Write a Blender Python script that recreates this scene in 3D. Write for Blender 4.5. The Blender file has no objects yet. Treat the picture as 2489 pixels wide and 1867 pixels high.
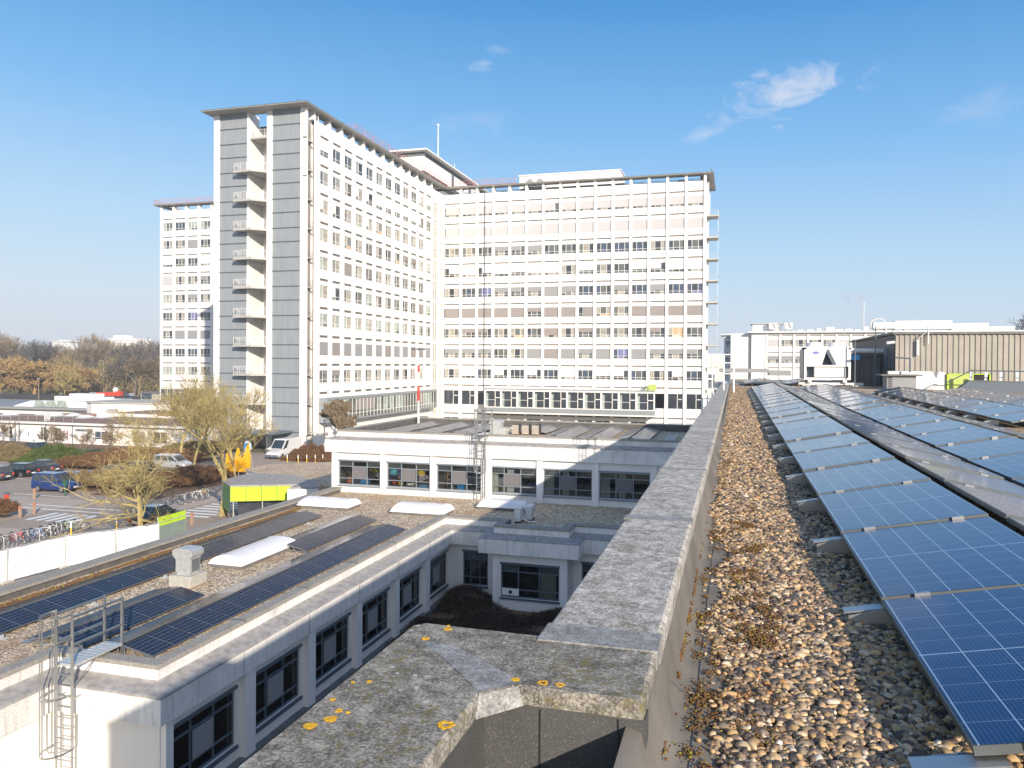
import bpy, math, random
import numpy as np
from mathutils import Matrix, Vector
R = math.radians
sc = bpy.context.scene
COL = sc.collection
BAD = []
# ---------------------------------------------------------------- camera
cam = bpy.data.cameras.new("camera")
cam.sensor_width = 36.0
cam.lens = 27.3027
cam.shift_y = -29.5 / 2489
cam.clip_start = 0.05
cam.clip_end = 6000
co = bpy.data.objects.new("camera", cam)
COL.objects.link(co)
YAW, PITCH, ROLL = R(15.97396), R(0.59367), R(0.37742)
fw = Vector((-math.sin(YAW) * math.cos(PITCH), math.cos(YAW) * math.cos(PITCH), -math.sin(PITCH)))
rt = Vector((math.cos(YAW), math.sin(YAW), 0))
up = rt.cross(fw)
rr = rt * math.cos(ROLL) + up * math.sin(ROLL)
uu = -rt * math.sin(ROLL) + up * math.cos(ROLL)
mw = Matrix(((rr.x, uu.x, -fw.x), (rr.y, uu.y, -fw.y), (rr.z, uu.z, -fw.z))).to_4x4()
mw.translation = Vector((0, 0, 13.0))
co.matrix_world = mw
sc.camera = co
# ---------------------------------------------------------------- light
SX, SY, SZ = 1.0, -1.25, 0.58          # direction towards the sun
hor = math.hypot(SX, SY)
ELEV = math.atan2(SZ, hor)
sun = bpy.data.lights.new("sun", 'SUN')
sun.energy = 5.0
sun.angle = R(0.6)
sun.color = (1.0, 0.875, 0.735)
so = bpy.data.objects.new("sun", sun)
COL.objects.link(so)
so.rotation_euler = Vector((-SX, -SY, -SZ)).to_track_quat('-Z', 'Y').to_euler()
so.location = (30, -40, 60)
world = bpy.data.worlds.new("World")
sc.world = world
world.use_nodes = True
nt = world.node_tree
for n in list(nt.nodes): nt.nodes.remove(n)
sky = nt.nodes.new('ShaderNodeTexSky')
sky.sky_type = 'NISHITA'
sky.sun_disc = False
sky.sun_elevation = ELEV
sky.sun_rotation = math.atan2(SX, SY)
sky.altitude = 0
sky.air_density = 1.35
sky.dust_density = 0.35
sky.ozone_density = 3.2
bg = nt.nodes.new('ShaderNodeBackground')
bg.inputs[1].default_value = 0.125
wo = nt.nodes.new('ShaderNodeOutputWorld')
def wm(op, a, b=None, c=None):
    n = nt.nodes.new('ShaderNodeMath'); n.operation = op
    for i, v in enumerate((a, b, c)):
        if v is None: continue
        if isinstance(v, (int, float)): n.inputs[i].default_value = v
        else: nt.links.new(v, n.inputs[i])
    return n.outputs[0]
tc = nt.nodes.new('ShaderNodeTexCoord')
def wdot(v):
    n = nt.nodes.new('ShaderNodeVectorMath'); n.operation = 'DOT_PRODUCT'
    nt.links.new(tc.outputs['Generated'], n.inputs[0]); n.inputs[1].default_value = v
    return n.outputs['Value']
noi = nt.nodes.new('ShaderNodeTexNoise'); noi.inputs['Scale'].default_value = 11; noi.inputs['Detail'].default_value = 10
noi.inputs['Roughness'].default_value = 0.62; noi.inputs['Distortion'].default_value = 1.2
mp = nt.nodes.new('ShaderNodeMapping'); mp.inputs['Scale'].default_value = (1, 1, 2.2)
nt.links.new(tc.outputs['Generated'], mp.inputs[0]); nt.links.new(mp.outputs[0], noi.inputs['Vector'])
def cloud(az, el, ha, hb, tilt, amt):
    # thin wisp centred on azimuth az (deg, + = right of the roof direction), elevation el
    d = Vector((math.sin(R(az)) * math.cos(R(el)), math.cos(R(az)) * math.cos(R(el)), math.sin(R(el))))
    e = Vector((math.cos(R(az)), -math.sin(R(az)), 0)); n_ = e.cross(d)
    e2 = e * math.cos(R(tilt)) + n_ * math.sin(R(tilt)); n2 = -e * math.sin(R(tilt)) + n_ * math.cos(R(tilt))
    u = wm('DIVIDE', wdot(e2), math.tan(R(ha))); v = wm('DIVIDE', wdot(n2), math.tan(R(hb)))
    r = wm('SQRT', wm('ADD', wm('MULTIPLY', u, u), wm('MULTIPLY', v, v)))
    front = wm('GREATER_THAN', wdot(d), 0.0)
    m = wm('SUBTRACT', wm('ADD', wm('MULTIPLY', noi.outputs['Fac'], 3.8), -1.15), r)
    m = wm('MULTIPLY', wm('MAXIMUM', wm('MINIMUM', wm('MULTIPLY', m, 0.9), 1.0), 0.0), front)
    return wm('MULTIPLY', m, amt)
cl = cloud(3.3, 18.2, 5.6, 1.8, 5, 0.85)
for a in ((-18.4, 21.0, 1.9, 0.75, 20, 0.55), (-19.5, 17.3, 4.5, 1.3, 5, 0.16), (15.2, 15.8, 3.2, 1.3, 10, 0.22), (-2.0, 16.0, 2.6, 0.8, 16, 0.55)):
    cl = wm('MAXIMUM', cl, cloud(*a))
mixc = nt.nodes.new('ShaderNodeMix'); mixc.data_type = 'RGBA'
nt.links.new(cl, mixc.inputs['Factor'])
# clear winter sky: the physical sky, corrected towards the deep blue above and pale band at the horizon
rampn = nt.nodes.new('ShaderNodeValToRGB'); sepz = nt.nodes.new('ShaderNodeSeparateXYZ'); nt.links.new(tc.outputs['Generated'], sepz.inputs[0])
zc_ = wm('ADD', wm('MAXIMUM', sepz.outputs[2], 0.0), wm('MULTIPLY', sepz.outputs[0], 0.055))
nt.links.new(zc_, rampn.inputs[0])
KS = 1.0 / (0.125 * 2 ** 0.5)
er = rampn.color_ramp.elements
SK = [(0.0, (.66, .75, .86)), (.05, (.62, .76, .90)), (.14, (.45, .70, .95)), (.27, (.20, .50, .90)), (.42, (.042, .29, .70)), (1.0, (.025, .16, .45))]
while len(er) < len(SK): er.new(.5)
for k, (p_, c_) in enumerate(SK): er[k].position = p_; er[k].color = (*c_, 1)
scl = nt.nodes.new('ShaderNodeVectorMath'); scl.operation = 'SCALE'; nt.links.new(rampn.outputs[0], scl.inputs[0]); sg_ = wm('MAXIMUM', wdot(Vector((SX, SY, .3)).normalized()), 0.0); nt.links.new(wm('MULTIPLY', wm('ADD', 1.0, wm('MULTIPLY', sg_, 0.35)), KS), scl.inputs['Scale'])  # sun-side sky brightened and warmed behind the camera, as added fill for shaded walls
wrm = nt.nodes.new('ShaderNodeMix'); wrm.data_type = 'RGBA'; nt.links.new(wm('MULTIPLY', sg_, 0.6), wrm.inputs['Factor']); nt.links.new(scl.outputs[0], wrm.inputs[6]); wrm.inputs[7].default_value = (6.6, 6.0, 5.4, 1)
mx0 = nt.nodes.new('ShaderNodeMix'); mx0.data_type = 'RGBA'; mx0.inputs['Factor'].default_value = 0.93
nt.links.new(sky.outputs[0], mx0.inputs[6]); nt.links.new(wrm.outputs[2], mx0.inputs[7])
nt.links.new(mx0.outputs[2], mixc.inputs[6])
mixc.inputs[7].default_value = (4.6, 4.7, 5.2, 1)
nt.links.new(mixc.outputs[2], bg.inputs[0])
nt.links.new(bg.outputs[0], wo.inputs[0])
sc.view_settings.view_transform = 'Standard'
sc.view_settings.look = 'None'
sc.view_settings.exposure = 0.5
sc.view_settings.gamma = 1
sc.view_settings.use_curve_mapping = False
sc.cycles.max_bounces = 6
sc.cycles.transparent_max_bounces = 8
sc.cycles.use_denoising = True
# ---------------------------------------------------------------- mesh helpers
class MB:
    def __init__(s): s.v = []; s.f = []; s.m = []
    def face(s, pts, m=0):
        i = len(s.v); s.v.extend([tuple(p) for p in pts]); s.f.append(tuple(range(i, i + len(pts)))); s.m.append(m)
    def box(s, x0, x1, y0, y1, z0, z1, m=0, bev=0.0):
        if x1 < x0: x0, x1 = x1, x0
        if y1 < y0: y0, y1 = y1, y0
        if z1 < z0: z0, z1 = z1, z0
        i = len(s.v)
        if bev > 0:
            b = min(bev, (x1-x0)*.45, (y1-y0)*.45, (z1-z0)*.45)
            for z, k in ((z0, b), (z0 + b, 0), (z1 - b, 0), (z1, b)):
                X0, X1, Y0, Y1 = x0 + k, x1 - k, y0 + k, y1 - k
                c = b
                s.v += [(X0 + c, Y0, z), (X1 - c, Y0, z), (X1, Y0 + c, z), (X1, Y1 - c, z), (X1 - c, Y1, z), (X0 + c, Y1, z), (X0, Y1 - c, z), (X0, Y0 + c, z)]
            for r in range(3):
                for k in range(8):
                    a = i + r * 8 + k; b2 = i + r * 8 + (k + 1) % 8
                    s.f.append((a, b2, b2 + 8, a + 8)); s.m.append(m)
            s.f.append(tuple(i + 7 - k for k in range(8))); s.m.append(m)
            s.f.append(tuple(i + 24 + k for k in range(8))); s.m.append(m)
            return s
        s.v += [(x0, y0, z0), (x1, y0, z0), (x1, y1, z0), (x0, y1, z0), (x0, y0, z1), (x1, y0, z1), (x1, y1, z1), (x0, y1, z1)]
        for q in ((0, 3, 2, 1), (4, 5, 6, 7), (0, 1, 5, 4), (1, 2, 6, 5), (2, 3, 7, 6), (3, 0, 4, 7)):
            s.f.append(tuple(i + k for k in q)); s.m.append(m)
        return s
    def prism(s, poly, z0, z1, m=0, top=None):
        # poly: ccw list of (x,y); top: optional other polygon
        top = top or poly; n = len(poly); i = len(s.v)
        s.v += [(x, y, z0) for x, y in poly] + [(x, y, z1) for x, y in top]
        s.f.append(tuple(i + n - 1 - k for k in range(n))); s.m.append(m)
        s.f.append(tuple(i + n + k for k in range(n))); s.m.append(m)
        for k in range(n):
            l = (k + 1) % n
            s.f.append((i + k, i + l, i + n + l, i + n + k)); s.m.append(m)
        return s
    def extr(s, prof, axis, a0, a1, m=0):
        # profile (p,q) extruded along axis: 'x' -> (y,z) profile, 'y' -> (x,z) profile
        n = len(prof); i = len(s.v)
        for a in (a0, a1):
            s.v += [((a, p, q) if axis == 'x' else (p, a, q)) for p, q in prof]
        s.f.append(tuple(i + k for k in range(n))); s.m.append(m)
        s.f.append(tuple(i + 2 * n - 1 - k for k in range(n))); s.m.append(m)
        for k in range(n):
            l = (k + 1) % n
            s.f.append((i + k, i + n + k, i + n + l, i + l)); s.m.append(m)
        return s
    def tube(s, p0, p1, r, m=0, n=8, r1=None, cap=True):
        p0 = Vector(p0); p1 = Vector(p1); d = (p1 - p0)
        if d.length < 1e-6: return s
        d.normalize(); a = d.orthogonal().normalized(); b = d.cross(a); r1 = r if r1 is None else r1
        i = len(s.v)
        for p, q in ((p0, r), (p1, r1)):
            for k in range(n):
                t = 2 * math.pi * k / n; s.v.append(tuple(p + a * (q * math.cos(t)) + b * (q * math.sin(t))))
        for k in range(n):
            l = (k + 1) % n; s.f.append((i + k, i + l, i + n + l, i + n + k)); s.m.append(m)
        if cap:
            s.f.append(tuple(i + n - 1 - k for k in range(n))); s.m.append(m)
            s.f.append(tuple(i + n + k for k in range(n))); s.m.append(m)
        return s
    def path(s, pts, r, m=0, n=6):
        for a, b in zip(pts[:-1], pts[1:]): s.tube(a, b, r, m, n)
        return s
    def torus(s, c, R_, r, axis='x', m=0, N=20, n=6):
        i = len(s.v)
        for k in range(N):
            t = 2 * math.pi * k / N
            for l in range(n):
                u = 2 * math.pi * l / n; q = R_ + r * math.cos(u); w = r * math.sin(u)
                p = {'x': (w, q * math.cos(t), q * math.sin(t)), 'y': (q * math.cos(t), w, q * math.sin(t)), 'z': (q * math.cos(t), q * math.sin(t), w)}[axis]
                s.v.append((c[0] + p[0], c[1] + p[1], c[2] + p[2]))
        for k in range(N):
            for l in range(n):
                a = i + k * n + l; b = i + k * n + (l + 1) % n; c2 = i + ((k + 1) % N) * n + (l + 1) % n; d = i + ((k + 1) % N) * n + l
                s.f.append((a, b, c2, d)); s.m.append(m)
        return s
    def ball(s, c, rx, ry=None, rz=None, m=0, N=14, n=9):
        ry = ry or rx; rz = rz or rx; i = len(s.v)
        for a in range(n + 1):
            ph = math.pi * a / n
            for b in range(N):
                t = 2 * math.pi * b / N
                s.v.append((c[0] + rx * math.sin(ph) * math.cos(t), c[1] + ry * math.sin(ph) * math.sin(t), c[2] + rz * math.cos(ph)))
        for a in range(n):
            for b in range(N):
                q = (i + a * N + b, i + (a + 1) * N + b, i + (a + 1) * N + (b + 1) % N, i + a * N + (b + 1) % N)
                s.f.append(q); s.m.append(m)
        return s
    def add(s, o, mat=None, mmap=None):
        i = len(s.v)
        s.v += [tuple(mat @ Vector(p)) for p in o.v] if mat else list(o.v)
        s.f += [tuple(i + k for k in f) for f in o.f]
        s.m += [mmap[k] for k in o.m] if mmap else list(o.m)
        return s
    def mesh(s, name, mats, smooth=False):
        me = bpy.data.meshes.new(name)
        me.from_pydata(s.v, [], s.f)
        mats = mats if isinstance(mats, (list, tuple)) else [mats]
        for q in mats: me.materials.append(q)
        if len(mats) > 1: me.polygons.foreach_set('material_index', s.m)
        if smooth: me.polygons.foreach_set('use_smooth', [True] * len(me.polygons))
        me.update()
        return me
    def each(s, name, mats, parent=None, cap=100, **kw):
        # one object per connected piece
        p = list(range(len(s.v)))
        def fd(a):
            while p[a] != a: p[a] = p[p[a]]; a = p[a]
            return a
        for f in s.f:
            for q in f[1:]: p[fd(q)] = fd(f[0])
        gr = {}
        for f, m in zip(s.f, s.m): gr.setdefault(fd(f[0]), []).append((f, m))
        out = []
        for fs in list(gr.values())[:cap]:
            g = MB(); mp_ = {}
            for f, m in fs:
                for q in f:
                    if q not in mp_: mp_[q] = len(g.v); g.v.append(s.v[q])
                g.f.append(tuple(mp_[q] for q in f)); g.m.append(m)
            out.append(g.obj(name, mats, parent, **kw))
        return out
    def obj(s, name, mats, parent=None, smooth=False, **kw):
        o = bpy.data.objects.new(name, s.mesh(name, mats, smooth)); COL.objects.link(o)
        if parent: o.parent = parent
        for k, v in kw.items(): o[k] = v
        return o
def thing(name, label, cat, loc=(0, 0, 0), rz=0, group=None):
    o = bpy.data.objects.new(name, None); COL.objects.link(o)
    o.empty_display_size = 0.2
    o.location = loc; o.rotation_euler = (0, 0, rz); o['label'] = label; BAD.append(label) if not 4 <= len(label.split()) <= 16 else None; o['category'] = cat
    if group: o['group'] = group
    return o
def tag(o, label, cat, group=None, kind=None):
    if label and not 4 <= len(label.split()) <= 16: BAD.append(label)
    if label: o['label'] = label
    if cat: o['category'] = cat
    if group: o['group'] = group
    if kind: o['kind'] = kind
    return o
def struct(mb, name, mats, label=None, kind='structure', **k):
    o = mb.obj(name, mats, **k); o['kind'] = kind
    if label: o['label'] = label
    return o
def place(name, mesh, parent=None, loc=(0, 0, 0), rot=(0, 0, 0), scale=(1, 1, 1)):
    o = bpy.data.objects.new(name, mesh); COL.objects.link(o)
    if parent: o.parent = parent
    o.location = loc; o.rotation_euler = rot; o.scale = scale
    return o
def dup(root, loc, rz=None, label=None, group=None, scale=None):
    r = root.copy(); COL.objects.link(r); r.location = loc
    if rz is not None: r.rotation_euler = (0, 0, rz)
    if label: r['label'] = label
    if group: r['group'] = group
    if scale: r.scale = scale
    for ch in list(root.children):
        c = ch.copy(); COL.objects.link(c); c.parent = r
        for g in list(ch.children):
            d = g.copy(); COL.objects.link(d); d.parent = c
    return r
ORD = ['first', 'second', 'third', 'fourth', 'fifth', 'sixth', 'seventh', 'eighth', 'ninth', 'tenth', 'eleventh', 'twelfth', 'thirteenth', 'fourteenth', 'fifteenth', 'sixteenth', 'seventeenth', 'eighteenth', 'nineteenth', 'twentieth', 'twenty-first', 'twenty-second', 'twenty-third']
# ---------------------------------------------------------------- materials
class NT:
    def __init__(s, name):
        s.m = bpy.data.materials.new(name); s.m.use_nodes = True; s.t = s.m.node_tree
        for n in list(s.t.nodes): s.t.nodes.remove(n)
        s.out = s.t.nodes.new('ShaderNodeOutputMaterial'); s.b = s.t.nodes.new('ShaderNodeBsdfPrincipled')
        s.t.links.new(s.b.outputs[0], s.out.inputs[0]); s.tc = s.t.nodes.new('ShaderNodeTexCoord')
    def set(s, sock, v):
        i = s.b.inputs[sock] if isinstance(sock, str) else sock
        if isinstance(v, bpy.types.NodeSocket): s.t.links.new(v, i)
        elif isinstance(v, tuple) and len(v) == 3: i.default_value = (*v, 1)
        else: i.default_value = v
    def coord(s, kind='Object', scale=(1, 1, 1)):
        mp = s.t.nodes.new('ShaderNodeMapping'); mp.inputs['Scale'].default_value = scale
        s.t.links.new(s.tc.outputs[kind], mp.inputs[0]); return mp.outputs[0]
    def noise(s, sc, det=4, ro=0.55, co=None, dist=0.0):
        n = s.t.nodes.new('ShaderNodeTexNoise'); n.inputs['Scale'].default_value = sc; n.inputs['Detail'].default_value = det
        n.inputs['Roughness'].default_value = ro; n.inputs['Distortion'].default_value = dist
        s.t.links.new(co if co is not None else s.tc.outputs['Object'], n.inputs['Vector']); return n.outputs['Fac']
    def vor(s, sc, out='Distance', co=None, rnd=1.0, feat='F1'):
        n = s.t.nodes.new('ShaderNodeTexVoronoi'); n.feature = feat; n.inputs['Scale'].default_value = sc; n.inputs['Randomness'].default_value = rnd
        s.t.links.new(co if co is not None else s.tc.outputs['Object'], n.inputs['Vector']); return n.outputs[out]
    def ramp(s, f, stops, interp='LINEAR'):
        n = s.t.nodes.new('ShaderNodeValToRGB'); n.color_ramp.interpolation = interp; e = n.color_ramp.elements
        while len(e) < len(stops): e.new(0.5)
        for k, (p, c) in enumerate(stops):
            e[k].position = p; e[k].color = (*c, 1) if isinstance(c, tuple) else (c, c, c, 1)
        s.t.links.new(f, n.inputs[0]); return n.outputs[0]
    def mix(s, f, a, b, mode='MIX'):
        n = s.t.nodes.new('ShaderNodeMix'); n.data_type = 'RGBA'; n.blend_type = mode
        for i, v in ((0, f), (6, a), (7, b)):
            if isinstance(v, bpy.types.NodeSocket): s.t.links.new(v, n.inputs[i])
            elif isinstance(v, tuple): n.inputs[i].default_value = (*v, 1)
            else: n.inputs[i].default_value = v
        return n.outputs[2]
    def math(s, op, a, b=None, c=None):
        n = s.t.nodes.new('ShaderNodeMath'); n.operation = op
        for i, v in enumerate((a, b, c)):
            if v is None: continue
            if isinstance(v, bpy.types.NodeSocket): s.t.links.new(v, n.inputs[i])
            else: n.inputs[i].default_value = v
        return n.outputs[0]
    def xyz(s, kind='Object'):
        n = s.t.nodes.new('ShaderNodeSeparateXYZ'); s.t.links.new(s.tc.outputs[kind], n.inputs[0]); return n.outputs
    def bump(s, h, st=0.3, d=0.01):
        n = s.t.nodes.new('ShaderNodeBump'); n.inputs['Strength'].default_value = st; n.inputs['Distance'].default_value = d
        s.t.links.new(h, n.inputs['Height']); s.t.links.new(n.outputs[0], s.b.inputs['Normal'])
    def rnd(s):
        n = s.t.nodes.new('ShaderNodeNewGeometry'); return n.outputs['Random Per Island']
    def objrnd(s):
        n = s.t.nodes.new('ShaderNodeObjectInfo'); return n.outputs['Random']
def simple(name, col, rough=0.6, metal=0.0, var=0.12, sc=3.0, bump=0.0, bsc=60, spec=None, streak=0.0):
    n = NT(name); f = n.noise(sc, 5)
    hi = tuple(min(1, c * (1 + var)) for c in col); lo = tuple(c * (1 - var) for c in col)
    c = n.ramp(f, [(0.3, lo), (0.7, hi)])
    if streak:
        g = n.noise(1.0, 5, 0.7, n.coord('Object', (9, 9, 0.5)))
        c = n.mix(n.math('MULTIPLY', n.ramp(g, [(0.5, 0.0), (0.75, 1.0)]), streak), c, tuple(k * 0.45 for k in col))
    n.set('Base Color', c); n.set('Roughness', rough); n.set('Metallic', metal)
    if spec is not None: n.set('Specular IOR Level', spec)
    if bump: n.bump(n.noise(bsc, 4), bump, 0.01)
    return n.m
MT = {}
MT['white'] = simple('white_render', (0.80, 0.785, 0.765), 0.7, var=0.04, sc=0.35, streak=0.20)
MT['white2'] = simple('white_render_dusty', (0.80, 0.78, 0.75), 0.75, var=0.04, sc=0.8, streak=0.2, bump=0.1, bsc=30)
MT['fascia'] = simple('white_fascia_stained', (0.80, 0.79, 0.77), 0.75, var=0.05, sc=1.2, streak=0.5, bump=0.1, bsc=30)
MT['offwhite'] = simple('off_white_metal', (0.66, 0.66, 0.65), 0.45, var=0.04)
MT['soffit'] = simple('pale_grey_soffit', (0.42, 0.41, 0.385), 0.8, var=0.08, sc=1.5)
MT['roofedge'] = simple('dark_roof_edge', (0.10, 0.12, 0.12), 0.5, var=0.1)
MT['vent'] = simple('dark_vent_slot', (0.15, 0.14, 0.135), 0.7)
MT['taupe'] = simple('taupe_blind', (0.27, 0.245, 0.235), 0.7, var=0.06)
MT['greyblind'] = simple('grey_blind', (0.27, 0.275, 0.285), 0.7, var=0.06)
MT['paleblind'] = simple('pale_blind', (0.47, 0.465, 0.47), 0.7, var=0.03)
MT['whiteblind'] = simple('white_blind', (0.80, 0.77, 0.74), 0.7, var=0.03)
MT['curtain'] = simple('beige_curtain', (0.55, 0.50, 0.43), 0.8, var=0.2, sc=6)
MT['curtainb'] = simple('blue_curtain', (0.16, 0.18, 0.36), 0.8, var=0.2, sc=6)
MT['teal'] = simple('teal_curtain', (0.30, 0.38, 0.34), 0.8, var=0.2, sc=6)
MT['orangec'] = simple('peach_curtain', (0.58, 0.36, 0.22), 0.8, var=0.1, sc=6)
MT['frame'] = simple('window_frame_white', (0.70, 0.69, 0.67), 0.5, var=0.03)
MT['frameg'] = simple('window_frame_grey_blue', (0.21, 0.245, 0.28), 0.4, var=0.05)
MT['framed'] = simple('window_frame_slate', (0.10, 0.125, 0.155), 0.4, var=0.05)
MT['alu'] = simple('aluminium', (0.46, 0.465, 0.46), 0.38, 0.85, var=0.08)
MT['galv'] = simple('galvanised_steel', (0.62, 0.63, 0.61), 0.45, 0.55, var=0.14, sc=8)
MT['dark'] = simple('dark_void', (0.02, 0.02, 0.022), 0.8)
MT['black'] = simple('black_rubber', (0.02, 0.02, 0.02), 0.6)
MT['interior'] = simple('room_interior', (0.16, 0.145, 0.12), 0.8, var=0.5, sc=1.2)
MT['ledge'] = simple('grey_lead_ledge', (0.33, 0.315, 0.30), 0.75, var=0.28, sc=4, bump=0.25, bsc=25)
MT['ledge_slate'] = simple('slate_grey_flashing', (0.15, 0.15, 0.145), 0.7, var=0.25, sc=3, bump=0.2, bsc=25)
MT['bitumen'] = simple('bitumen_upstand', (0.11, 0.105, 0.10), 0.7, var=0.25, sc=2, streak=0.3)
MT['red'] = simple('red_paint', (0.62, 0.06, 0.03), 0.4)
MT['pinkred'] = simple('faded_red_rail', (0.62, 0.22, 0.20), 0.5)
MT['yellow'] = simple('yellow_paint', (0.80, 0.52, 0.03), 0.5)
MT['whitepaint'] = simple('white_paint', (0.80, 0.80, 0.80), 0.4, var=0.02)
MT['wood'] = simple('weathered_wood', (0.33, 0.23, 0.16), 0.8, var=0.25, sc=12)
MT['lime'] = simple('lime_green_panel', (0.46, 0.66, 0.03), 0.4, var=0.08)
MT['limep'] = simple('pale_lime_duct', (0.42, 0.50, 0.12), 0.5, var=0.05)
MT['green'] = simple('green_paint', (0.03, 0.12, 0.05), 0.5)
MT['asphalt'] = simple('asphalt', (0.33, 0.272, 0.222), 0.9, var=0.12, sc=0.6, bump=0.2, bsc=80)
MT['paving'] = simple('pale_paving', (0.42, 0.355, 0.295), 0.9, var=0.10, sc=0.5, bump=0.15, bsc=30)
MT['concrete'] = simple('concrete_block', (0.42, 0.40, 0.36), 0.85, var=0.15, sc=6, bump=0.2, bsc=40)
MT['opal'] = simple('opal_skylight', (0.80, 0.79, 0.80), 0.28, var=0.02)
MT['tarp'] = simple('white_tarp', (0.72, 0.73, 0.76), 0.5, var=0.05, sc=2, bump=0.4, bsc=5)
MT['teal_tarp'] = simple('grey_green_mesh', (0.20, 0.26, 0.22), 0.6)
MT['bark'] = simple('lichen_bark', (0.36, 0.29, 0.12), 0.9, var=0.30, sc=2.5)
MT['bark2'] = simple('brown_bark', (0.20, 0.155, 0.10), 0.9, var=0.3, sc=1.0)
MT['bark3'] = simple('grey_bark', (0.125, 0.112, 0.10), 0.9, var=0.35, sc=0.3)
MT['twigorange'] = simple('willow_twigs', (0.29, 0.19, 0.075), 0.9, var=0.3, sc=0.2)
MT['tyre'] = simple('tyre', (0.02, 0.02, 0.02), 0.8)
MT['rim'] = simple('wheel_rim', (0.45, 0.45, 0.46), 0.3, 0.8)
MT['orange'] = simple('orange_cloth', (0.85, 0.42, 0.01), 0.6, var=0.15, sc=2)
MT['skyblue'] = simple('blue_plastic', (0.02, 0.28, 0.62), 0.4)
MT['corr'] = simple('brown_cladding', (0.33, 0.305, 0.265), 0.55, var=0.10, sc=1.2, streak=0.2)
MT['corrd'] = simple('slate_cladding', (0.12, 0.13, 0.135), 0.5, var=0.15, sc=1)
MT['brick'] = simple('brown_roofing', (0.26, 0.17, 0.125), 0.9, var=0.25, sc=0.7)
MT['zinc'] = None
def zinc():
    n = NT('ribbed_zinc_panel'); o = n.xyz()
    g = n.math('PINGPONG', o[0], 0.30); h = n.ramp(g, [(0.0, 0.0), (0.12, 1.0)])
    c = n.ramp(n.noise(0.8, 6, 0.7, n.coord('Object', (3, 3, 0.35))), [(0.3, (0.235, 0.262, 0.285)), (0.75, (0.305, 0.335, 0.355))])
    n.set('Base Color', n.mix(h, (0.26, 0.285, 0.305), c)); n.set('Roughness', 0.6); n.set('Metallic', 0.15)
    n.bump(h, 0.15, 0.02); return n.m
MT['zinc'] = zinc()
def gravel(name, stops, scale, dirt):
    n = NT(name); cs = n.coord('Object', (1, 1, 1))
    cellc = n.vor(scale, 'Color', cs); d = n.vor(scale, 'Distance', cs)
    sep = n.t.nodes.new('ShaderNodeSeparateColor'); n.t.links.new(cellc, sep.inputs[0])
    c = n.ramp(sep.outputs[0], stops)
    gap = n.ramp(d, [(0.45, 1.0), (0.8, 0.30)])
    c = n.mix(1.0, c, gap, 'MULTIPLY')
    big = n.noise(0.5, 6, 0.65)
    c = n.mix(n.ramp(big, [(0.48, 0.0), (0.68, 0.6)]), c, dirt)
    n.set('Base Color', c); n.set('Roughness', 0.85)
    n.bump(n.math('SUBTRACT', 1.0, d), 0.9, 0.02)
    return n.m
PEB = [(0.0, (0.12, 0.10, 0.085)), (0.18, (0.26, 0.20, 0.145)), (0.4, (0.46, 0.36, 0.25)), (0.6, (0.62, 0.49, 0.33)), (0.8, (0.72, 0.59, 0.42)), (1.0, (0.85, 0.75, 0.60))]
MT['gravel'] = gravel('roof_gravel', PEB, 26, (0.20, 0.15, 0.10))
MT['gravelfar'] = gravel('roof_gravel_fine', [(0.0, (0.22, 0.16, 0.11)), (0.35, (0.58, 0.44, 0.29)), (0.7, (0.80, 0.64, 0.43)), (1.0, (0.95, 0.84, 0.65))], 15, (0.34, 0.19, 0.10))
MT['bedding'] = simple('dark_grit_bed', (0.05, 0.043, 0.036), 0.95, var=0.4, sc=20, bump=0.5, bsc=60)
def pebble():
    n = NT('pebbles'); c = n.ramp(n.rnd(), [(0.0, (0.05, 0.042, 0.038)), (0.20, (0.11, 0.085, 0.07)), (0.36, (0.25, 0.17, 0.10)), (0.50, (0.46, 0.30, 0.14)), (0.62, (0.62, 0.42, 0.20)), (0.74, (0.25, 0.20, 0.155)), (0.88, (0.74, 0.57, 0.36)), (0.945, (0.50, 0.24, 0.085)), (1.0, (0.80, 0.72, 0.58))])
    v = n.noise(60, 5, 0.7); c = n.mix(0.5, c, n.ramp(v, [(0.3, 0.35), (0.7, 1.0)]), 'MULTIPLY')
    n.set('Base Color', c); n.set('Roughness', 0.62); n.bump(v, 0.25, 0.004); return n.m
MT['pebble'] = pebble()
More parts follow.
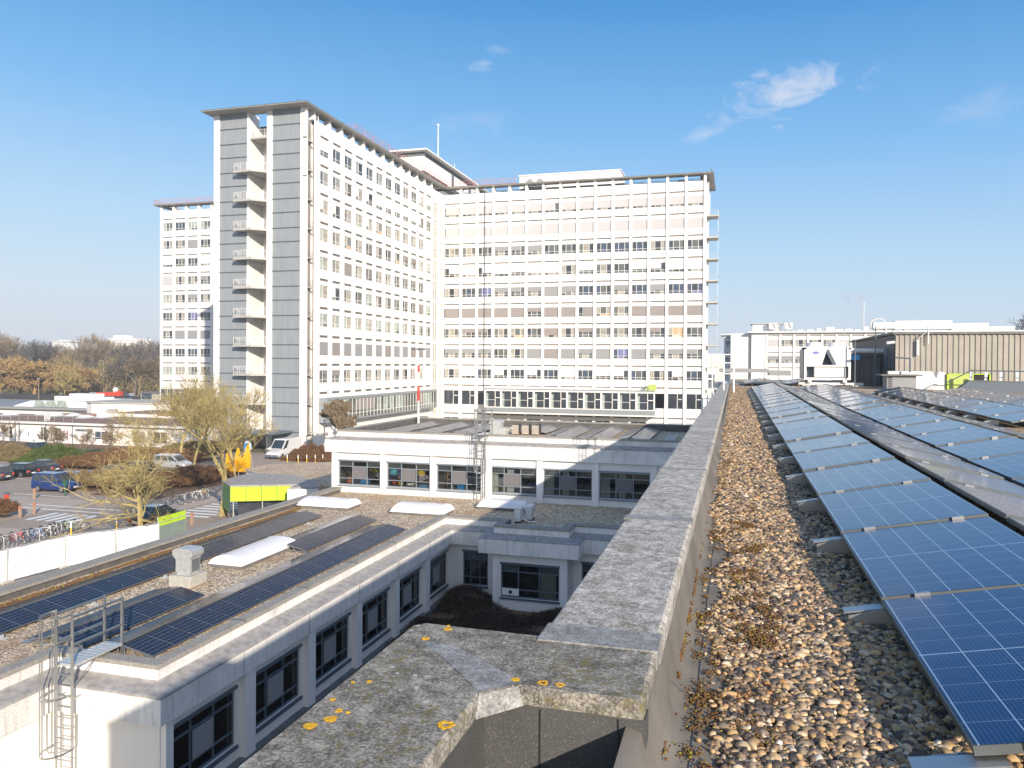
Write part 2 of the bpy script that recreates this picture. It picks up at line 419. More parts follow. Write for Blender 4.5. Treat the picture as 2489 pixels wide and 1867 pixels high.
def coping(name, lo, hi, lichen, moss, patch=True):
    n = NT(name)
    big = n.noise(1.1, 8, 0.7); mid = n.noise(14, 10, 0.75, None, 0.3); fine = n.noise(95, 5, 0.75)
    m2 = n.math('ADD', n.math('MULTIPLY', mid, 0.42), n.math('ADD', n.math('MULTIPLY', fine, 0.48), n.math('MULTIPLY', big, 0.10)))
    c = n.ramp(m2, [(0.43, lo), (0.505, tuple(a * .6 + b * .4 for a, b in zip(lo, hi))), (0.58, hi)])
    # pale crustose lichen
    sp = n.vor(16, 'Distance', None, 1.0); spn = n.math('ADD', sp, n.math('MULTIPLY', n.noise(45, 4, 0.7), 0.55))
    gate = n.ramp(n.noise(2.6, 4), [(0.45, 0.0), (0.62, 1.0)])
    w = n.math('MULTIPLY', n.ramp(spn, [(0.42, 1.0), (0.47, 0.0)]), gate)
    c = n.mix(n.math('MULTIPLY', w, lichen), c, (0.52, 0.50, 0.43))
    s2 = n.ramp(n.math('ADD', n.vor(60), n.math('MULTIPLY', n.noise(25, 3), 0.4)), [(0.33, 1.0), (0.38, 0.0)])
    c = n.mix(n.math('MULTIPLY', s2, lichen * 0.8), c, (0.48, 0.46, 0.40))
    mo = n.ramp(n.math('MULTIPLY', n.noise(3.3, 7, 0.7), n.noise(30, 4, 0.6)), [(0.28, 0.0), (0.36, 1.0)])
    c = n.mix(n.math('MULTIPLY', mo, moss), c, (0.16, 0.135, 0.035))
    n.set('Base Color', c); n.set('Roughness', 0.9)
    n.bump(n.math('ADD', fine, n.math('MULTIPLY', mid, 0.8)), 0.5, 0.006); return n.m
MT['coping_dark'] = coping('weathered_concrete_lichened', (0.075, 0.066, 0.054), (0.43, 0.395, 0.33), 0.9, 0.75)
MT['coping'] = coping('weathered_concrete_pale', (0.16, 0.145, 0.125), (0.72, 0.68, 0.62), 0.4, 0.4)
MT['coping_far'] = coping('grey_concrete_cap', (0.20, 0.185, 0.16), (0.44, 0.41, 0.37), 0.4, 0.25)
MT['repair'] = coping('grey_sealing_coat', (0.15, 0.15, 0.145), (0.42, 0.42, 0.41), 0.15, 0.1)
def membrane():
    n = NT('mineral_roof_membrane'); f = n.noise(260, 3, 0.8); g = n.noise(2, 6)
    c = n.ramp(g, [(0.3, (0.10, 0.09, 0.076)), (0.7, (0.20, 0.182, 0.155))])
    c = n.mix(n.ramp(f, [(0.62, 0.0), (0.68, 1.0)]), c, (0.42, 0.40, 0.36))
    n.set('Base Color', c); n.set('Roughness', 0.85); n.bump(f, 0.3, 0.004); return n.m
MT['membrane'] = membrane()
def slate():
    n = NT('slate_chip_felt'); f = n.noise(300, 3, 0.8); g = n.noise(1.8, 6)
    c = n.ramp(g, [(0.3, (0.045, 0.048, 0.05)), (0.7, (0.085, 0.085, 0.08))])
    c = n.mix(n.ramp(f, [(0.60, 0.0), (0.66, 1.0)]), c, (0.32, 0.31, 0.28))
    n.set('Base Color', c); n.set('Roughness', 0.8); n.bump(f, 0.35, 0.004); return n.m
MT['slate'] = slate()
def moss():
    n = NT('dry_moss'); c = n.ramp(n.rnd(), [(0.0, (0.10, 0.045, 0.02)), (0.5, (0.19, 0.09, 0.035)), (0.85, (0.13, 0.09, 0.03)), (1.0, (0.30, 0.27, 0.02))])
    n.set('Base Color', c); n.set('Roughness', 0.95); n.bump(n.noise(120, 4), 0.8, 0.006); return n.m
MT['moss'] = moss()
def lichen():
    n = NT('yellow_lichen'); n.set('Base Color', n.ramp(n.noise(70, 5), [(0.35, (0.60, 0.27, 0.01)), (0.65, (0.82, 0.50, 0.02))])); n.set('Roughness', 0.95); n.bump(n.noise(160, 4), 0.6, 0.004); return n.m
MT['lichen'] = lichen()
def solar(name, cell, line, rough, soil, coat=.25, ior=1.45):
    # panel local axes: x 0..W (short side), y 0..L (long side)
    n = NT(name); o = n.xyz()
    def lines(v, p, w):
        g = n.math('PINGPONG', v, p / 2.0)
        return n.math('LESS_THAN', g, w)
    lx = lines(n.math('ADD', o[0], -0.02 + 10 * 0.1683), 0.1683, 0.0028)
    mid = n.math('LESS_THAN', n.math('ABSOLUTE', n.math('SUBTRACT', o[1], 0.865)), 0.0052)
    ly = lines(n.math('ADD', o[1], 0.0), 0.0865 * 2, 0.0014)
    f = n.math('MAXIMUM', lx, mid)
    bus = lines(o[0], 0.0170, 0.0011)
    base = n.ramp(n.noise(0.9, 3, 0.5), [(0.3, tuple(k * 0.85 for k in cell)), (0.7, cell)])
    c = n.mix(n.math('MULTIPLY', bus, 0.18), base, line)
    c = n.mix(n.math('MULTIPLY', ly, 0.75), c, line)
    c = n.mix(f, c, line)
    dirt = n.noise(2.2, 7, 0.75, n.coord('Object', (0.6, 3.5, 1)))
    c = n.mix(n.ramp(dirt, [(0.4, 0.0), (0.8, soil)]), c, (0.30, 0.29, 0.27))
    n.set('Base Color', c); n.set('Roughness', n.ramp(dirt, [(0.35, rough), (0.7, rough * 2.0)])); n.set('IOR', ior)
    n.set('Specular IOR Level', 0.5)
    n.set('Coat Weight', coat); n.set('Coat Roughness', 0.06)
    return n.m
MT['pv'] = solar('solar_cells', (0.008, 0.030, 0.115), (0.36, 0.44, 0.54), 0.12, 0.05, .3, 1.45)
MT['pvlow'] = solar('solar_cells_navy', (0.007, 0.010, 0.026), (0.36, 0.38, 0.42), 0.10, 0.03, 0.0, 1.3)
def glass(name, tint, rough=0.03):
    n = NT(name); n.set('Base Color', n.ramp(n.noise(1.3, 4), [(0.35, tuple(k * 0.6 for k in tint)), (0.7, tint)])); n.set('Roughness', rough); n.set('IOR', 1.5); n.set('Specular IOR Level', 0.8); return n.m
MT['gl_dark'] = glass('glass_dark', (0.05, 0.06, 0.075))
MT['gl_grey'] = glass('glass_grey_green', (0.15, 0.165, 0.155))
MT['gl_beige'] = glass('glass_before_curtain', (0.42, 0.40, 0.35))
MT['gl_blue'] = glass('glass_blue', (0.07, 0.10, 0.16))
MT['gl_mint'] = glass('glass_pale_mint', (0.42, 0.50, 0.45))
def clear():
    n = NT('clear_glass'); t = n.t
    tr = t.nodes.new('ShaderNodeBsdfTransparent'); tr.inputs[0].default_value = (0.80, 0.84, 0.84, 1)
    gl = t.nodes.new('ShaderNodeBsdfGlossy'); gl.inputs['Roughness'].default_value = 0.02
    fr = t.nodes.new('ShaderNodeFresnel'); fr.inputs[0].default_value = 1.45
    mx = t.nodes.new('ShaderNodeMixShader'); t.links.new(n.math('ADD', fr.outputs[0], 0.04), mx.inputs[0]); t.links.new(tr.outputs[0], mx.inputs[1]); t.links.new(gl.outputs[0], mx.inputs[2])
    t.links.new(mx.outputs[0], n.out.inputs[0]); return n.m
MT['clear'] = clear()
def paint(name, col):
    n = NT(name); n.set('Base Color', col); n.set('Roughness', 0.35); n.set('Metallic', 0.2); n.set('Coat Weight', 1.0); n.set('Coat Roughness', 0.04); return n.m
def shrub(name, stops):
    n = NT(name); n.set('Base Color', n.ramp(n.rnd(), stops)); n.set('Roughness', 0.9); return n.m
MT['hedgebrown'] = shrub('brown_twig_hedge', [(0.0, (0.07, 0.035, 0.018)), (0.5, (0.17, 0.085, 0.04)), (1.0, (0.27, 0.16, 0.075))])
MT['hedgegreen'] = shrub('green_shrub', [(0.0, (0.03, 0.05, 0.012)), (0.6, (0.08, 0.12, 0.02)), (1.0, (0.16, 0.19, 0.05))])
MT['hedgeolive'] = shrub('olive_twigs', [(0.0, (0.10, 0.075, 0.03)), (0.5, (0.22, 0.165, 0.075)), (1.0, (0.33, 0.26, 0.12))])
MT['ivy'] = shrub('dry_brown_ivy', [(0.0, (0.025, 0.016, 0.010)), (0.6, (0.075, 0.045, 0.026)), (1.0, (0.14, 0.095, 0.055))])
MT['soil'] = simple('bare_soil', (0.16, 0.095, 0.055), 0.95, var=0.25, sc=1.5, bump=0.4, bsc=12)
MT['lawn'] = simple('rough_grass', (0.105, 0.115, 0.04), 0.95, var=0.35, sc=0.08)
MT['field'] = simple('distant_ground', (0.135, 0.125, 0.07), 0.95, var=0.35, sc=0.01)

def grimy():
    n = NT('white_fascia_grimed'); c = n.ramp(n.noise(1.2, 5), [(.3, (.74, .725, .70)), (.7, (.82, .80, .775))])
    st = n.noise(1.0, 6, .7, n.coord('Object', (7, 7, .6))); c = n.mix(n.math('MULTIPLY', n.ramp(st, [(.50, 0.0), (.72, 1.0)]), .55), c, (.30, .29, .275))
    gr = n.math('MULTIPLY', n.ramp(n.noise(.55, 4), [(.50, 0.0), (.66, 1.0)]), n.ramp(n.noise(22, 5, .8), [(.42, 0.0), (.62, 1.0)]))
    c = n.mix(n.math('MULTIPLY', gr, .75), c, (.34, .32, .29)); n.set('Base Color', c); n.set('Roughness', .8); n.bump(n.noise(30, 4), .15, .01); return n.m
MT['fascia'] = grimy()
# ================================================================ SETTING: ground
rnd = random.Random(7)
m = MB(); m.box(-2500, 1500, -600, 2500, -0.6, 0.0); struct(m, 'ground', MT['field'])
m = MB(); m.box(-95, -20, 12, 89, 0.0, 0.02)
m.face([(-95, 89, .02), (-20, 89, .02), (-20, 97, .02), (-78, 97, .02), (-95, 93.2, .02)]); struct(m, 'road', MT['asphalt'])
m = MB(); m.box(-56.6, -41.6, 20, 47.0, 0.02, 0.03); m.box(-47.2, -41.6, 47.0, 50.0, 0.02, 0.03); m.box(-66, -57, 30, 58.5, .02, .026)
m.box(-50.5, -46.5, 56.5, 64, .02, .03); struct(m, 'pavement', MT['paving'])
m = MB(); m.box(-200, -80.2, 91, 98, 0.0, 0.05); m.box(-80, -66, 74.5, 90, 0.02, 0.06); m.box(-57.5, -50, 89.9, 94.2, .02, .12); m.box(-66.3, -55, 62.6, 71.5, .02, .08)
m.box(-60, -52, 61, 76, .03, .085); struct(m, 'planting_bed', MT['soil'])
m = MB(); m.box(-320, -100, 100, 330, 0.0, 0.012); m.box(-115, -86, 86, 93, .05, .065); struct(m, 'lawn', MT['lawn'])
m = MB()
for k in range(5): m.box(-55.6 + k * 1.0, -55.1 + k * 1.0, 49.9 + .0, 52.9, .034, .038)
for k in range(8): m.box(-45.8, -42.0, 55.0 + k * 1.05, 55.5 + k * 1.05, .034, .038)
m.box(-61, -51, 53.9, 54.1, .026, .034); m.box(-61, -51, 55.3, 55.5, .026, .034)
m.box(-67.5, -60.7, 59.3, 59.45, .024, .028); m.box(-67.5, -60.7, 63.55, 63.7, .024, .028)
for k in range(4): m.box(-79.6, -75.0, 64.15 + k * 3.0, 64.27 + k * 3.0, .024, .028)
struct(m, 'road_marking', MT['whitepaint'])
# ================================================================ OUR ROOF (storey block we stand on)
RY = lambda y: 11.5 + 0.0073 * (y - 3)      # roof falls gently towards the camera
bld = thing('rooftop_building', 'the building under the camera with lichened concrete parapet and gravel roof', 'building', (0, 0, 0))
b = MB()
# outer walls: footprint (left edge x=-0.66 beyond y 3.0, x=-1.24 nearer)
b.prism([(-1.24, -1.55), (14, -1.55), (14, 62), (-0.66, 62), (-0.66, 3.0), (-1.24, 3.0)], 0.0, 11.34)
b.box(-0.66, -0.34, 2.95, 62, 11.34, 11.80); b.box(-1.24, -0.90, -1.55, 3.0, 11.34, 11.80); b.box(-0.90, -0.34, 2.62, 3.0, 11.34, 11.80)
b.obj('wall', MT['white2'], bld)
b = MB(); 
i0 = len(b.v)
b.face([(-0.34, -1.5, RY(-1.5)), (14, -1.5, RY(-1.5)), (14, 62, RY(62)), (-0.34, 62, RY(62))]); b.face([(-0.9, -1.5, 11.49), (-0.34, -1.5, 11.49), (-0.34, 2.62, 11.49), (-0.9, 2.62, 11.49)])
b.obj('roof', MT['gravel'], bld)
def slab(name, x0, x1, y0, y1, z0, z1, mat, seed, parent, step=0.12, jit=0.0018, axis='y'):
    # a coping stone with worn, slightly uneven edges
    g = MB(); r = random.Random(seed); n = max(2, int((y1 - y0) / step)); rows = []
    for k in range(n + 1):
        y = y0 + (y1 - y0) * k / n
        a = x0 + r.uniform(-jit, jit); c = x1 + r.uniform(-jit, jit); t = z1 + r.uniform(-jit, jit) * .5
        rows.append([(a, y, z0), (a, y, t - .014), (a + .014, y, t), (c - .018, y, t), (c, y, t - .018), (c, y, z0)])
    i = len(g.v)
    for rw in rows: g.v += rw
    for k in range(n):
        for l in range(5):
            p = i + k * 6 + l; g.f.append((p, p + 1, p + 7, p + 6)); g.m.append(0)
        p = i + k * 6; g.f.append((p + 5, p, p + 6, p + 11)); g.m.append(0)
    g.f.append(tuple(i + 5 - k for k in range(6))); g.m.append(0)
    p = i + n * 6; g.f.append(tuple(p + k for k in range(6))); g.m.append(0)
    o = g.obj(name, mat, parent); return o
par = MB()
ys = [3.14, 5.62, 8.36, 11.2, 14.1, 17.0, 20, 23, 26, 29, 32, 35, 38, 41, 44, 47, 50]
for k, (a, c) in enumerate(zip(ys[:-1], ys[1:])):
    slab('coping_stone', -0.745, -0.275, a + .006, c - .006, 11.80, 11.90, MT['coping'], k, bld)
# joint strips
for k, y in enumerate(ys[1:9]):
    g = MB(); g.box(-.748, -.272, y - .075, y + .075, 11.801, 11.9035); g.obj('joint_strip', MT['repair'], bld)
# near, darker, L-shaped corner
g = MB(); r = random.Random(5)
Lp = [(-1.30, -1.6), (-0.806, -1.6), (-0.806, 2.452), (-0.70, 2.553), (-0.275, 2.553), (-0.275, 3.06), (-0.74, 3.06), (-1.25, 3.07), (-1.30, 3.03)]
Li = [(-1.288, -1.6), (-0.818, -1.6), (-0.818, 2.458), (-0.706, 2.566), (-0.29, 2.566), (-0.29, 3.05), (-0.74, 3.05), (-1.245, 3.058), (-1.288, 3.022)]
def edgy(P, q):
    out = []
    for i in range(len(P)):
        A, B = Vector(P[i]), Vector(P[(i + 1) % len(P)]); n = max(1, int((B - A).length / .05))
        for k in range(n): out.append(tuple(A + (B - A) * (k / n) + Vector((r.uniform(-q, q), r.uniform(-q, q)))))
    return out
E0 = edgy(Lp, .0022); E1 = []
for i in range(len(Lp)):
    A, B = Vector(Lp[i]), Vector(Lp[(i + 1) % len(Lp)]); n = max(1, int((B - A).length / .05)); a_, b_ = Vector(Li[i]), Vector(Li[(i + 1) % len(Lp)])
    for k in range(n): E1.append(tuple(a_ + (b_ - a_) * (k / n) + Vector((r.uniform(-.002, .002), r.uniform(-.002, .002)))))
g.prism(E0, 11.835, 11.884); g.prism(E0, 11.884, 11.897, top=E1)
g.obj('coping_stone', MT['coping_dark'], bld)
g = MB(); g.box(-.747, -.273, 3.0, 3.2, 11.83, 11.9038); g.obj('joint_strip', MT['repair'], bld)
# diagonal sealing strip over the mitre
g = MB()
g.face([(x, y, 11.8985) for x, y in [(-1.17, 2.865), (-1.15, 2.81), (-1.068, 2.746), (-.93, 2.60), (-.815, 2.466), (-.712, 2.566), (-.74, 2.62), (-.79, 2.66), (-.92, 2.755), (-1.02, 2.83)]])
g.face([(-.8075, 2.447, 11.90), (-.699, 2.549, 11.90), (-.68, 2.546, 11.835), (-.8035, 2.40, 11.835)])
g.obj('joint_strip', MT['repair'], bld)
# dark upstands under the coping, inner faces
g = MB()
g.box(-0.86, -0.822, -1.5, 2.55, 11.49, 11.83); g.box(-0.85, -0.27, 2.572, 2.66, 11.49, 11.828)
g.obj('upstand', MT['slate'], bld)
for x in (-.63, -.362):
    g = MB(); g.box(x, x + .004, 2.568, 2.5715, 11.49, 11.82); g.obj('seam', MT['black'], bld)
g = MB()
n = 60
prof = [(-0.335, 11.80), (-0.285, 11.785), (-0.262, 11.70), (-0.250, 11.60), (-0.225, 11.535), (-0.18, 11.515), (0.10, 11.508)]
rows = []
for k in range(n + 1):
    y = -0.5 + (50.5) * (k / n) ** 1.6
    rows.append([(x, y, z + (RY(y) - 11.5 if z < 11.7 else 0)) for x, z in prof])
i = 0
for rw in rows: g.v += rw
for k in range(n):
    for l in range(len(prof) - 1):
        p = k * len(prof) + l; g.f.append((p, p + 1, p + 1 + len(prof), p + len(prof))); g.m.append(0)
g.obj('flashing', MT['membrane'], bld, smooth=True)
# membrane seams
g = MB()
for y in (3.55, 5.3, 7.4): g.path([(-0.255, y - .12, 11.63), (-0.20, y + .0, 11.535), (-0.13, y + .02, RY(y) + .0175), (-0.05, y + .05, RY(y) + .014)], .0016, n=5)
g.path([(-0.145 + .004 * math.sin(3.3 * t), 1.5 + t * .5, RY(1.5 + t * .5) + .0175) for t in range(14)], .0018, n=5)
g.obj('seam', MT['framed'], bld)
# yellow lichen rosettes on the near coping
def disc(g, x, y, z, r0, seed, hole=0.0):
    r = random.Random(seed); N = 34; pts = []
    for k in range(N):
        t = 2 * math.pi * k / N; q = r0 * (1 + .10 * math.sin(3 * t + seed) + .06 * math.sin(7 * t + seed * 2) + r.uniform(-.05, .05)); pts.append((x + q * math.cos(t), y + q * math.sin(t)))
    if hole == 0:
        g.prism(pts, z, z + .0014); return
    for k in range(N):
        l = (k + 1) % N
        if k in (3, 4): continue
        a, b2 = pts[k], pts[l]; c = (x + (b2[0] - x) * hole, y + (b2[1] - y) * hole); d = (x + (a[0] - x) * hole, y + (a[1] - y) * hole)
        g.prism([d, a, b2, c], z, z + .0018)
lich = [(-1.132, 3.012, .017, 0), (-1.178, 2.882, .016, 0), (-1.254, 2.414, .0075, 0), (-1.252, 2.271, .010, 0), (-1.189, 2.144, .020, 0), (-1.227, 2.086, .020, 0), (-.835, 2.21, .026, .45), (-1.203, 2.435, .009, .5), (-1.193, 2.203, .012, .5), (-1.143, 3.05, .008, 0), (-.724, 2.60, .015, 0), (-.626, 2.60, .018, .6), (-.566, 2.60, .016, .55), (-1.16, 2.20, .007, .3)]
for k, (x, y, r0, h) in enumerate(lich):
    g = MB(); disc(g, x, y, 11.8985, r0, k, h); g.obj('lichen_rosette', MT['lichen'], bld)
# ---------------------------------------------------------------- pebbles
def ico(sub):
    import bmesh
    bm = bmesh.new(); bmesh.ops.create_icosphere(bm, subdivisions=sub, radius=1.0)
    v = np.array([q.co[:] for q in bm.verts]); f = np.array([[q.index for q in p.verts] for p in bm.faces]); bm.free(); return v, f
def scatter(name, mat, P, S, base, seed, smooth=True, squash=(1, .75, .55), jitter=.10, tiltr=.5):
    V, F = base; rs = np.random.RandomState(seed); n = len(P); nv = len(V)
    sc3 = np.stack([S * squash[0] * rs.uniform(.8, 1.25, n), S * squash[1] * rs.uniform(.8, 1.25, n), S * squash[2] * rs.uniform(.75, 1.3, n)], 1)
    a = rs.uniform(0, 2 * np.pi, n); bx = rs.normal(0, tiltr, n); 
    ca, sa, cb, sb = np.cos(a), np.sin(a), np.cos(bx), np.sin(bx)
    shp = 1 + rs.uniform(-jitter, jitter, (8, nv)); pick = rs.randint(0, 8, n)
    out = np.empty((n, nv, 3), np.float32)
    L = V[None] * shp[pick][:, :, None] * sc3[:, None, :]
    y2 = L[..., 1] * cb[:, None] - L[..., 2] * sb[:, None]; z2 = L[..., 1] * sb[:, None] + L[..., 2] * cb[:, None]
    out[..., 0] = L[..., 0] * ca[:, None] - y2 * sa[:, None] + P[:, None, 0]
    out[..., 1] = L[..., 0] * sa[:, None] + y2 * ca[:, None] + P[:, None, 1]
    out[..., 2] = z2 + P[:, None, 2]
    me = bpy.data.meshes.new(name); nf = len(F)
    me.vertices.add(n * nv); me.vertices.foreach_set('co', out.reshape(-1))
    idx = (F[None] + (np.arange(n) * nv)[:, None, None]).reshape(-1).astype(np.int32)
    k = F.shape[1]
    me.loops.add(len(idx)); me.loops.foreach_set('vertex_index', idx)
    me.polygons.add(n * nf); me.polygons.foreach_set('loop_start', np.arange(0, n * nf * k, k, dtype=np.int32)); me.polygons.foreach_set('loop_total', np.full(n * nf, k, np.int32))
    if smooth: me.polygons.foreach_set('use_smooth', np.ones(n * nf, bool))
    me.materials.append(mat); me.update(calc_edges=True)
    o = bpy.data.objects.new(name, me); COL.objects.link(o); return o
rs = np.random.RandomState(3)
def edge(y): return -0.10 + .04 * np.sin(y * 2.1 + 1) + .035 * np.sin(y * 5.3) + .02 * np.sin(y * 13.7)
def peb(y0, y1, x1, dens, layers, s, seed, lean=0.0):
    rs = np.random.RandomState(seed); Ps = []
    for l in range(layers):
        n = int((y1 - y0) * (x1 + .26) * dens); x = rs.uniform(-.24, x1, n); y = rs.uniform(y0, y1, n)
        e = edge(y) - np.clip((y - 6) * .04, 0, .14); keep = x > e + rs.exponential(.03, n) * (1 if l == 0 else 1.6)
        x, y = x[keep], y[keep]
        hump = .018 * np.sin(y * 1.7) * np.sin(x * 4 + y)
        Ps.append(np.stack([x, y, 11.5 + .0073 * (y - 3) + .008 + l * s * .62 + np.clip(hump, -.01, .02) + rs.uniform(-.003, .004, len(x))], 1))
    P = np.concatenate(Ps); S = np.clip(rs.lognormal(math.log(s), .38, len(P)), s * .45, s * 2.1); return P, S
ic1, ic2 = ico(1), ico(2)
P, S = peb(2.0, 5.2, 2.0, 2300, 3, .0140, 1); o = scatter('gravel', MT['pebble'], P, S, ic2, 1)
o['kind'] = 'stuff'; o['label'] = 'loose rounded pebbles in tan and grey between parapet and solar panels'
P, S = peb(5.2, 10.5, 1.45, 1900, 2, .0155, 2); o2 = scatter('gravel', MT['pebble'], P, S, ic2, 2)
P, S = peb(10.5, 45, 1.0, 1000, 2, .019, 3); o3 = scatter('gravel', MT['pebble'], P, S, ic1, 3)
P2 = np.stack([rs.uniform(5.0, 5.95, 16000), rs.uniform(12, 40, 16000), np.zeros(16000)], 1); P2[:, 2] = 11.5 + .0073 * (P2[:, 1] - 3) + .012
o4 = scatter('gravel', MT['pebble'], P2, np.full(16000, .022), ic1, 4)
q_ = 60; P5 = np.stack([rs.uniform(-.19, -.03, q_), rs.uniform(2.3, 8, q_), np.full(q_, 11.523)], 1); P5[:, 2] += .0073 * (P5[:, 1] - 3); o5 = scatter('gravel', MT['pebble'], P5, rs.uniform(.006, .019, q_), ic2, 5)
# merge into one stuff object
def join(os_, name):
    co_, ix, off, lt = [], [], 0, []
    for q in os_:
        me = q.data; v = np.empty(len(me.vertices) * 3, np.float32); me.vertices.foreach_get('co', v); co_.append(v)
        l = np.empty(len(me.loops), np.int32); me.loops.foreach_get('vertex_index', l); ix.append(l + off); off += len(me.vertices); lt.append(len(me.polygons))
    me = bpy.data.meshes.new(name); V = np.concatenate(co_); I = np.concatenate(ix); n = sum(lt)
    me.vertices.add(off); me.vertices.foreach_set('co', V); me.loops.add(len(I)); me.loops.foreach_set('vertex_index', I)
    me.polygons.add(n); me.polygons.foreach_set('loop_start', np.arange(0, n * 3, 3, dtype=np.int32)); me.polygons.foreach_set('loop_total', np.full(n, 3, np.int32)); me.polygons.foreach_set('use_smooth', np.ones(n, bool))
    me.materials.append(os_[0].data.materials[0]); me.update(calc_edges=True)
    old = os_[0].data; os_[0].data = me
    for q in os_[1:]:
        d = q.data; bpy.data.objects.remove(q); bpy.data.meshes.remove(d)
    bpy.data.meshes.remove(old)
join([o, o2, o3, o4, o5], 'gravel')
# moss cushions along the membrane
rs = np.random.RandomState(11); C = []
for k in range(150):
    y = 2.6 + 9.5 * rs.rand() ** 1.3; side = rs.rand()
    x = -.235 + rs.normal(0, .012) if side < .3 else edge(y) - .03 + rs.normal(0, .05)
    z = 11.62 + .05 * rs.rand() - .02 if side < .3 else RY(y) + .02
    if side < .3: x, z = -.235, 11.575
    n = rs.randint(12, 45); w = rs.uniform(.01, .035)
    C.append(np.stack([x + rs.normal(0, w * (.35 if side < .3 else 1), n), y + rs.normal(0, w * 1.4, n), z + np.abs(rs.normal(0, .006, n))], 1))
for yy, nn in ((3.3, 5), (3.5, 3), (4.25, 6), (4.5, 5), (4.9, 5), (5.6, 6), (6.3, 6), (7.2, 6), (8.0, 6)):
    for q in range(nn):
        x0, y0_ = rs.uniform(.02, .22), yy + rs.normal(0, .1); n = 60
        C.append(np.stack([x0 + rs.normal(0, .03, n), y0_ + rs.normal(0, .04, n), RY(y0_) + .03 + np.abs(rs.normal(0, .008, n))], 1))
n = 9000; ym = rs.uniform(8, 40, n); C.append(np.stack([-24.0 + .35 * np.abs(rs.normal(0, 1, n)) * (1 + np.sin(ym * .9)) * .5, ym, np.full(n, 4.62) + rs.uniform(0, .05, n)], 1))
P = np.concatenate(C); SZ = rs.uniform(.0035, .009, len(P)); SZ[-n:] *= 6; o = scatter('moss', MT['moss'], P, SZ, ic1, 9, jitter=.25)
o['kind'] = 'stuff'; o['label'] = 'dry brown and green moss cushions along the membrane edge'
# ================================================================ SOLAR PANELS
PL, PW = 1.73, 1.04
def panel_mesh(kind):
    f = MB()
    f.prism([(0, 0), (PW, 0), (PW, PL), (0, PL)], -.035, .0005)
    c = MB(); c.box(.010, PW - .010, .004, PL - .004, .0007, .003)
    cl = MB(); cl.box(0, .08, -.022, .006, -.02, .010)
    return (f.mesh('frame', MT['framealu' + kind]), c.mesh('cell_sheet', MT['pv' + kind]), cl.mesh('clamp', MT['alu']))
MT['framealu'] = simple('silver_module_frame', (0.15, 0.165, 0.165), 0.45, 0.5, var=0.04)
MT['framealulow'] = simple('black_module_frame', (0.16, 0.17, 0.19), 0.35, 0.5, var=0.04)
PM = {'': panel_mesh(''), 'low': panel_mesh('low')}
T = R(11.2)
JR = random.Random(77)
def panel(x, y, z, side, kind, label, group, parts=True):
    # side +1: low edge at x, rising to the right; side -1: low edge at x, rising to the left
    t = thing('solar_panel', label, 'solar panel', (x, y, z), 0, group)
    if side > 0: t.rotation_euler = (0.0, -T, 0)
    else: t.rotation_euler = (0.0, -T, math.pi); t.location = (x, y + PL, z)
    t.rotation_euler.x += JR.gauss(0, R(.16)); t.rotation_euler.y += JR.gauss(0, R(.16))
    f, c, l = PM[kind]
    place('frame', f, t); place('cell_sheet', c, t); place('clamp', l, t, (.17, 0, 0)); place('clamp', l, t, (PW - .25, 0, 0))
    return t
G1 = 'blue solar panels on the gravel roof in the foreground'
rowsN = [('A', .81, 1, 0, 21, 'the leftmost row beside the pebble strip'), ('B', 2.97, -1, 1, 21, 'the grey sheened row right of the leftmost one'),
         ('C', 3.05, 1, 2, 21, 'the second blue row from the left'), ('D', 5.20, -1, 2, 21, 'the narrow sliver behind the second blue row')]
for nm, x, sd, k0, k1, ds in rowsN:
    for k in range(k0, k1):
        y = 3.03 + 1.755 * k
        if k >= 11: y += .25
        panel(x, y, RY(y) + .18, sd, '', '%s panel from the camera in %s' % (ORD[k], ds), G1)
for nm, x, sd, ds in (('E', 5.86, 1, 'the blue row past the gravel strip'), ('F', 8.02, -1, 'the hidden slope past the gravel strip'), ('G', 8.10, 1, 'the farthest right row by the dark low wall')):
    for k in range(10):
        y = 19.4 + 1.755 * k
        panel(x, y, RY(y) + .18, sd, '', '%s panel from the near end of %s' % (ORD[k], ds), G1)
for nm, x, sd, ds in (('J', .55, 1, 'left slope of the left peak'), ('K', 2.70, -1, 'right slope of the left peak'), ('L', 2.78, 1, 'left slope of the peak nearest the chiller')):
    for k in range(3):
        y = 46.0 + 1.755 * k
        panel(x, y, RY(y) + .18, sd, '', '%s panel beyond the roof walkway on the %s' % (ORD[k], ds), G1)
# mounting feet at the low edge of the first row
fm = MB(); fm.extr([(.08, -.16), (.32, -.16), (.32, -.04), (.22, -.045), (.08, -.09)], 'y', -.06, .06); fc = fm.mesh('ballast_wedge', MT['concrete'])
rl = MB(); [rl.extr([(.06, -.15), (.34, -.15), (.34, -.03), (.22, -.035), (.06, -.08)], 'y', s_ * .066 - .003, s_ * .066 + .003) for s_ in (-1, 1)]; rl.extr([(.04, -.078), (.34, -.022), (.34, -.012), (.04, -.068)], 'y', -.045, .045); rlm = rl.mesh('rail', MT['alu'])
for k in range(22):
    y = 3.03 + 1.755 * k - .012 + (.25 if k > 11 else 0)
    t = thing('mounting_foot', '%s silver foot from the camera under the leftmost panel row' % ORD[k], 'mounting bracket', (.57, y, RY(y) + .165), 0, 'mounting feet along the pebble strip')
    place('ballast_wedge', fc, t, rot=(0, 0, 0)); place('rail', rlm, t)
for (x, k0, nm) in ((3.0, 3, 'between the leftmost and second blue rows'), (5.72, 10, 'at the gravel strip under the right row')):
    for k in range(k0, 20):
        y = 3.03 + 1.755 * k
        t = thing('mounting_foot', '%s silver foot from the camera %s' % (ORD[k - k0], nm), 'mounting bracket', (x - .12, y, RY(y) + .165), 0, 'mounting feet between rows')
        place('rail', rlm, t)
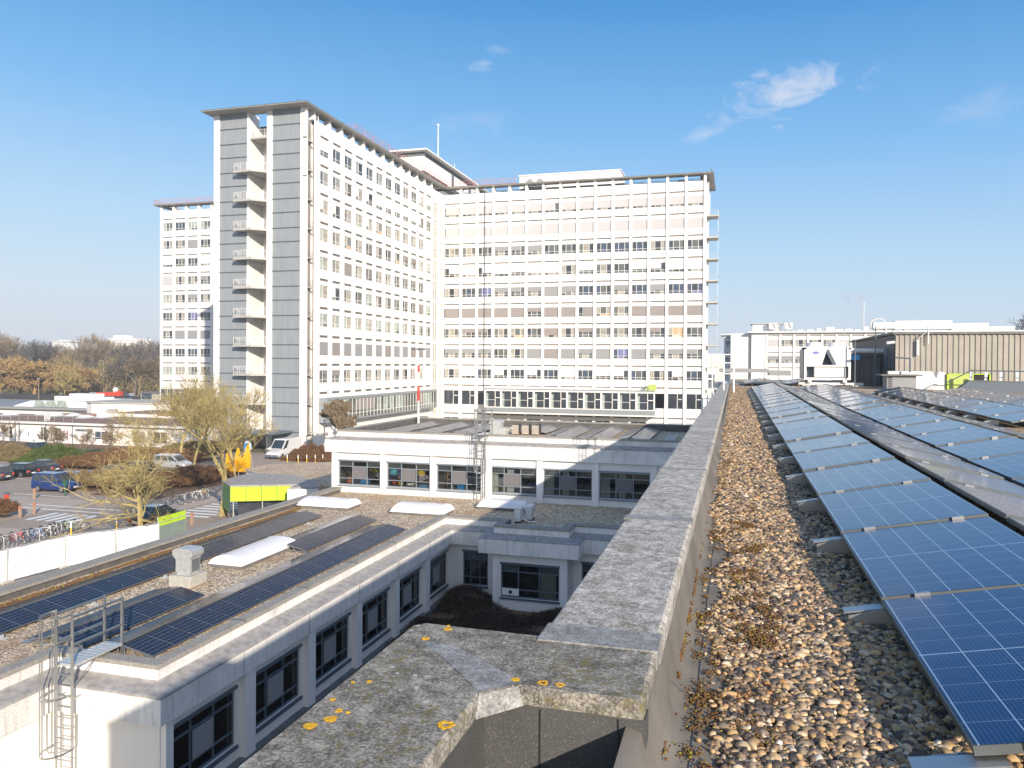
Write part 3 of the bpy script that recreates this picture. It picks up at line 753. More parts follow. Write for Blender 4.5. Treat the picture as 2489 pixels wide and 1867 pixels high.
# ================================================================ LOW WHITE BUILDING with gravel roof and panels
low = thing('low_wing', 'low white wing with gravel roof, grey capped two-step fascia and slate framed windows', 'building')
ZG, ZC, ZL = 4.60, 4.95, 4.40
def stepped(mb, path, closed=False, out=1, zc=ZC, zl=ZL, zb=3.65):
    """two-step parapet along a polyline; path = coping outer line, normal to the right-hand side of travel"""
    pts = [Vector(p) for p in path]; n = len(pts)
    def offs(d):
        res = []
        for i in range(n):
            a = (pts[i] - pts[i - 1]).normalized() if i > 0 else (pts[1] - pts[0]).normalized()
            b2 = (pts[(i + 1) % n] - pts[i]).normalized() if i < n - 1 else a
            na = Vector((a.y, -a.x)); nb = Vector((b2.y, -b2.x)); k = (na + nb); k = k / max(1e-6, k.dot(na)) if k.length > 1e-6 else na
            res.append(pts[i] + k * d)
        return res
    prof = [(-.42, ZG - .1 if zc == ZC else zc - .45, 1), (-.42, zc - .03, 1), (-.40, zc, 1), (.0, zc, 1), (.03, zc - .02, 1), (.03, zc - .11, 1), (.0, zc - .11, 0), (-.01, zl + .15, 0), (.02, zl + .13, 2), (.57, zl + .02, 2), (.61, zl, 2), (.61, zl - .05, 2), (.595, zl - .05, 0), (.595, zb, 0), (.30, zb, 0)]
    L = [offs(d) for d, z, q in prof]
    for k in range(len(prof) - 1):
        q = (3, 1, 1, 1, 1, 1, 0, 2, 2, 2, 2, 2, 0, 0)[k]
        for i in range(n - 1):
            a, b2 = L[k][i], L[k][i + 1]; c, d = L[k + 1][i + 1], L[k + 1][i]
            mb[q].face([(a.x, a.y, prof[k][1]), (b2.x, b2.y, prof[k][1]), (c.x, c.y, prof[k + 1][1]), (d.x, d.y, prof[k + 1][1])])
S = [MB() for _ in range(4)]
# traveling with outward side on the right: from left return, along the near end, up the long side, across court, block, on to the right
pathA = [(-18.0, 3.0), (-18.0, 17.12), (-14.60, 17.12), (-14.60, 38.32), (-11.50, 38.32), (-11.50, 37.0), (-7.66, 37.0), (-7.66, 38.32), (1.5, 38.32)]
stepped(S, pathA)
for q, (nm, mt) in enumerate((('fascia', 'fascia'), ('coping', 'coping_far'), ('ledge', 'ledge'), ('inner_upstand', 'bitumen'))): S[q].obj(nm, MT[mt], low)
# grey joint strips on the coping
for y in (20.9, 24.6, 28.3, 32.0, 35.6):
    g = MB(); g.box(-15.03, -14.565, y - .06, y + .06, 4.90, 4.957); g.obj('joint_strip', MT['ledge_slate'], low)
    g = MB(); g.box(-13.984, -13.978, y - .9, y - .885, 3.66, 4.35); g.obj('expansion_joint', MT['ledge_slate'], low)
# walls
def wallgrid(mb, o, ud, w, z0, z1, holes, depth, m=0, mr=None):
    """wall with real openings. o=(x,y), ud=unit dir; outward normal = right-hand side of ud"""
    o = Vector(o); ud = Vector(ud); nn = Vector((ud.y, -ud.x)); mr = m if mr is None else mr
    us = sorted({0, w} | {h[0] for h in holes} | {h[1] for h in holes}); zs = sorted({z0, z1} | {h[2] for h in holes} | {h[3] for h in holes})
    us = [u for u in us if 0 <= u <= w]; zs = [z for z in zs if z0 <= z <= z1]
    hs = [(round(a, 5), round(b2, 5), round(c, 5), round(d, 5)) for a, b2, c, d in holes]
    P = lambda u, z, d=0: (o.x + ud.x * u - nn.x * d, o.y + ud.y * u - nn.y * d, z)
    cols = []
    for k in range(len(zs) - 1):
        zc_ = (zs[k] + zs[k + 1]) / 2; start = None
        row = [h for h in hs if h[2] < zc_ < h[3]]
        for j in range(len(us) - 1):
            uc = (us[j] + us[j + 1]) / 2; inside = any(h[0] < uc < h[1] for h in row)
            if not inside and start is None: start = us[j]
            if (inside or j == len(us) - 2) and start is not None:
                e = us[j] if inside else us[j + 1]
                mb.face([P(start, zs[k]), P(e, zs[k]), P(e, zs[k + 1]), P(start, zs[k + 1])], m); start = None
    for a, b2, c, d in hs:
        mb.face([P(a, c), P(a, d), P(a, d, depth), P(a, c, depth)], mr); mb.face([P(b2, d), P(b2, c), P(b2, c, depth), P(b2, d, depth)], mr)
        mb.face([P(b2, c), P(a, c), P(a, c, depth), P(b2, c, depth)], mr); mb.face([P(a, d), P(b2, d), P(b2, d, depth), P(a, d, depth)], mr)
w = MB()
XW = -14.28
wins = [(17.05 + .25 + 3.6 * k, 17.05 + .25 + 2.80 + 3.6 * k) for k in range(6)]
wins = [(17.28, 20.02)] + [(20.88 + 3.56 * k, 23.62 + 3.56 * k) for k in range(5)]
wallgrid(w, (XW, 16.82), (0, 1), 38.02 - 16.82, 0.4, 3.9, [(a - 16.82, c - 16.82, 1.52, 3.22) for a, c in wins], .22)
wallgrid(w, (-17.70, 16.82), (1, 0), 17.70 - 14.28, -.1, 3.9, [], .2)
wallgrid(w, (-17.70, 2.7), (0, 1), 14.12, -.1, 3.9, [], .2)
wallgrid(w, (XW, 38.02), (1, 0), 2.83, 0.4, 3.9, [(.82, 2.17, 1.52, 3.25)], .15)
wallgrid(w, (-11.45, 38.02), (0, -1), 1.27, 0.4, 3.9, [], .15)
wallgrid(w, (-11.45, 36.75), (1, 0), 3.79, 0.4, 3.9, [(.42, 3.38, 1.46, 3.10)], .18)
wallgrid(w, (-7.66, 36.75), (0, 1), 1.27, 0.4, 3.9, [], .15)
wallgrid(w, (-7.66, 38.02), (1, 0), 6.9, 0.4, 3.9, [(.45, 2.7, 1.35, 3.1)], .15)
wallgrid(w, (-25.0, 60.0), (0, -1), 56, -.1, 4.7, [], .15)
w.obj('wall', MT['white2'], low)
g = MB()
for a, c in zip(wins[:-1], wins[1:]):
    g.box(-14.281, -14.06, a[1] + .20, c[0] - .16, 1.05, 3.66)
g.box(-14.281, -14.10, 16.84, 17.12, 0.4, 3.66)
g.each('pilaster', MT['white'], low)
g = MB(); g.box(-11.44, -11.14, 36.70, 36.752, 1.2, 3.66); g.box(-7.98, -7.68, 36.70, 36.752, 1.2, 3.66); g.each('pilaster', MT['white'], low)
g = MB(); g.box(-14.28, -14.02, 16.9, 38.0, .4, 1.06); g.obj('plinth', MT['ledge_slate'], low)
# roof deck
g = MB()
g.face([(-24.6, 3, ZG), (-18.1, 3, ZG), (-18.1, 17.4, ZG), (-14.7, 17.4, ZG), (-14.7, 38.6, ZG), (-14.7, 46, ZG), (-24.6, 46, ZG)])
g.face([(-14.7, 38.6, ZG), (-11.4, 38.6, ZG), (-11.4, 37.2, ZG), (-7.8, 37.2, ZG), (-7.8, 38.6, ZG), (1.4, 38.6, ZG), (1.4, 46, ZG), (-14.7, 46, ZG)])
g.obj('roof', MT['gravelfar'], low)
# left parapet: simple cap + dark inner face
g = MB(); g.box(-24.98, -24.32, 3, 45.2, 4.85, 4.955); g.obj('coping', MT['coping_far'], low)
g = MB(); g.box(-24.9, -24.42, 3, 45.2, 4.5, 4.85); g.obj('inner_upstand', MT['bitumen'], low)
# windows of the low wing
def lowwin(wd, ht, style):
    """origin bottom-left, x along, -y outward"""
    f = MB(); t = .06
    f.box(0, wd, -.03, .05, 0, t); f.box(0, wd, -.03, .05, ht - t, ht); f.box(0, t, -.03, .05, t, ht - t); f.box(wd - t, wd, -.03, .05, t, ht - t)
    xs = [wd * .30, wd * .66]; zl, zu = ht * .24, ht * .77
    for x in xs: f.box(x - .03, x + .03, -.028, .048, t, ht - t)
    sg = [(t, xs[0] - .03), (xs[0] + .03, xs[1] - .03), (xs[1] + .03, wd - t)]
    for a, c in sg: f.box(a, c, -.026, .046, zl - .03, zl + .03); f.box(a, c, -.026, .046, zu - .03, zu + .03)
    f.box(-.03, wd + .03, -.16, .0, ht + .002, ht + .10); f.box(-.04, wd + .04, -.18, .0, -.10, -.002)
    gl = MB(); gl.box(t, wd - t, .012, .018, t, ht - t)
    bl = MB(); cu = MB()
    if style == 0:
        bl.box(sg[1][0] + .02, sg[1][1] - .02, -.055, -.04, zl + .04, zu - .04); bl.box(sg[2][0], sg[2][1], .05, .06, zu + .03, ht - t); bl.box(sg[0][0], sg[0][1], .05, .06, zu + .03, ht - t)
        n = 9; x0, x1 = sg[2][0] + (sg[2][1] - sg[2][0]) * .45, sg[2][1]
        for k in range(n): cu.box(x0 + (x1 - x0) * k / n, x0 + (x1 - x0) * (k + .8) / n, .14, .18, t, zu)
    elif style == 1:
        bl.box(t, wd - t, .05, .06, zu - .02, ht - t)
    elif style == 2:
        bl.box(sg[0][0], sg[0][1], .05, .06, zu + .03, ht - t); bl.box(sg[2][0], sg[2][1], .05, .06, zu + .03, ht - t)
        for k in range(6): cu.box(sg[2][0] + .12 * k * 1.1, sg[2][0] + .12 * k * 1.1 + .12, .10, .13, t, ht - t)
    return f, gl, bl, cu
def build_window(parent, loc, rz, wd, ht, style, fm='framed', room=1.6):
    f, gl, bl, cu = lowwin(wd, ht, style)
    fo = f.obj('window', MT[fm], parent); fo.location = loc; fo.rotation_euler = (0, 0, rz)
    gl.obj('pane', MT['clear'], fo)
    if bl.v: bl.obj('blind', MT['greyblind'], fo)
    if cu.v: cu.obj('curtain', MT['curtain'], fo)
    r = MB(); r.face([(-.2, room, -.6), (wd + .2, room, -.6), (wd + .2, room, ht + .3), (-.2, room, ht + .3)]); r.face([(-.2, .2, -.6), (-.2, room, -.6), (-.2, room, ht + .3), (-.2, .2, ht + .3)])
    r.face([(wd + .2, .2, -.6), (wd + .2, room, -.6), (wd + .2, room, ht + .3), (wd + .2, .2, ht + .3)]); r.face([(-.2, .2, -.6), (wd + .2, .2, -.6), (wd + .2, room, -.6), (-.2, room, -.6)]); r.face([(-.2, .2, ht + .3), (wd + .2, .2, ht + .3), (wd + .2, room, ht + .3), (-.2, room, ht + .3)])
    r.obj('room', MT['interior'], fo)
    return fo
for a, c in wins: build_window(low, (XW - .10, a, 1.52), R(90), c - a, 1.70, 0)
build_window(low, (-13.46, 38.13, 1.52), 0, 1.35, 1.73, 1)
build_window(low, (-11.03, 36.86, 1.46), 0, 2.96, 1.64, 2)
build_window(low, (-7.21, 38.12, 1.35), 0, 2.25, 1.75, 1)
g = MB(); g.box(-10.98, -10.12, 36.80, 36.83, 1.56, 1.90); g.obj('vent_panel', MT['whitepaint'], low)
g = MB(); g.box(-10.62, -10.46, 36.785, 36.80, 1.64, 1.80); g.obj('vent_grille', MT['dark'], low)
# courtyard planting
g = MB(); g.box(-14.0, .2, 20, 38.4, 0.4, .85); struct(g, 'courtyard_soil', MT['soil'])
rs = np.random.RandomState(5)
def twigs(name, mat, pts, ln, wid, seed, up=.6, kind='stuff', label=None):
    """many small leaf/twig quads"""
    rs = np.random.RandomState(seed); n = len(pts)
    d = rs.normal(0, 1, (n, 3)); d[:, 2] = np.abs(d[:, 2]) * up + .1 * up; d /= np.linalg.norm(d, axis=1)[:, None]
    s_ = np.cross(d, rs.normal(0, 1, (n, 3))); s_ /= np.linalg.norm(s_, axis=1)[:, None]
    L = (ln * rs.uniform(.5, 1.4, n))[:, None]; W = (wid * rs.uniform(.6, 1.4, n))[:, None]
    V = np.stack([pts - s_ * W, pts + s_ * W, pts + d * L + s_ * W * .3, pts + d * L - s_ * W * .3], 1).astype(np.float32)
    me = bpy.data.meshes.new(name); me.vertices.add(n * 4); me.vertices.foreach_set('co', V.reshape(-1)); me.loops.add(n * 4); me.loops.foreach_set('vertex_index', np.arange(n * 4, dtype=np.int32))
    me.polygons.add(n); me.polygons.foreach_set('loop_start', np.arange(0, n * 4, 4, dtype=np.int32)); me.polygons.foreach_set('loop_total', np.full(n, 4, np.int32)); me.materials.append(mat); me.update(calc_edges=True)
    o = bpy.data.objects.new(name, me); COL.objects.link(o)
    if kind: o['kind'] = kind
    if label: o['label'] = label
    return o
n = 70000; x = rs.uniform(-14.0, -4, n); y = rs.uniform(28, 37.9, n)
keep = ~((x > -11.5) & (x < -7.6) & (y > 36.7)); x, y = x[keep], y[keep]
z = .95 + .16 * np.sin(x * 1.3 + y) + .14 * np.sin(y * 2.1 - x) + .75 * np.exp(-((x + 13.2) ** 2 / 1.5 + (y - 37.2) ** 2 / 1.0)) * .7 + rs.uniform(-.1, .12, len(x))
twigs('courtyard_ivy', MT['ivy'], np.stack([x, y, z], 1), .16, .018, 6, .5, label='dark brown dry ground cover filling the shaded courtyard')
# ---------------------------------------------------------------- panels on the low roof
G2 = 'dark solar panels on the low gravel roof'
def lowrow(x, y0, n, ds, both=True, z=ZG + .13):
    for k in range(n):
        y = y0 + 1.755 * k
        panel(x, y, z, -1, 'low', '%s panel of %s, side facing the windows' % (ORD[k], ds), G2)
        if both: panel(x - 2.16, y, z, 1, 'low', '%s panel of %s, side facing the car park' % (ORD[k], ds), G2)
lowrow(-21.32, 12.9, 14, 'the long row by the left low-roof parapet')
lowrow(-18.0, 18.2, 3, 'the short row behind the caged ladder')
lowrow(-18.0, 30.35, 4, 'the short row beyond the white skylight')
lowrow(-15.62, 18.15, 10, 'the row along the low-roof fascia')
# end supports
for k, (x, y) in enumerate(((-16.7, 18.12), (-19.08, 18.17), (-19.08, 30.3), (-22.4, 12.8))):
    g = MB()
    for s_ in (-1, 1): g.path([(x + s_ * 1.06, y, 4.66), (x + s_ * .12, y, 4.66), (x + s_ * .10, y, 4.90)], .022); g.path([(x + s_ * .10, y, 4.90), (x + s_ * 1.0, y, 4.70)], .018); g.tube((x + s_ * .5, y, 4.66), (x + s_ * .35, y, 4.84), .015)
    g.box(x - 1.2, x - .9, y - .1, y + .1, 4.605, 4.64); g.box(x + .95, x + 1.3, y - .1, y + .1, 4.605, 4.64)
    tag(g.obj('panel_rack', MT['alu']), ['aluminium end rack under the peaked row by the fascia, left of the roof corner', 'aluminium end rack behind the caged ladder platform', 'aluminium end rack at the right end of the white skylight', 'aluminium end rack of the long row by the left parapet'][k], 'rack')
feet = [(-15.5, 18.15 + 1.755 * k) for k in range(11)] + [(-21.2, 18.2 + 3.51 * k) for k in range(6)]
fb = MB(); fb.box(-.18, .2, -.1, .1, 0, .03); fb.box(.0, .04, -.08, .08, .03, .12); fbm = fb.mesh('base_plate', MT['galv'])
for k, (x, y) in enumerate(feet):
    t = thing('mounting_foot', ('%s aluminium foot from the roof corner under the fascia panel row' % ORD[k]) if k < 11 else ('%s aluminium foot from the near end under the long left panel row' % ORD[k - 11]), 'mounting bracket', (x, y, ZG + .005), 0, 'feet of the low roof panels')
    place('base_plate', fbm, t)
# ---------------------------------------------------------------- barrel skylights
def skylight(x0, x1, y0, y1, label, zb=ZG, axis='x'):
    t = thing('barrel_skylight', label, 'skylight', ((x0 + x1) / 2, (y0 + y1) / 2, zb), 0, 'white barrel skylights')
    L, W = ((x1 - x0), (y1 - y0)) if axis == 'x' else ((y1 - y0), (x1 - x0))
    k = MB(); k.box(-L / 2 + .05, L / 2 - .05, -W / 2 + .05, W / 2 - .05, 0, .17); ko = k.obj('curb', MT['ledge_slate'], t)
    v = MB(); N = 14; H = W * .22
    pr = [(-W / 2 * math.cos(math.pi * i / N), .172 + H * math.sin(math.pi * i / N) ** .8) for i in range(N + 1)]
    # slightly hipped ends
    for i in range(N):
        a, c = pr[i], pr[i + 1]
        ea = .22 * (a[1] - .172) / H; ec = .22 * (c[1] - .172) / H
        v.face([(-L / 2 + ea, a[0], a[1]), (L / 2 - ea, a[0], a[1]), (L / 2 - ec, c[0], c[1]), (-L / 2 + ec, c[0], c[1])])
        for s_ in (-1, 1):
            tri = [(s_ * (L / 2 - ea), a[0], a[1]), (s_ * (L / 2 - ec), c[0], c[1]), (s_ * (L / 2 - .0), 0, .172)]
            v.face(tri if s_ > 0 else tri[::-1])
    v.box(-L / 2 - .03, L / 2 + .03, -W / 2 - .03, W / 2 + .03, .165, .185)
    vo = v.obj('vault', MT['opal'], t)
    for i in range(1, 3):
        rb = MB(); x = -L / 2 + L * i / 3
        for j in range(N): rb.face([(x - .02, pr[j][0] * 1.01, pr[j][1] + .012), (x + .02, pr[j][0] * 1.01, pr[j][1] + .012), (x + .02, pr[j + 1][0] * 1.01, pr[j + 1][1] + .012), (x - .02, pr[j + 1][0] * 1.01, pr[j + 1][1] + .012)])
        rb.obj('rib', MT['whitepaint'], t)
    if axis == 'y': t.rotation_euler = (0, 0, R(90))
    return t
skylight(-20.55, -19.0, 27.0, 31.2, 'white barrel skylight between the two peaked panel rows, long side running away', axis='y')
skylight(-24.2, -20.95, 39.6, 41.3, 'white barrel skylight nearest the left parapet')
skylight(-18.3, -15.15, 39.5, 41.3, 'white barrel skylight in the middle of the roof, left of the roof ladder foot')
skylight(-14.2, -11.2, 42.4, 44.0, 'white barrel skylight at the foot of the wall ladder, half in shadow')
# ---------------------------------------------------------------- galvanised roof vent
t = thing('roof_vent', 'galvanised steel vent cowl on a pale plinth between the panel rows', 'vent', (-19.75, 24.75, ZG))
g = MB(); g.box(-.48, .48, -.48, .48, 0, .42, bev=.02); g.obj('plinth', MT['concrete'], t)
g = MB(); g.box(-.27, .27, -.27, .27, .42, .50); g.box(-.31, .31, -.30, .30, .50, 1.02); g.extr([(-.31, 1.02), (.31, 1.02), (.44, 1.16), (.44, 1.32), (.30, 1.40), (-.30, 1.40), (-.44, 1.32), (-.44, 1.16)], 'y', -.33, .33); g.obj('cowl', MT['galv'], t)
g = MB(); g.box(.36, .44, -.26, .26, 1.165, 1.17); [g.extr([(s_ * .32, .54), (s_ * .345, .54), (s_ * .345, 1.0), (s_ * .32, 1.0)], 'y', -.22, .22) for s_ in (-1, 1)]; g.obj('louvre', MT['alu'], t)
# ---------------------------------------------------------------- small air conditioner
t = thing('air_conditioner', 'pair of small white air conditioner units on the courtyard block roof', 'air conditioner', (-10.9, 39.7, ZG))
for k, (dx, dy) in enumerate(((0, 0), (.42, .62))):
    g = MB(); g.box(dx - .17, dx + .17, dy - .42, dy + .42, .10, .80, bev=.02); c = g.obj('casing', MT['offwhite'], t)
    g = MB(); g.torus((dx + .175, dy, .46), .26, .012, 'x'); g.torus((dx + .175, dy, .46), .17, .01, 'x'); g.torus((dx + .175, dy, .46), .08, .01, 'x'); g.obj('fan_grille', MT['galv'], c)
    g = MB(); g.box(dx - .15, dx + .15, dy - .36, dy - .28, 0, .10); g.box(dx - .15, dx + .15, dy + .28, dy + .36, 0, .10); g.obj('foot', MT['black'], c)
g = MB(); g.path([(.2, -.3, .3), (.5, -.45, .2), (.7, -.3, .12), (.95, -.1, .08)], .03); g.path([(.2, -.2, .25), (.6, -.25, .1), (.9, .1, .06)], .025); g.obj('pipe', MT['whitepaint'], t)
# ---------------------------------------------------------------- caged ladders
def ladder(name, label, loc, rz, H, top, cage0, stand, plat=1.1, cagew=.68):
    """local: wall plane y=0, outward -y; rails rise from z=0 to H+1.1; platform at z=top going +y"""
    t = thing(name, label, 'ladder', loc, rz, 'caged roof ladders'); w_ = .25
    yl = -stand
    g = MB()
    for s_ in (-1, 1): g.box(s_ * w_ - .03, s_ * w_ + .03, yl - .015, yl + .015, 0, H)
    g.obj('rail', MT['alu'], t)
    g = MB(); z = .25
    while z < top: g.box(-w_ + .03, w_ - .03, yl - .016, yl + .016, z - .012, z + .012); z += .28
    g.obj('rung', MT['alu'], t)
    g = MB(); N = 12
    def ring(z, wd=.05):
        pts = [(-w_ - .02, yl)] + [(-cagew / 2 * math.cos(math.pi * k / N), yl - .05 - cagew * .92 * math.sin(math.pi * k / N) ** .8) for k in range(N + 1)] + [(w_ + .02, yl)]
        for a, c in zip(pts[:-1], pts[1:]):
            g.face([(a[0], a[1], z), (c[0], c[1], z), (c[0], c[1], z + wd), (a[0], a[1], z + wd)]); g.face([(c[0] * .98, c[1] * .995, z), (a[0] * .98, a[1] * .995, z), (a[0] * .98, a[1] * .995, z + wd), (c[0] * .98, c[1] * .995, z + wd)])
            g.face([(a[0], a[1], z + wd), (c[0], c[1], z + wd), (c[0] * .98, c[1] * .995, z + wd), (a[0] * .98, a[1] * .995, z + wd)])
        return pts
    z = cage0
    while z < H - .2: ring(z); z += 1.45
    pts = ring(H - .08)
    for k in (1, 4, 7, 10, 13):
        p = pts[k]; g.box(p[0] - .018, p[0] + .018, p[1] - .006, p[1] + .006, cage0, H - .03)
    g.obj('safety_cage', MT['alu'], t)
    g = MB(); pe = yl + plat
    g.box(-w_ - .05, w_ + .05, yl + .03, pe, top - .05, top); 
    for k in range(10): g.box(-w_ - .03, w_ + .03, yl + .05 + k * plat / 10.5, yl + .075 + k * plat / 10.5, top, top + .008)
    g.obj('platform', MT['galv'], t)
    g = MB()
    for s_ in (-1, 1):
        x = s_ * (w_ + .05)
        g.box(x - .03, x + .03, pe - .06, pe, top - .35, H - .1)
        g.box(x - .02, x + .02, yl, pe, H - .18, H - .12); g.box(x - .02, x + .02, yl, pe, top + .52, top + .58)
    g.obj('handrail', MT['alu'], t)
    g = MB()
    for zz in (.4, 1.9, 3.4, top - .9):
        if zz < top: [g.box(s_ * w_ - .015, s_ * w_ + .015, yl, (0 if zz < top - 1.2 else .0), zz, zz + .04) for s_ in (-1, 1)]
    for s_ in (-1, 1): g.tube((s_ * w_, yl, top - .6), (s_ * w_, yl + .75, top - .08), .015)
    g.obj('wall_bracket', MT['alu'], t)
    return t
ladder('caged_ladder', 'aluminium caged ladder with platform and hand rails at the low roof corner', (-16.74, 16.5, -1.6), 0, 8.1, 6.68, 2.9 + 1.6, .30, 1.7)
# ================================================================ MIDDLE BUILDING (one storey higher)
mid = thing('gym_wing', 'white building with big windows showing exercise balls and peaked panels on its roof', 'building')
S = [MB() for _ in range(4)]
stepped(S, [(-25.05, 60), (-25.05, 45.9), (1.5, 45.9)], zc=8.60, zl=8.04, zb=7.2)
for q, (nm, mt) in enumerate((('fascia', 'fascia'), ('coping', 'coping_far'), ('ledge', 'ledge'), ('inner_upstand', 'bitumen'))): S[q].obj(nm, MT[mt], mid)
YM = 45.56
cx = [-25.2, -21.75, -18.33, -14.95, -11.42, -8.03, -4.62, -1.2, 2.2]
w = MB()
holes = [(cx[k] + .40 + 25.2, cx[k + 1] - .03 + 25.2, 5.06, 6.62) for k in range(8)]
wallgrid(w, (-25.2, YM), (1, 0), 27.4, 4.5, 7.4, holes, .25)
wallgrid(w, (-25.2, 60), (0, -1), 14.44, -.1, 7.4, [], .2)
w.obj('wall', MT['white'], mid)
g = MB()
for k, x in enumerate(cx[:-1]): g.box(x + .0, x + .38, YM - .13, YM + .001, 4.605, 7.21)
g.each('pilaster', MT['white'], mid)
g = MB(); g.box(-25.1, 1.6, 46, 58.7, 8.0, 8.1); g.obj('roof', MT['gravelfar'], mid)
g = MB(); g.extr([(57.9, 8.0), (58.35, 8.0), (58.35, 8.55), (57.9, 8.55)], 'x', -24.8, 1.5); g.obj('inner_upstand', MT['bitumen'], mid)
g = MB(); g.box(-24.6, 1.5, 57.85, 58.4, 8.55, 8.62); g.obj('coping', MT['coping_far'], mid)
def midwin(k, style):
    x0, x1 = cx[k] + .40, cx[k + 1] - .03; wd, ht = x1 - x0, 1.56
    f = MB(); t = .055
    f.box(0, wd, -.03, .04, 0, t); f.box(0, wd, -.03, .04, ht - t, ht); f.box(0, t, -.03, .04, t, ht - t); f.box(wd - t, wd, -.03, .04, t, ht - t)
    xs = [wd * .33, wd * .67]; zl, zu = .42, 1.20
    for x in xs: f.box(x - .028, x + .028, -.028, .038, t, ht - t)
    sg = [(t, xs[0] - .028), (xs[0] + .028, xs[1] - .028), (xs[1] + .028, wd - t)]
    for a, c in sg: f.box(a, c, -.026, .036, zl - .022, zl + .022); f.box(a, c, -.026, .036, zu - .022, zu + .022)
    f.box(-.02, wd + .02, -.20, -.005, ht + .02, ht + .10); f.box(-.02, wd + .02, -.2, .0, -.09, -.002)
    fo = f.obj('window', MT['frameg'], mid); fo.location = (x0, YM + .12, 5.06)
    g = MB(); g.box(t, wd - t, .010, .016, t, ht - t); g.obj('pane', MT['clear'], fo)
    b = MB(); b.box(sg[1][0] + .02, sg[1][1] - .02, -.05, -.04, zl + .03, zu - .02); b.box(sg[0][0], sg[0][1], .045, .055, zu + .02, ht - t); b.box(sg[2][0], sg[2][1], .045, .055, zu + .02, ht - t); 
    b.obj('blind', MT['screen'], fo)
    r = MB(); D = 2.6
    r.face([(-.2, D, -.5), (wd + .2, D, -.5), (wd + .2, D, ht + .4), (-.2, D, ht + .4)]); r.face([(-.2, .2, -.5), (wd + .2, .2, -.5), (wd + .2, D, -.5), (-.2, D, -.5)]); r.face([(-.2, .2, ht + .4), (wd + .2, .2, ht + .4), (wd + .2, D, ht + .4), (-.2, D, ht + .4)])
    r.face([(-.3, .2, -.5), (-.3, D, -.5), (-.3, D, ht + .4), (-.3, .2, ht + .4)]); r.face([(wd + .25, .2, -.5), (wd + .25, D, -.5), (wd + .25, D, ht + .4), (wd + .25, .2, ht + .4)])
    r.obj('room', MT['interior'], fo)
    if style == 'curtain':
        c = MB()
        for a, e in ((.0, .55), (wd * .36, wd * .50)):
            n = 8
            for q in range(n): c.box(a + (e - a) * q / n + .06, a + (e - a) * (q + .75) / n + .06, .12, .16 + .02 * (q % 2), t, ht - t)
        c.obj('curtain', MT['creamcurtain'], fo)
    elif style == 'bin':
        pass
    return x0
MT['screen'] = simple('grey_insect_screen', (0.15, 0.145, 0.15), 0.8, var=0.05)
MT['creamcurtain'] = simple('cream_curtain', (0.75, 0.72, 0.62), 0.8, var=0.08, sc=8)
st = ['toys', 'toys', 'bin', 'curtain', 'curtain', 'curtain', 'bin', 'bin']
for k in range(8): midwin(k, st[k])
def toy(name, label, cat, build, mat, loc):
    g = MB(); build(g); o = g.obj(name, mat, smooth=name == 'exercise_ball'); o.location = loc; tag(o, label, cat); return o
def col(name, c, r=.4): return simple(name, c, r, var=0.04)
yw = YM + .44
ball = lambda r_: (lambda g: g.ball((0, 0, 0), r_, N=20, n=14))
cT, cN, cR, cY, cO, cB = col('turquoise_vinyl', (.06, .45, .50)), col('navy_vinyl', (.03, .05, .22)), col('red_vinyl', (.60, .06, .04)), col('yellow_vinyl', (.78, .48, .02)), col('orange_vinyl', (.75, .22, .03)), MT['skyblue']
GB = 'exercise balls in the gym window'
for lab, r_, c, x, z in (('turquoise exercise ball at the left of the second gym window', .29, cT, -21.05, 6.02), ('navy exercise ball beside the turquoise one in the second gym window', .29, cN, -20.48, 5.98), ('coral exercise ball behind the middle screen of the second gym window', .27, cR, -19.75, 5.85),
                         ('yellow exercise ball at the centre right of the second gym window', .28, cY, -19.15, 6.02), ('small yellow exercise ball low in the second gym window', .20, cY, -20.55, 5.30), ('red exercise ball low at the left of the second gym window', .17, cR, -21.0, 5.32), ('grey exercise ball at the right of the first gym window', .24, MT['greyblind'], -22.05, 5.70)):
    o = toy('exercise_ball', lab, 'ball', ball(r_), c, (x, yw, z)); o['group'] = GB
o = toy('foam_arch', 'yellow foam arch leaning in the first gym window', 'foam arch', lambda g: [g.box(.52 * math.cos(a), .62 * math.cos(a) + .14, -.05, .05, .55 * math.sin(a), .55 * math.sin(a) + .14) for a in [k * .12 for k in range(2, 13)]], cY, (-22.75, yw, 5.45))
toy('storage_crate', 'blue plastic crate low in the middle of the first gym window', 'crate', lambda g: g.box(-.28, .28, -.2, .2, 0, .30, bev=.02), cB, (-23.05, yw, 5.12))
toy('storage_crate', 'dark blue crate left of the bright one in the first gym window', 'crate', lambda g: g.box(-.22, .22, -.2, .2, 0, .32, bev=.02), cN, (-23.65, yw + .3, 5.12))
toy('toy_ring_stack', 'orange and blue stacked rings low at the left of the first gym window', 'toy', lambda g: [g.torus((0, 0, .08 + .10 * k), .2 - .02 * k, .05, 'z') for k in range(4)], cO, (-24.15, yw, 5.12))
toy('exercise_wedge', 'red foam wedge between balls in the second gym window', 'foam wedge', lambda g: g.extr([(-.3, 0), (.35, 0), (-.25, .25)], 'y', -.15, .15), cO, (-20.35, yw, 5.62))
toy('storage_crate', 'blue crate at the bottom right of the second gym window', 'crate', lambda g: g.box(-.4, .4, -.15, .15, 0, .14, bev=.01), cB, (-18.85, yw, 5.12))
toy('foam_roll', 'cream foam ring low in the second gym window', 'foam ring', lambda g: g.torus((0, 0, .18), .24, .08, 'z'), MT['creamcurtain'], (-19.85, yw, 5.1))
toy('waste_bin', 'bright blue bin low in the third gym window', 'bin', lambda g: g.prism([(-.22, -.15), (.22, -.15), (.22, .15), (-.22, .15)], 0, .36, top=[(-.26, -.18), (.26, -.18), (.26, .18), (-.26, .18)]), cB, (-16.42, yw, 5.10))
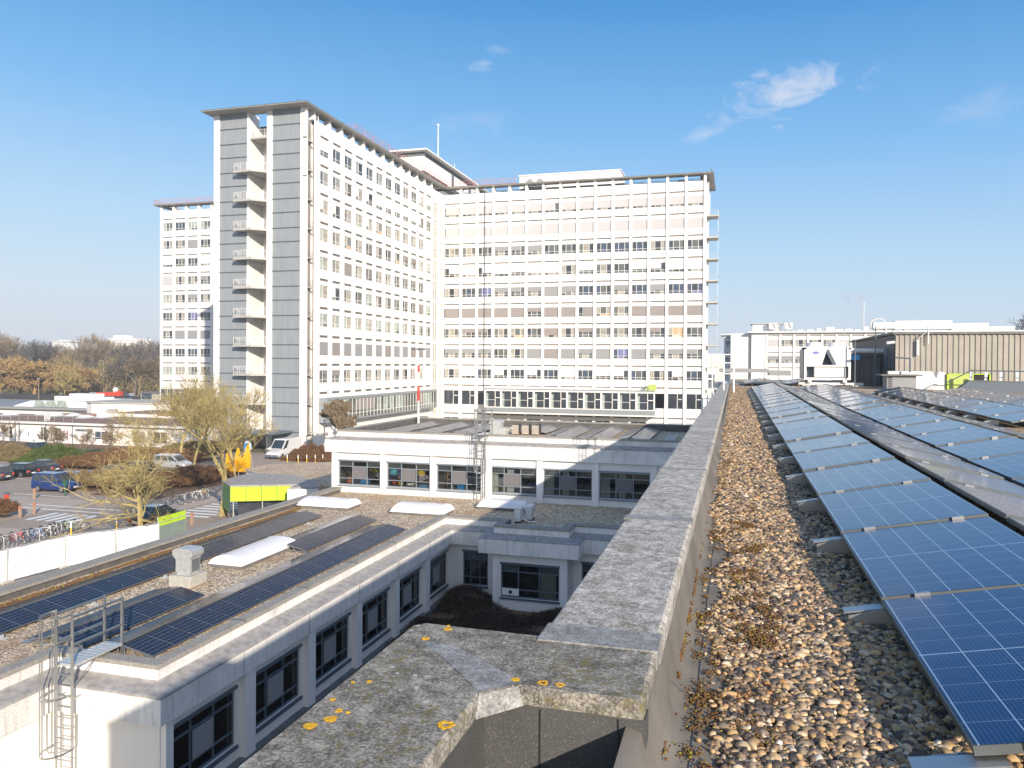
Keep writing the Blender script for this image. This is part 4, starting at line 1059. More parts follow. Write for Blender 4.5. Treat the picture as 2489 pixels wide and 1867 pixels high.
toy('wooden_chair_back', 'orange brown wooden chair back in the third gym window', 'chair', lambda g: [g.box(-.02, .02, -.02, .02, 0, .9), g.box(.3, .34, -.02, .02, 0, .5), g.box(-.02, .34, -.02, .02, .45, .5), g.tube((0, 0, .9), (.34, 0, .5), .02)], col('orange_wood', (.55, .27, .08)), (-17.35, yw, 5.2))
toy('desk_tray', 'yellow tray on the sill of the fifth gym window', 'tray', lambda g: [g.box(-.16, .16, -.1, .1, 0, .05), g.box(-.16, -.13, -.1, .1, .05, .16), g.box(.13, .16, -.1, .1, .05, .16)], cY, (-9.75, yw, 5.12))
toy('stool', 'dark blue stool seen in the fourth gym window', 'stool', lambda g: [g.ball((0, 0, .55), .24, .2, .14), g.tube((0, 0, 0), (0, 0, .5), .03), g.torus((0, 0, .03), .2, .02, 'z')], cN, (-11.95, yw + .3, 5.0))
ladder('caged_ladder', 'aluminium caged ladder rising in front of the gym windows to the higher roof', (-14.88, 45.28, 4.62), 0, 5.62, 4.05, 1.75, .14, 1.35)
g = MB(); g.box(-14.62, -14.22, 45.30, 45.42, 4.62, 7.2); tag(g.obj('cable_duct', MT['offwhite']), 'white vertical cable duct right beside the gym wall ladder', 'duct')
# rooftop panels in peaked pairs
MT['pvgrey'] = solar('solar_cells_brownish', (0.20, 0.175, 0.155), (0.34, 0.32, 0.30), 0.3, 0.5)
MT['framealugrey'] = MT['framealu']; PM['grey'] = panel_mesh('grey')
G3 = 'brownish solar panels peaked on the gym roof'
for j, xr in enumerate((-23.0, -20.5, -18.1, -13.5, -11.1, -8.7, -6.25)):
    for k in range(5):
        y = 48.6 + 1.755 * k; z = 8.1 + .13; nm = '%s peak from the left on the gym roof' % ORD[j]
        if j == 3 and k < 2: continue
        panel(xr + 1.08, y, z, -1, 'grey', '%s brownish panel, right slope, %s' % (ORD[k], nm), G3)
        panel(xr - 1.08, y, z, 1, 'grey', '%s brownish panel, left slope, %s' % (ORD[k], nm), G3)
# vent + condensers
t = thing('roof_vent', 'silver vent cowl on the gym roof right of the ladder top', 'vent', (-15.75, 51.3, 8.1))
g = MB(); g.box(-.35, .35, -.4, .4, 0, .72); g.extr([(-.35, .72), (.35, .72), (.45, .84), (.33, .98), (-.33, .98), (-.45, .84)], 'y', -.42, .42); g.obj('cowl', MT['galv'], t)
g = MB(); g.box(.36, .75, -.35, .35, 0, .5); g.path([(.75, 0, .3), (1.0, 0, .5), (1.2, 0, .4)], .06); g.obj('duct', MT['galv'], t)
for k in range(3):
    t = thing('condenser_unit', ['left', 'middle', 'right'][k] + ' one of three beige condensers on the gym roof', 'air conditioner', (-14.55 + k * .72 + .0, 52.0, 8.1), 0, 'three beige condensers on the gym roof')
    g = MB(); g.box(-.27, .27, -.25, .25, .05, .62, bev=.02); g.obj('casing', simple('beige_casing%d' % k, (.55, .48, .40), .6), t)
    g = MB(); g.path([(.30, -.27, .1), (.30, -.27, .75), (.38, -.27, .75), (.38, -.27, .1)], .04); g.obj('pipe', MT['black'], t)
    g = MB(); [g.box(-.24, .24, -.262, -.252, .12 + .07 * q, .15 + .07 * q) for q in range(7)]; g.obj('louvre', MT['taupe'], t)
g = MB()
for s_ in (-1, 1): g.path([(-3.9 + s_ * .25, 48.6, 8.2), (-3.9 + s_ * .25, 53.5, 8.3)], .03)
for q in range(12): g.tube((-4.15, 48.8 + q * .4, 8.22), (-3.65, 48.8 + q * .4, 8.22), .02)
tag(g.obj('loose_ladder', MT['galv']), 'grey ladder lying flat in shadow at the right end of the gym roof', 'ladder')
# camera mast
t = thing('lamp_mast', 'slender white and red banded mast with small lamps behind the gym roof', 'mast', (-24.25, 57.6, 8.1))
g = MB(); g.tube((0, 0, 0), (0, 0, 4.7), .10, r1=.06, n=10); g.tube((0, 0, 4.7), (0, 0, 6.0), .05, r1=.035); g.obj('pole', MT['offwhite'], t)
g = MB(); g.tube((0, 0, 1.9), (0, 0, 3.1), .105, r1=.095, n=10); g.tube((0, 0, 4.2), (0, 0, 4.72), .085, n=10); g.obj('red_band', MT['red'], t)
g = MB(); g.path([(-.5, 0, 6.0), (.5, 0, 6.0)], .03); [g.box(x - .12, x + .12, -.15, .05, 5.95, 6.08) for x in (-.45, 0, .45)]; g.path([(0, 0, 5.9), (.15, 0, 5.5), (-.05, 0, 5.3), (.1, 0, 5.1)], .02); g.obj('lamp_head', MT['framed'], t)
# ================================================================ HOSPITAL (cross-shaped tall slab building)
hos = thing('hospital_building', 'tall white hospital block with grey ribbed end towers and thin overhanging roof', 'building')
SH = 4.305
YR = 156.7; XT = -60.28; XE = -5.55; XFL = -133.2; YT = 101.0
rw = random.Random(21)
FILL = {'clear': 'gl_dark', 'grey': 'gl_grey', 'beige': 'gl_beige', 'blue': 'gl_blue', 'mint': 'gl_mint'}
WMATS = ['frame', 'gl_dark', 'gl_grey', 'gl_beige', 'gl_blue', 'gl_mint', 'taupe', 'greyblind', 'paleblind', 'whiteblind', 'curtain', 'curtainb', 'orangec']
WI = {k: i for i, k in enumerate(WMATS)}
WM_ = [MT[k] for k in WMATS]
def fwin(wd, ht, cols, seed, style):
    """one facade window: frame bars, panes of different fill, outside blind; local x along, z up, outward -y"""
    r = random.Random(seed); g = MB(); t = .07
    g.box(0, wd, -.04, .04, 0, t); g.box(0, wd, -.04, .04, ht - t, ht); g.box(0, t, -.04, .04, t, ht - t); g.box(wd - t, wd, -.04, .04, t, ht - t)
    xs = [0] + [sum(cols[:k + 1]) * wd for k in range(len(cols) - 1)] + [wd]
    for x in xs[1:-1]: g.box(x - .05, x + .05, -.038, .038, t, ht - t)
    zt = ht * .27
    g.box(t, wd - t, -.036, .036, zt - .035, zt + .035)
    pal = {'full': ['gl_dark', 'gl_grey', 'gl_grey', 'gl_beige', 'gl_dark'], 'blue': ['gl_blue', 'gl_dark', 'curtainb', 'gl_blue'], 'mint': ['gl_mint', 'gl_mint', 'gl_grey', 'gl_beige'], 'warm': ['gl_beige', 'gl_grey', 'orangec', 'gl_beige', 'curtain'], 'dark': ['gl_dark', 'gl_blue', 'gl_dark', 'gl_grey']}
    st = style if style in pal else 'full'
    for k in range(len(cols)):
        a, c = xs[k], xs[k + 1]; p1 = r.choice(pal[st]); p2 = p1 if r.random() < .6 else r.choice(pal[st])
        g.box(a + .02, c - .02, .0, .01, zt, ht - t, WI[p1]); g.box(a + .02, c - .02, .0, .01, t, zt, WI[p2])
    bl = {'paleopen': ('paleblind', .80), 'pale': ('paleblind', 1.0), 'taupe': ('taupe', 1.0), 'grey': ('greyblind', 1.0), 'greyhalf': ('greyblind', r.choice([.5, .62, .72])), 'white': ('whiteblind', r.choice([.6, .72, .8])), 'taupehalf': ('taupe', r.choice([.45, .6, .75]))}
    if style in bl:
        m_, h_ = bl[style]; x0, x1 = 0, wd
        if r.random() < .25 and h_ < 1: x1 = xs[-2]
        if r.random() < .15 and style in ('white', 'taupe') and len(cols) > 2: x0 = xs[1]
        g.box(x0 + .03, x1 - .03, -.10, -.06, ht * (1 - h_) + .02, ht - .01, WI[m_])
    g.box(-.03, wd + .03, -.13, -.02, -.05, -.002)
    return g
stuffL = MB()
def put(variant, loc, rz, big, mcache={}):
    if big:
        key = id(variant)
        if key not in mcache: mcache[key] = variant.mesh('window', WM_)
        place('window', mcache[key], hos, loc, (0, 0, rz))
    else:
        stuffL.add(variant, Matrix.Translation(loc) @ Matrix.Rotation(rz, 4, 'Z'))
vz = lambda k: 47.28 - SH * k
w = MB(); vent = MB()
def ventstrip(mb, o, ud, wd, z, h=.34):
    n = 3
    o = Vector(o); ud = Vector(ud); nn = Vector((ud.y, -ud.x))
    for k in range(n):
        a = wd * k / n + (.0 if k == 0 else .09); c = wd * (k + 1) / n - .0
        p = lambda u: (o.x + ud.x * u - nn.x * .12, o.y + ud.y * u - nn.y * .12)
        mb.face([(*p(a), z), (*p(c), z), (*p(c), z + h), (*p(a), z + h)], 0)
# ---- long flank facing the low buildings (facade x = XT)
LY0, LY1 = 103.0, YR
cols_l = [(104.85 + 3.82 * i, 107.45 + 3.82 * i) for i in range(12)]
wh = []
for i, (a, c) in enumerate(cols_l):
    for k in range(10):
        wh.append((a - LY0, c - LY0, vz(k) - 2.96, vz(k) - 1.01)) if not (i == 11 and k in (2, 4, 8)) else None
        wh.append((a - LY0, c - LY0, vz(k) - .36, vz(k)))
        ventstrip(vent, (XT, a), (0, 1), c - a, vz(k) - .36, .36)
wh = [h for h in wh if h]
wh += [(11 * 3.82 + 105.0 - LY0 - .15, 11 * 3.82 + 107.2 - LY0, vz(k) - 5.2, vz(k) - .3) for k in ()]
# stair glazing strips
st1, st2 = (150.7 - LY0, 152.9 - LY0), (154.5 - LY0, 156.0 - LY0)
for s_ in (st1, st2):
    for k in range(11): wh.append((s_[0], s_[1], max(2.2, vz(k) - 3.9), vz(k) - .05 if k else 46.4))
wallgrid(w, (XT, LY0), (0, 1), LY1 - LY0, 0, 49.10, [(a, b2, c, d) for a, b2, c, d in wh if d > c and c > 0], .22)
styles_l = [['white', 'full', 'full', 'full', 'full', 'full', 'full', 'full', 'full', 'full', 'white', 'white'],
            ['full', 'full', 'full', 'white', 'white', 'white', 'white', 'white', 'white', 'white', 'white', 'full'],
            ['white', 'white', 'warm', 'warm', 'white', 'warm', 'warm', 'warm', 'warm', 'warm', 'warm', 'full'],
            ['mint', 'full', 'warm', 'warm', 'full', 'full', 'full', 'warm', 'taupehalf', 'taupehalf', 'mint', 'mint'],
            ['mint', 'full', 'taupe', 'full', 'full', 'full', 'full', 'full', 'full', 'full', 'full', 'full'],
            ['mint', 'white', 'warm', 'full', 'mint', 'full', 'full', 'full', 'full', 'full', 'taupe', 'mint'],
            ['mint'] * 12, ['grey', 'taupe', 'grey', 'grey', 'grey', 'grey', 'taupe', 'grey', 'grey', 'taupe', 'taupe', 'grey'],
            ['full', 'taupehalf', 'full', 'warm', 'full', 'warm', 'full', 'full', 'full', 'full', 'full', 'full'], []]
cacheW = {}
def variant(wd, ht, cols, style, v):
    k = (round(wd, 2), round(ht, 2), tuple(cols), style, v)
    if k not in cacheW: cacheW[k] = fwin(wd, ht, cols, hash(k[3]) % 1 + v * 17 + len(style), style)
    return cacheW[k]
for k in range(9):
    for i, (a, c) in enumerate(cols_l):
        if i == 11 and k in (2, 4, 8): continue
        put(variant(2.6, 1.95, (.40, .60), styles_l[k][i], rw.randrange(5)), (XT - .13, a, vz(k) - 2.96), R(90), i < 3)
g = MB()
for (a, c) in ((150.7, 152.9), (154.5, 156.0)):
    g.box(XT - .21, XT - .16, a, c, 2.2, 46.4, 1); 
    for z in np.arange(2.4, 46.4, SH / 2): g.box(XT - .2, XT - .02, a, c, z, z + .10, 0)
    g.box(XT - .2, XT - .03, (a + c) / 2 - .04, (a + c) / 2 + .04, 2.2, 46.4, 0)
g.obj('stair_glazing', [MT['frame'], MT['gl_beige']], hos)
# ---- projecting glazed bay at the bottom of the flank
bay = thing('x', 'x', 'x') if False else None
g = MB(); g.box(XT - .02, XT + 1.5, 104.6, 149.3, 7.25, 7.62); g.box(XT - .02, XT + 1.5, 104.6, 149.3, 3.9, 4.2); g.box(XT - .02, XT + 1.5, 104.6, 104.9, 4.2, 7.25); g.box(XT - .02, XT + 1.5, 149.0, 149.3, 4.2, 7.25)
bo = g.obj('glazed_bay', MT['zinc'], hos)
g = MB(); n = 34; r = random.Random(3)
for k in range(n):
    a = 104.95 + 44.0 * k / n; c = 104.95 + 44.0 * (k + 1) / n
    m_ = 2 if 7 <= k < 12 or 26 <= k < 29 else r.choice([1, 1, 1, 3, 3])
    g.box(XT + 1.34, XT + 1.38, a, c, 4.9 if m_ != 2 else 5.4, 7.2, m_ + 0); g.box(XT + 1.34, XT + 1.38, a, c, 4.2, 4.9 if m_ != 2 else 5.4, 3)
    g.box(XT + 1.38, XT + 1.44, a, a + .09, 4.2, 7.25, 0)
g.box(XT + 1.38, XT + 1.43, 104.95, 148.95, 4.86, 4.94, 0)
g.obj('bay_window', [MT['frame'], MT['gl_mint'], MT['taupe'], MT['gl_grey']], hos)
# low level strips under the bay
g = MB()
for i in range(12): g.box(XT - .01, XT + .02, 105.2 + 3.7 * i, 107.5 + 3.7 * i, 1.75, 2.2)
g.obj('low_vent', MT['taupe'], hos)
# ---- right arm facade y = YR facing the camera
RX0 = XT
cxs = [XE - .25 - 3.614 * i for i in range(15)][::-1]
edges = [(XT + .1, cxs[0] - .28)] + [(cxs[k] + .28, cxs[k + 1] - .28) for k in range(14)]
wh = []
for j, (a, c) in enumerate(edges):
    for k in range(11):
        if k < 10: wh.append((a - RX0, c - RX0, vz(k) - 2.96, vz(k) - 1.01)) if k < 9 else None
        if k < 10: wh.append((a - RX0, c - RX0, vz(k) - .30, vz(k) - .02)); ventstrip(vent, (a, YR), (1, 0), c - a, vz(k) - .30, .28)
    wh.append((a - RX0, c - RX0, 4.3, 7.25)); wh.append((a - RX0, c - RX0, 2.2, 2.5)); wh.append((a - RX0, c - RX0, .3, 1.5))
    ventstrip(vent, (a, YR), (1, 0), c - a, 2.2, .3)
wh = [h for h in wh if h]
wallgrid(w, (RX0, YR), (1, 0), XE - RX0, 0, 49.10, wh, .22)
def st_r(k, j):
    if k == 0: return 'paleopen'
    if k == 1: return 'pale'
    if k == 2: return 'full' if j in (0, 1, 2, 7, 8, 13, 14) else ('greyhalf' if j in (3, 4, 5) else ('blue' if j in (9, 10, 11, 14) else 'full'))
    if k == 3: return 'white' if j not in (7, 9, 10) else 'full'
    if k == 4: return ['full', 'blue', 'blue', 'greyhalf', 'greyhalf', 'greyhalf', 'grey', 'greyhalf', 'blue', 'dark', 'greyhalf', 'blue', 'greyhalf', 'blue', 'blue'][j]
    if k == 5: return 'taupe' if j not in (5, 9, 10) else ('taupehalf' if j == 5 else 'warm')
    if k == 6: return rw.choice(['full', 'full', 'dark', 'warm', 'taupehalf'])
    if k == 7: return ['greyhalf', 'greyhalf', 'greyhalf', 'full', 'full', 'grey', 'taupe', 'grey', 'greyhalf', 'grey', 'blue', 'grey', 'greyhalf', 'greyhalf', 'greyhalf'][j]
    return rw.choice(['white', 'full', 'full', 'dark', 'white'])
for k in range(9):
    for j, (a, c) in enumerate(edges):
        put(variant(3.05, 1.95, (.30, .40, .30), st_r(k, j), rw.randrange(5)), ((a + c) / 2 - 1.525, YR + .13, vz(k) - 2.96), 0, j >= 7 or (j in (3, 4) and k < 2))
g = MB()
for x in cxs: g.box(x - .26, x + .26, YR - .24, YR + .01, 0, 50.35)
g.each('pilaster', MT['white'], hos)
g = MB(); g.tube((-50.95, YR - .25, 0), (-50.95, YR - .25, 50), .075, n=6); g.obj('drainpipe', MT['framed'], hos)
# tall first-floor windows and the projecting gallery
for j, (a, c) in enumerate(edges):
    g = MB(); inb = 3 <= j <= 12
    y = YR + .1
    if not inb:
        g.box(a, c, y, y + .02, 4.3, 7.25, 1); 
        for u in (.0, .62, .96): g.box(a + (c - a) * u, a + (c - a) * u + .12, y - .08, y, 4.3, 7.25, 0)
        g.box(a + (c - a) * .62, c, y - .08, y, 6.1, 6.25, 0)
    g.box(a, c, y, y + .02, .3, 1.5, rw.choice([1, 3, 3])); g.box(a, a + .12, y - .08, y, .3, 1.5, 0); g.box(a + (c - a) * .5, a + (c - a) * .5 + .12, y - .08, y, .3, 1.5, 0)
    g.obj('ground_window', [MT['frame'], MT['gl_dark'], MT['taupe'], MT['paleblind']], hos)
gx0, gx1 = -50.0, -14.9
g = MB(); g.box(gx0, gx1, YR - 3.0, YR - .05, 7.35, 7.75); g.box(gx0, gx1, YR - 3.0, YR - .05, 2.75, 4.1); g.obj('gallery_slab', MT['white2'], hos)
g = MB(); g.box(gx0 - .05, gx1 + .05, YR - 3.1, YR - 2.95, 7.7, 7.95); g.box(gx0 - .03, gx1 + .03, YR - 3.06, YR - 2.98, 3.05, 3.95, 0); g.obj('gallery_edge', MT['zinc'], hos)
g = MB(); pitch = (gx1 - gx0 - .3) / 10
for j in range(10):
    a = gx0 + .15 + pitch * j; c = a + pitch
    g.box(a - .15, a + .22, YR - 3.0, YR - 2.7, 4.1, 7.35, 0); g.box(a + .22, c - .15, YR - 2.8, YR - 2.78, 4.1, 7.35, 1)
    g.box(a + pitch * .62, a + pitch * .62 + .12, YR - 2.9, YR - 2.8, 4.1, 7.35, 0); g.box(a + pitch * .62, c - .15, YR - 2.9, YR - 2.8, 5.9, 6.05, 0); g.box(a + .22, a + pitch * .62, YR - 2.88, YR - 2.8, 5.5, 5.56, 0)
    g.box(a + .25, a + .7, YR - 2.85, YR - 2.81, 4.1, 6.9, 2)
g.box(gx1 - .25, gx1, YR - 3.0, YR - 2.7, 4.1, 7.35, 0); g.box(gx1 - .1, gx1, YR - 2.7, YR - .05, 4.1, 7.35, 1)
g.box(gx0, gx0 + .1, YR - 2.7, YR - .05, 4.1, 7.35, 1)
g.obj('gallery_window', [MT['white'], MT['gl_dark'], MT['gl_mint']], hos)
# ---- end face of right arm with balconies
wallgrid(w, (XE, YR), (0, 1), 14.0, 0, 49.1, [], .2)
g = MB()
g.box(XE, XE + .35, YR + 4.4, YR + 4.8, 0, 50.3); g.box(XE - .01, XE + .12, YR + 9.6, YR + 10.0, 0, 50.3); g.each('pilaster', MT['offwhite'], hos)
for k in range(11):
    z = 42.35 - SH * k + .55
    s_ = MB(); s_.prism([(XE, YR + 2.6), (XE + 2.1, YR + 2.6), (XE + 2.3, YR + 3.2), (XE + 2.3, YR + 6.6), (XE, YR + 6.6)], z - .32, z - .05); bo = s_.obj('balcony', MT['soffit'], hos)
    r_ = MB(); q = [(XE + .1, YR + 2.7), (XE + 2.0, YR + 2.7), (XE + 2.2, YR + 3.3), (XE + 2.2, YR + 6.5)]
    for a, c in zip(q[:-1], q[1:]): r_.tube((*a, z + 1.0), (*c, z + 1.0), .03, n=5)
    for a in np.linspace(.1, 1.0, 10): r_.tube((XE + 2.1 * a, YR + 2.7, z), (XE + 2.1 * a, YR + 2.7, z + 1.0), .012, n=4)
    r_.tube((XE + 2.2, YR + 3.4, z - 4), (XE + 2.2, YR + 3.4, z + 1.0), .022, n=5)
    r_.obj('balcony_rail', MT['galv'], bo)
# ---- far left arm
wh = []; FL = []
for i in range(15):
    a = XFL + .75 + 3.54 * i; c = a + 2.8
    if c > -76.3: break
    FL.append((a, c))
    for k in range(10): wh.append((a - XFL, c - XFL, vz(k) - 2.96, vz(k) - 1.01)) if k < 9 else None; wh.append((a - XFL, c - XFL, vz(k) - .30, vz(k) - .02)); ventstrip(vent, (a, YR), (1, 0), c - a, vz(k) - .30, .28)
wh = [h for h in wh if h]
wallgrid(w, (XFL, YR), (1, 0), -76.1 - XFL, 0, 49.1, wh, .22)
stl = [['mint', 'blue', 'mint', 'mint'], ['full', 'full', 'grey', 'full'], ['white', 'full', 'full', 'white'], ['pale', 'full', 'full', 'greyhalf'], ['mint', 'full', 'greyhalf', 'full'], ['full', 'full', 'blue', 'full'], ['full', 'grey', 'grey', 'grey'], ['dark', 'dark', 'dark', 'dark'], ['mint', 'warm', 'mint', 'full'], []]
for k in range(9):
    for i, (a, c) in enumerate(FL[:5]):
        put(variant(2.8, 1.95, (.34, .32, .34), stl[k][i % 4], rw.randrange(5)), (a, YR + .13, vz(k) - 2.96), 0, False)
g = MB(); g.box(XFL + .5, -78, YR - .35, YR - .3, 2.4, 6.4, 1); g.box(XFL + .4, -77.9, YR - .5, YR - .02, 6.4, 6.8, 0); g.box(XFL + .4, -78, YR - .4, YR - .02, 1.9, 2.4, 2)
for i in range(24): x = XFL + .5 + i * 1.9; g.box(x, x + .14, YR - .42, YR - .36, 2.4, 6.4, 0)
g.box(XFL + .5, -78, YR - .42, YR - .36, 4.2, 4.32, 0)
g.obj('entrance_glazing', [MT['frame'], MT['gl_blue'], MT['taupe']], hos)
# ---- bodies behind facades
wallgrid(w, (XFL, YR + 14), (0, -1), 14, 0, 49.1, [], .2)
wallgrid(w, (-76.1, YR), (0, -1), YR - 103, 0, 49.1, [], .2)
wallgrid(w, (XE, YR + 14), (-1, 0), XE - XFL, 0, 49.1, [], .2)
w.obj('wall', MT['white'], hos)
vent.obj('vent_strip', MT['vent'], hos)['kind'] = 'stuff'
so_ = stuffL.obj('window', WM_, hos); so_['kind'] = 'stuff'; so_['label'] = 'the further and smaller windows of the hospital facades'
g = MB(); g.box(XFL + .3, XE - .3, YR + .3, YR + 13.7, 48.6, 49.0); g.box(-75.8, XT - .3, 104, YR - .01, 48.6, 49.0); g.obj('terrace', MT['bedding'], hos)
# roof-level piers and roof slab with sloped soffit
g = MB()
for i in range(13): g.box(XT - .95, XT - .0, 103.5 + 3.82 * i + .55 - .45, 103.5 + 3.82 * i + .55 + .25, 49.1, 50.35)
for i in range(13): g.box(-76.1, -75.2, 103.5 + 3.82 * i, 103.5 + 3.82 * i + .6, 49.1, 50.35)
for x in cxs: g.box(x - .26, x + .26, YR + .01, YR + .8, 49.1, 50.35); g.box(x - .26, x + .26, YR + 13.2, YR + 14, 49.1, 50.35)
for i in range(16): x = XFL + .25 + 3.54 * i; g.box(x - .3, x + .3, YR, YR + .8, 49.1, 50.35); g.box(x - .3, x + .3, YR + 13.2, YR + 14, 49.1, 50.35)
g.each('roof_pier', MT['white2'], hos)
def roofslab(x0, x1, y0, y1, ov=(1.9, 1.9, 1.9, 1.9), skip=-1):
    a, b2, c, d = x0 - ov[0], x1 + ov[1], y0 - ov[2], y1 + ov[3]
    g = MB(); w_ = 1.3; I = [(x0, y0), (x1, y0), (x1, y1), (x0, y1)]; O = [(a, c), (b2, c), (b2, d), (a, d)]; J = [(x0 + w_, y0 + w_), (x1 - w_, y0 + w_), (x1 - w_, y1 - w_), (x0 + w_, y1 - w_)]
    def ringf(P, zp, Q, zq):
        for k in range(4):
            l = (k + 1) % 4
            if skip == k: continue
            g.face([(*P[k], zp), (*P[l], zp), (*Q[l], zq), (*Q[k], zq)])
    ringf(J, 50.3, I, 50.3); ringf(I, 50.3, O, 50.38); ringf(O, 50.38, O, 50.45); ringf(O, 50.45, J, 50.45); ringf(J, 50.45, J, 50.3)
    return g, (a, b2, c, d)
g1, e1 = roofslab(XFL, XE, YR, YR + 14, (1.2, 1.35, 1.0, 2.0)); g2, e2 = roofslab(-76.1, XT, YT, YR - 1.02, (0.95, 1.0, 1.9, 0), 2); 
g1.add(g2); g1.obj('roof', MT['soffit'], hos)
g = MB()
for (a, b2, c, d), sk in ((e1, 0), (e2, 1)):
    g.box(a - .02, b2 + .02, c - .02, c + .3, 50.451, 50.56); 
    g.box(b2 - .3, b2 + .02, c + .31, d, 50.451, 50.56); g.box(a - .02, a + .3, c + .31, d, 50.451, 50.56)
g.obj('roof_edge', MT['roofedge'], hos)
# red guard rails on the roof
g = MB()
def railline(p, q, z0=50.5):
    p = Vector(p); q = Vector(q); n = max(1, int((q - p).length / 3.0))
    for z in (.15, .65, 1.15): g.tube((p.x, p.y, z0 + z), (q.x, q.y, z0 + z), .045, n=5, m=0)
    for k in range(n + 1): u = p + (q - p) * (k / n); g.tube((u.x, u.y, z0), (u.x, u.y, z0 + 1.2), .04, n=5, m=1)
railline((XT + .9, 114.5), (XT + .9, YR - .9)); railline((XT - 4, 114.5), (XT + .9, 114.5)); railline((XT + .9, YR - .9), (-44, YR - .9)); railline((XFL - 1, YR - .9), (-78, YR - .9)); railline((XFL - 1, YR - .9), (XFL - 1, YR + 8))
g.obj('guard_rail', [MT['pinkred'], MT['pinkred']], hos)
# grey clutter inside the roof terrace
g = MB(); r = random.Random(9)
for k in range(26): x = -56 + k * 1.95; g.box(x, x + r.uniform(.8, 1.8), YR + 2.2, YR + 3.2, 49.0, 49.0 + r.uniform(.5, 1.0))
for k in range(13): g.path([(XT - 1.6, 105 + 3.8 * k, 49.9), (XT - 1.6, 107.5 + 3.8 * k, 49.5)], .08)
for z in (49.45, 49.75): g.tube((-57, YR + 1.2, z), (XE - 1, YR + 1.2, z), .05, n=5)
g.obj('terrace_plant', MT['greyblind'], hos)
# ---- the two grey ribbed end panels with balcony shaft between
pz = [0, 3.1, 5.45, 8.0]
g = MB(); jn = MB()
def ribtower(x0, x1, y0, y1):
    g.box(x0, x1, y0, y1, 0, 50.3)
zj = []
z = 48.05
while z > 1: zj += [z]; z -= SH * .53; zj += [z]; z -= SH * .47
for (x0, x1) in ((-75.15, -70.35), (-66.05, -61.35)):
    g.box(x0, x1, YT + .12, YT + .6, 0, 50.3)
    for z in zj: jn.box(x0, x1, YT + .02, YT + .119, z - .06, z + .06)
    # side returns
g.obj('ribbed_cladding', MT['zinc'], hos)
jn.each('cladding_joint', MT['framed'], hos)
g = MB()
for (x0, x1) in ((-76.12, -75.15), (-66.95, -66.05), (-61.35, -60.29)): g.box(x0, x1, YT - .02, YT + (.9 if x0 < -62 else .32), 0, 50.3)
g.box(-70.35, -70.0, YT + .0, YT + 2.6, 0, 50.3)
g.box(-76.12, -75.6, YT + .9, 104, 0, 50.3)
g.box(-75.2, -66.0, 104.6, 105.1, 0, 49.0); g.box(-67.0, -60.9, 104.0, 104.4, 0, 49.0)
g.box(-61.2, XT, 103.0, 104.0, 49.1, 50.3)
g.each('end_pier', MT['white'], hos)
g = MB(); g.box(-75.3, -70.02, YT + .6, 104.58, 0, 49.0); g.box(-66.1, -61.5, YT + .6, 103.0, 0, 49.0); g.box(-61.5, -61.15, 101.4, 104.2, 0, 49.0); g.obj('shaft_wall', MT['white2'], hos)
# recess walls on the flank beside the tower
g = MB(); g.box(-61.1, -60.85, 101.33, 103.0, 2.4, 49.0); g.obj('recess_wall', MT['taupe'], hos)
for k in range(12):
    z = 44.70 - SH * k + 1.0
    s_ = MB(); s_.prism([(-70.0, 104.6), (-71.7, YT - .4), (-71.7, YT - 1.4), (-69.3, YT - 2.0), (-66.9, YT - .5), (-66.9, 104.6)] if False else [(-70.0, 104.6), (-70.0, YT - .02), (-71.9, YT - .02), (-71.9, YT - 1.2), (-68.6, YT - 1.5), (-66.96, YT - .02), (-66.96, 104.6)], z - .28, z - .02)
    if k == 0: s_ = MB(); s_.prism([(-69.95, YT + .2), (-67.0, YT + .1), (-67.0, 104.6), (-69.95, 104.6)], z - .28 + .9, z + .9)
    bo = s_.obj('balcony', MT['soffit'], hos)
    if k == 0: z += .9
    r_ = MB(); pts = [(-71.8, YT - .1), (-71.8, YT - 1.1), (-68.65, YT - 1.4), (-67.05, YT - .06)] if k else [(-69.9, YT + .3), (-67.0, YT + .3)]
    for a, c in zip(pts[:-1], pts[1:]):
        r_.tube((*a, z + 1.1), (*c, z + 1.1), .04, n=5); r_.tube((*a, z + .1), (*c, z + .1), .03, n=5)
        n = max(2, int(math.dist(a, c) / .28))
        for q in range(n + 1): u = q / n; r_.tube((a[0] + (c[0] - a[0]) * u, a[1] + (c[1] - a[1]) * u, z), (a[0] + (c[0] - a[0]) * u, a[1] + (c[1] - a[1]) * u, z + 1.1), .018 if q % 4 else .04, n=4)
    r_.obj('balcony_rail', MT['offwhite'], bo)
    d = MB(); d.box(-67.9, -67.0, 104.55, 104.59, z, z + 2.1, 0); d.box(-68.9, -68.0, 104.55, 104.59, z + 1.0, z + 1.9, 0); d.box(-68.9, -68.6, 104.5, 104.55, z + 1.3, z + 1.6, 1); d.obj('balcony_door', [MT['framed'], MT['limep']], bo)
    # small landing in the flank recess
    if k < 11:
        e = MB(); e.box(-60.85, XT + .02, 101.33, 102.98, z - .2 - (.9 if k == 0 else 0), z - .05 - (.9 if k == 0 else 0)); eo = e.obj('landing', MT['soffit'], hos)
        e = MB()
        for q in range(6): e.tube((XT - .05, 101.5 + q * .28, z - .05), (XT - .05, 101.5 + q * .28, z + 1.0), .015, n=4)
        e.tube((XT - .05, 101.95, z + 1.0), (XT - .05, 103.0, z + 1.0), .025, n=4); e.obj('landing_rail', MT['alu'], eo)
g = MB()
for z0, z1 in ((45.9, 49.9), (40.3, 45.3)): g.box(-60.7, -60.15, YT - .35, YT - .05, z0, z1 - .6, bev=.05); g.tube((-60.4, YT - .2, z1 - .6), (-60.4, YT - .2, z1), .05)
g.obj('antenna', MT['offwhite'], hos)
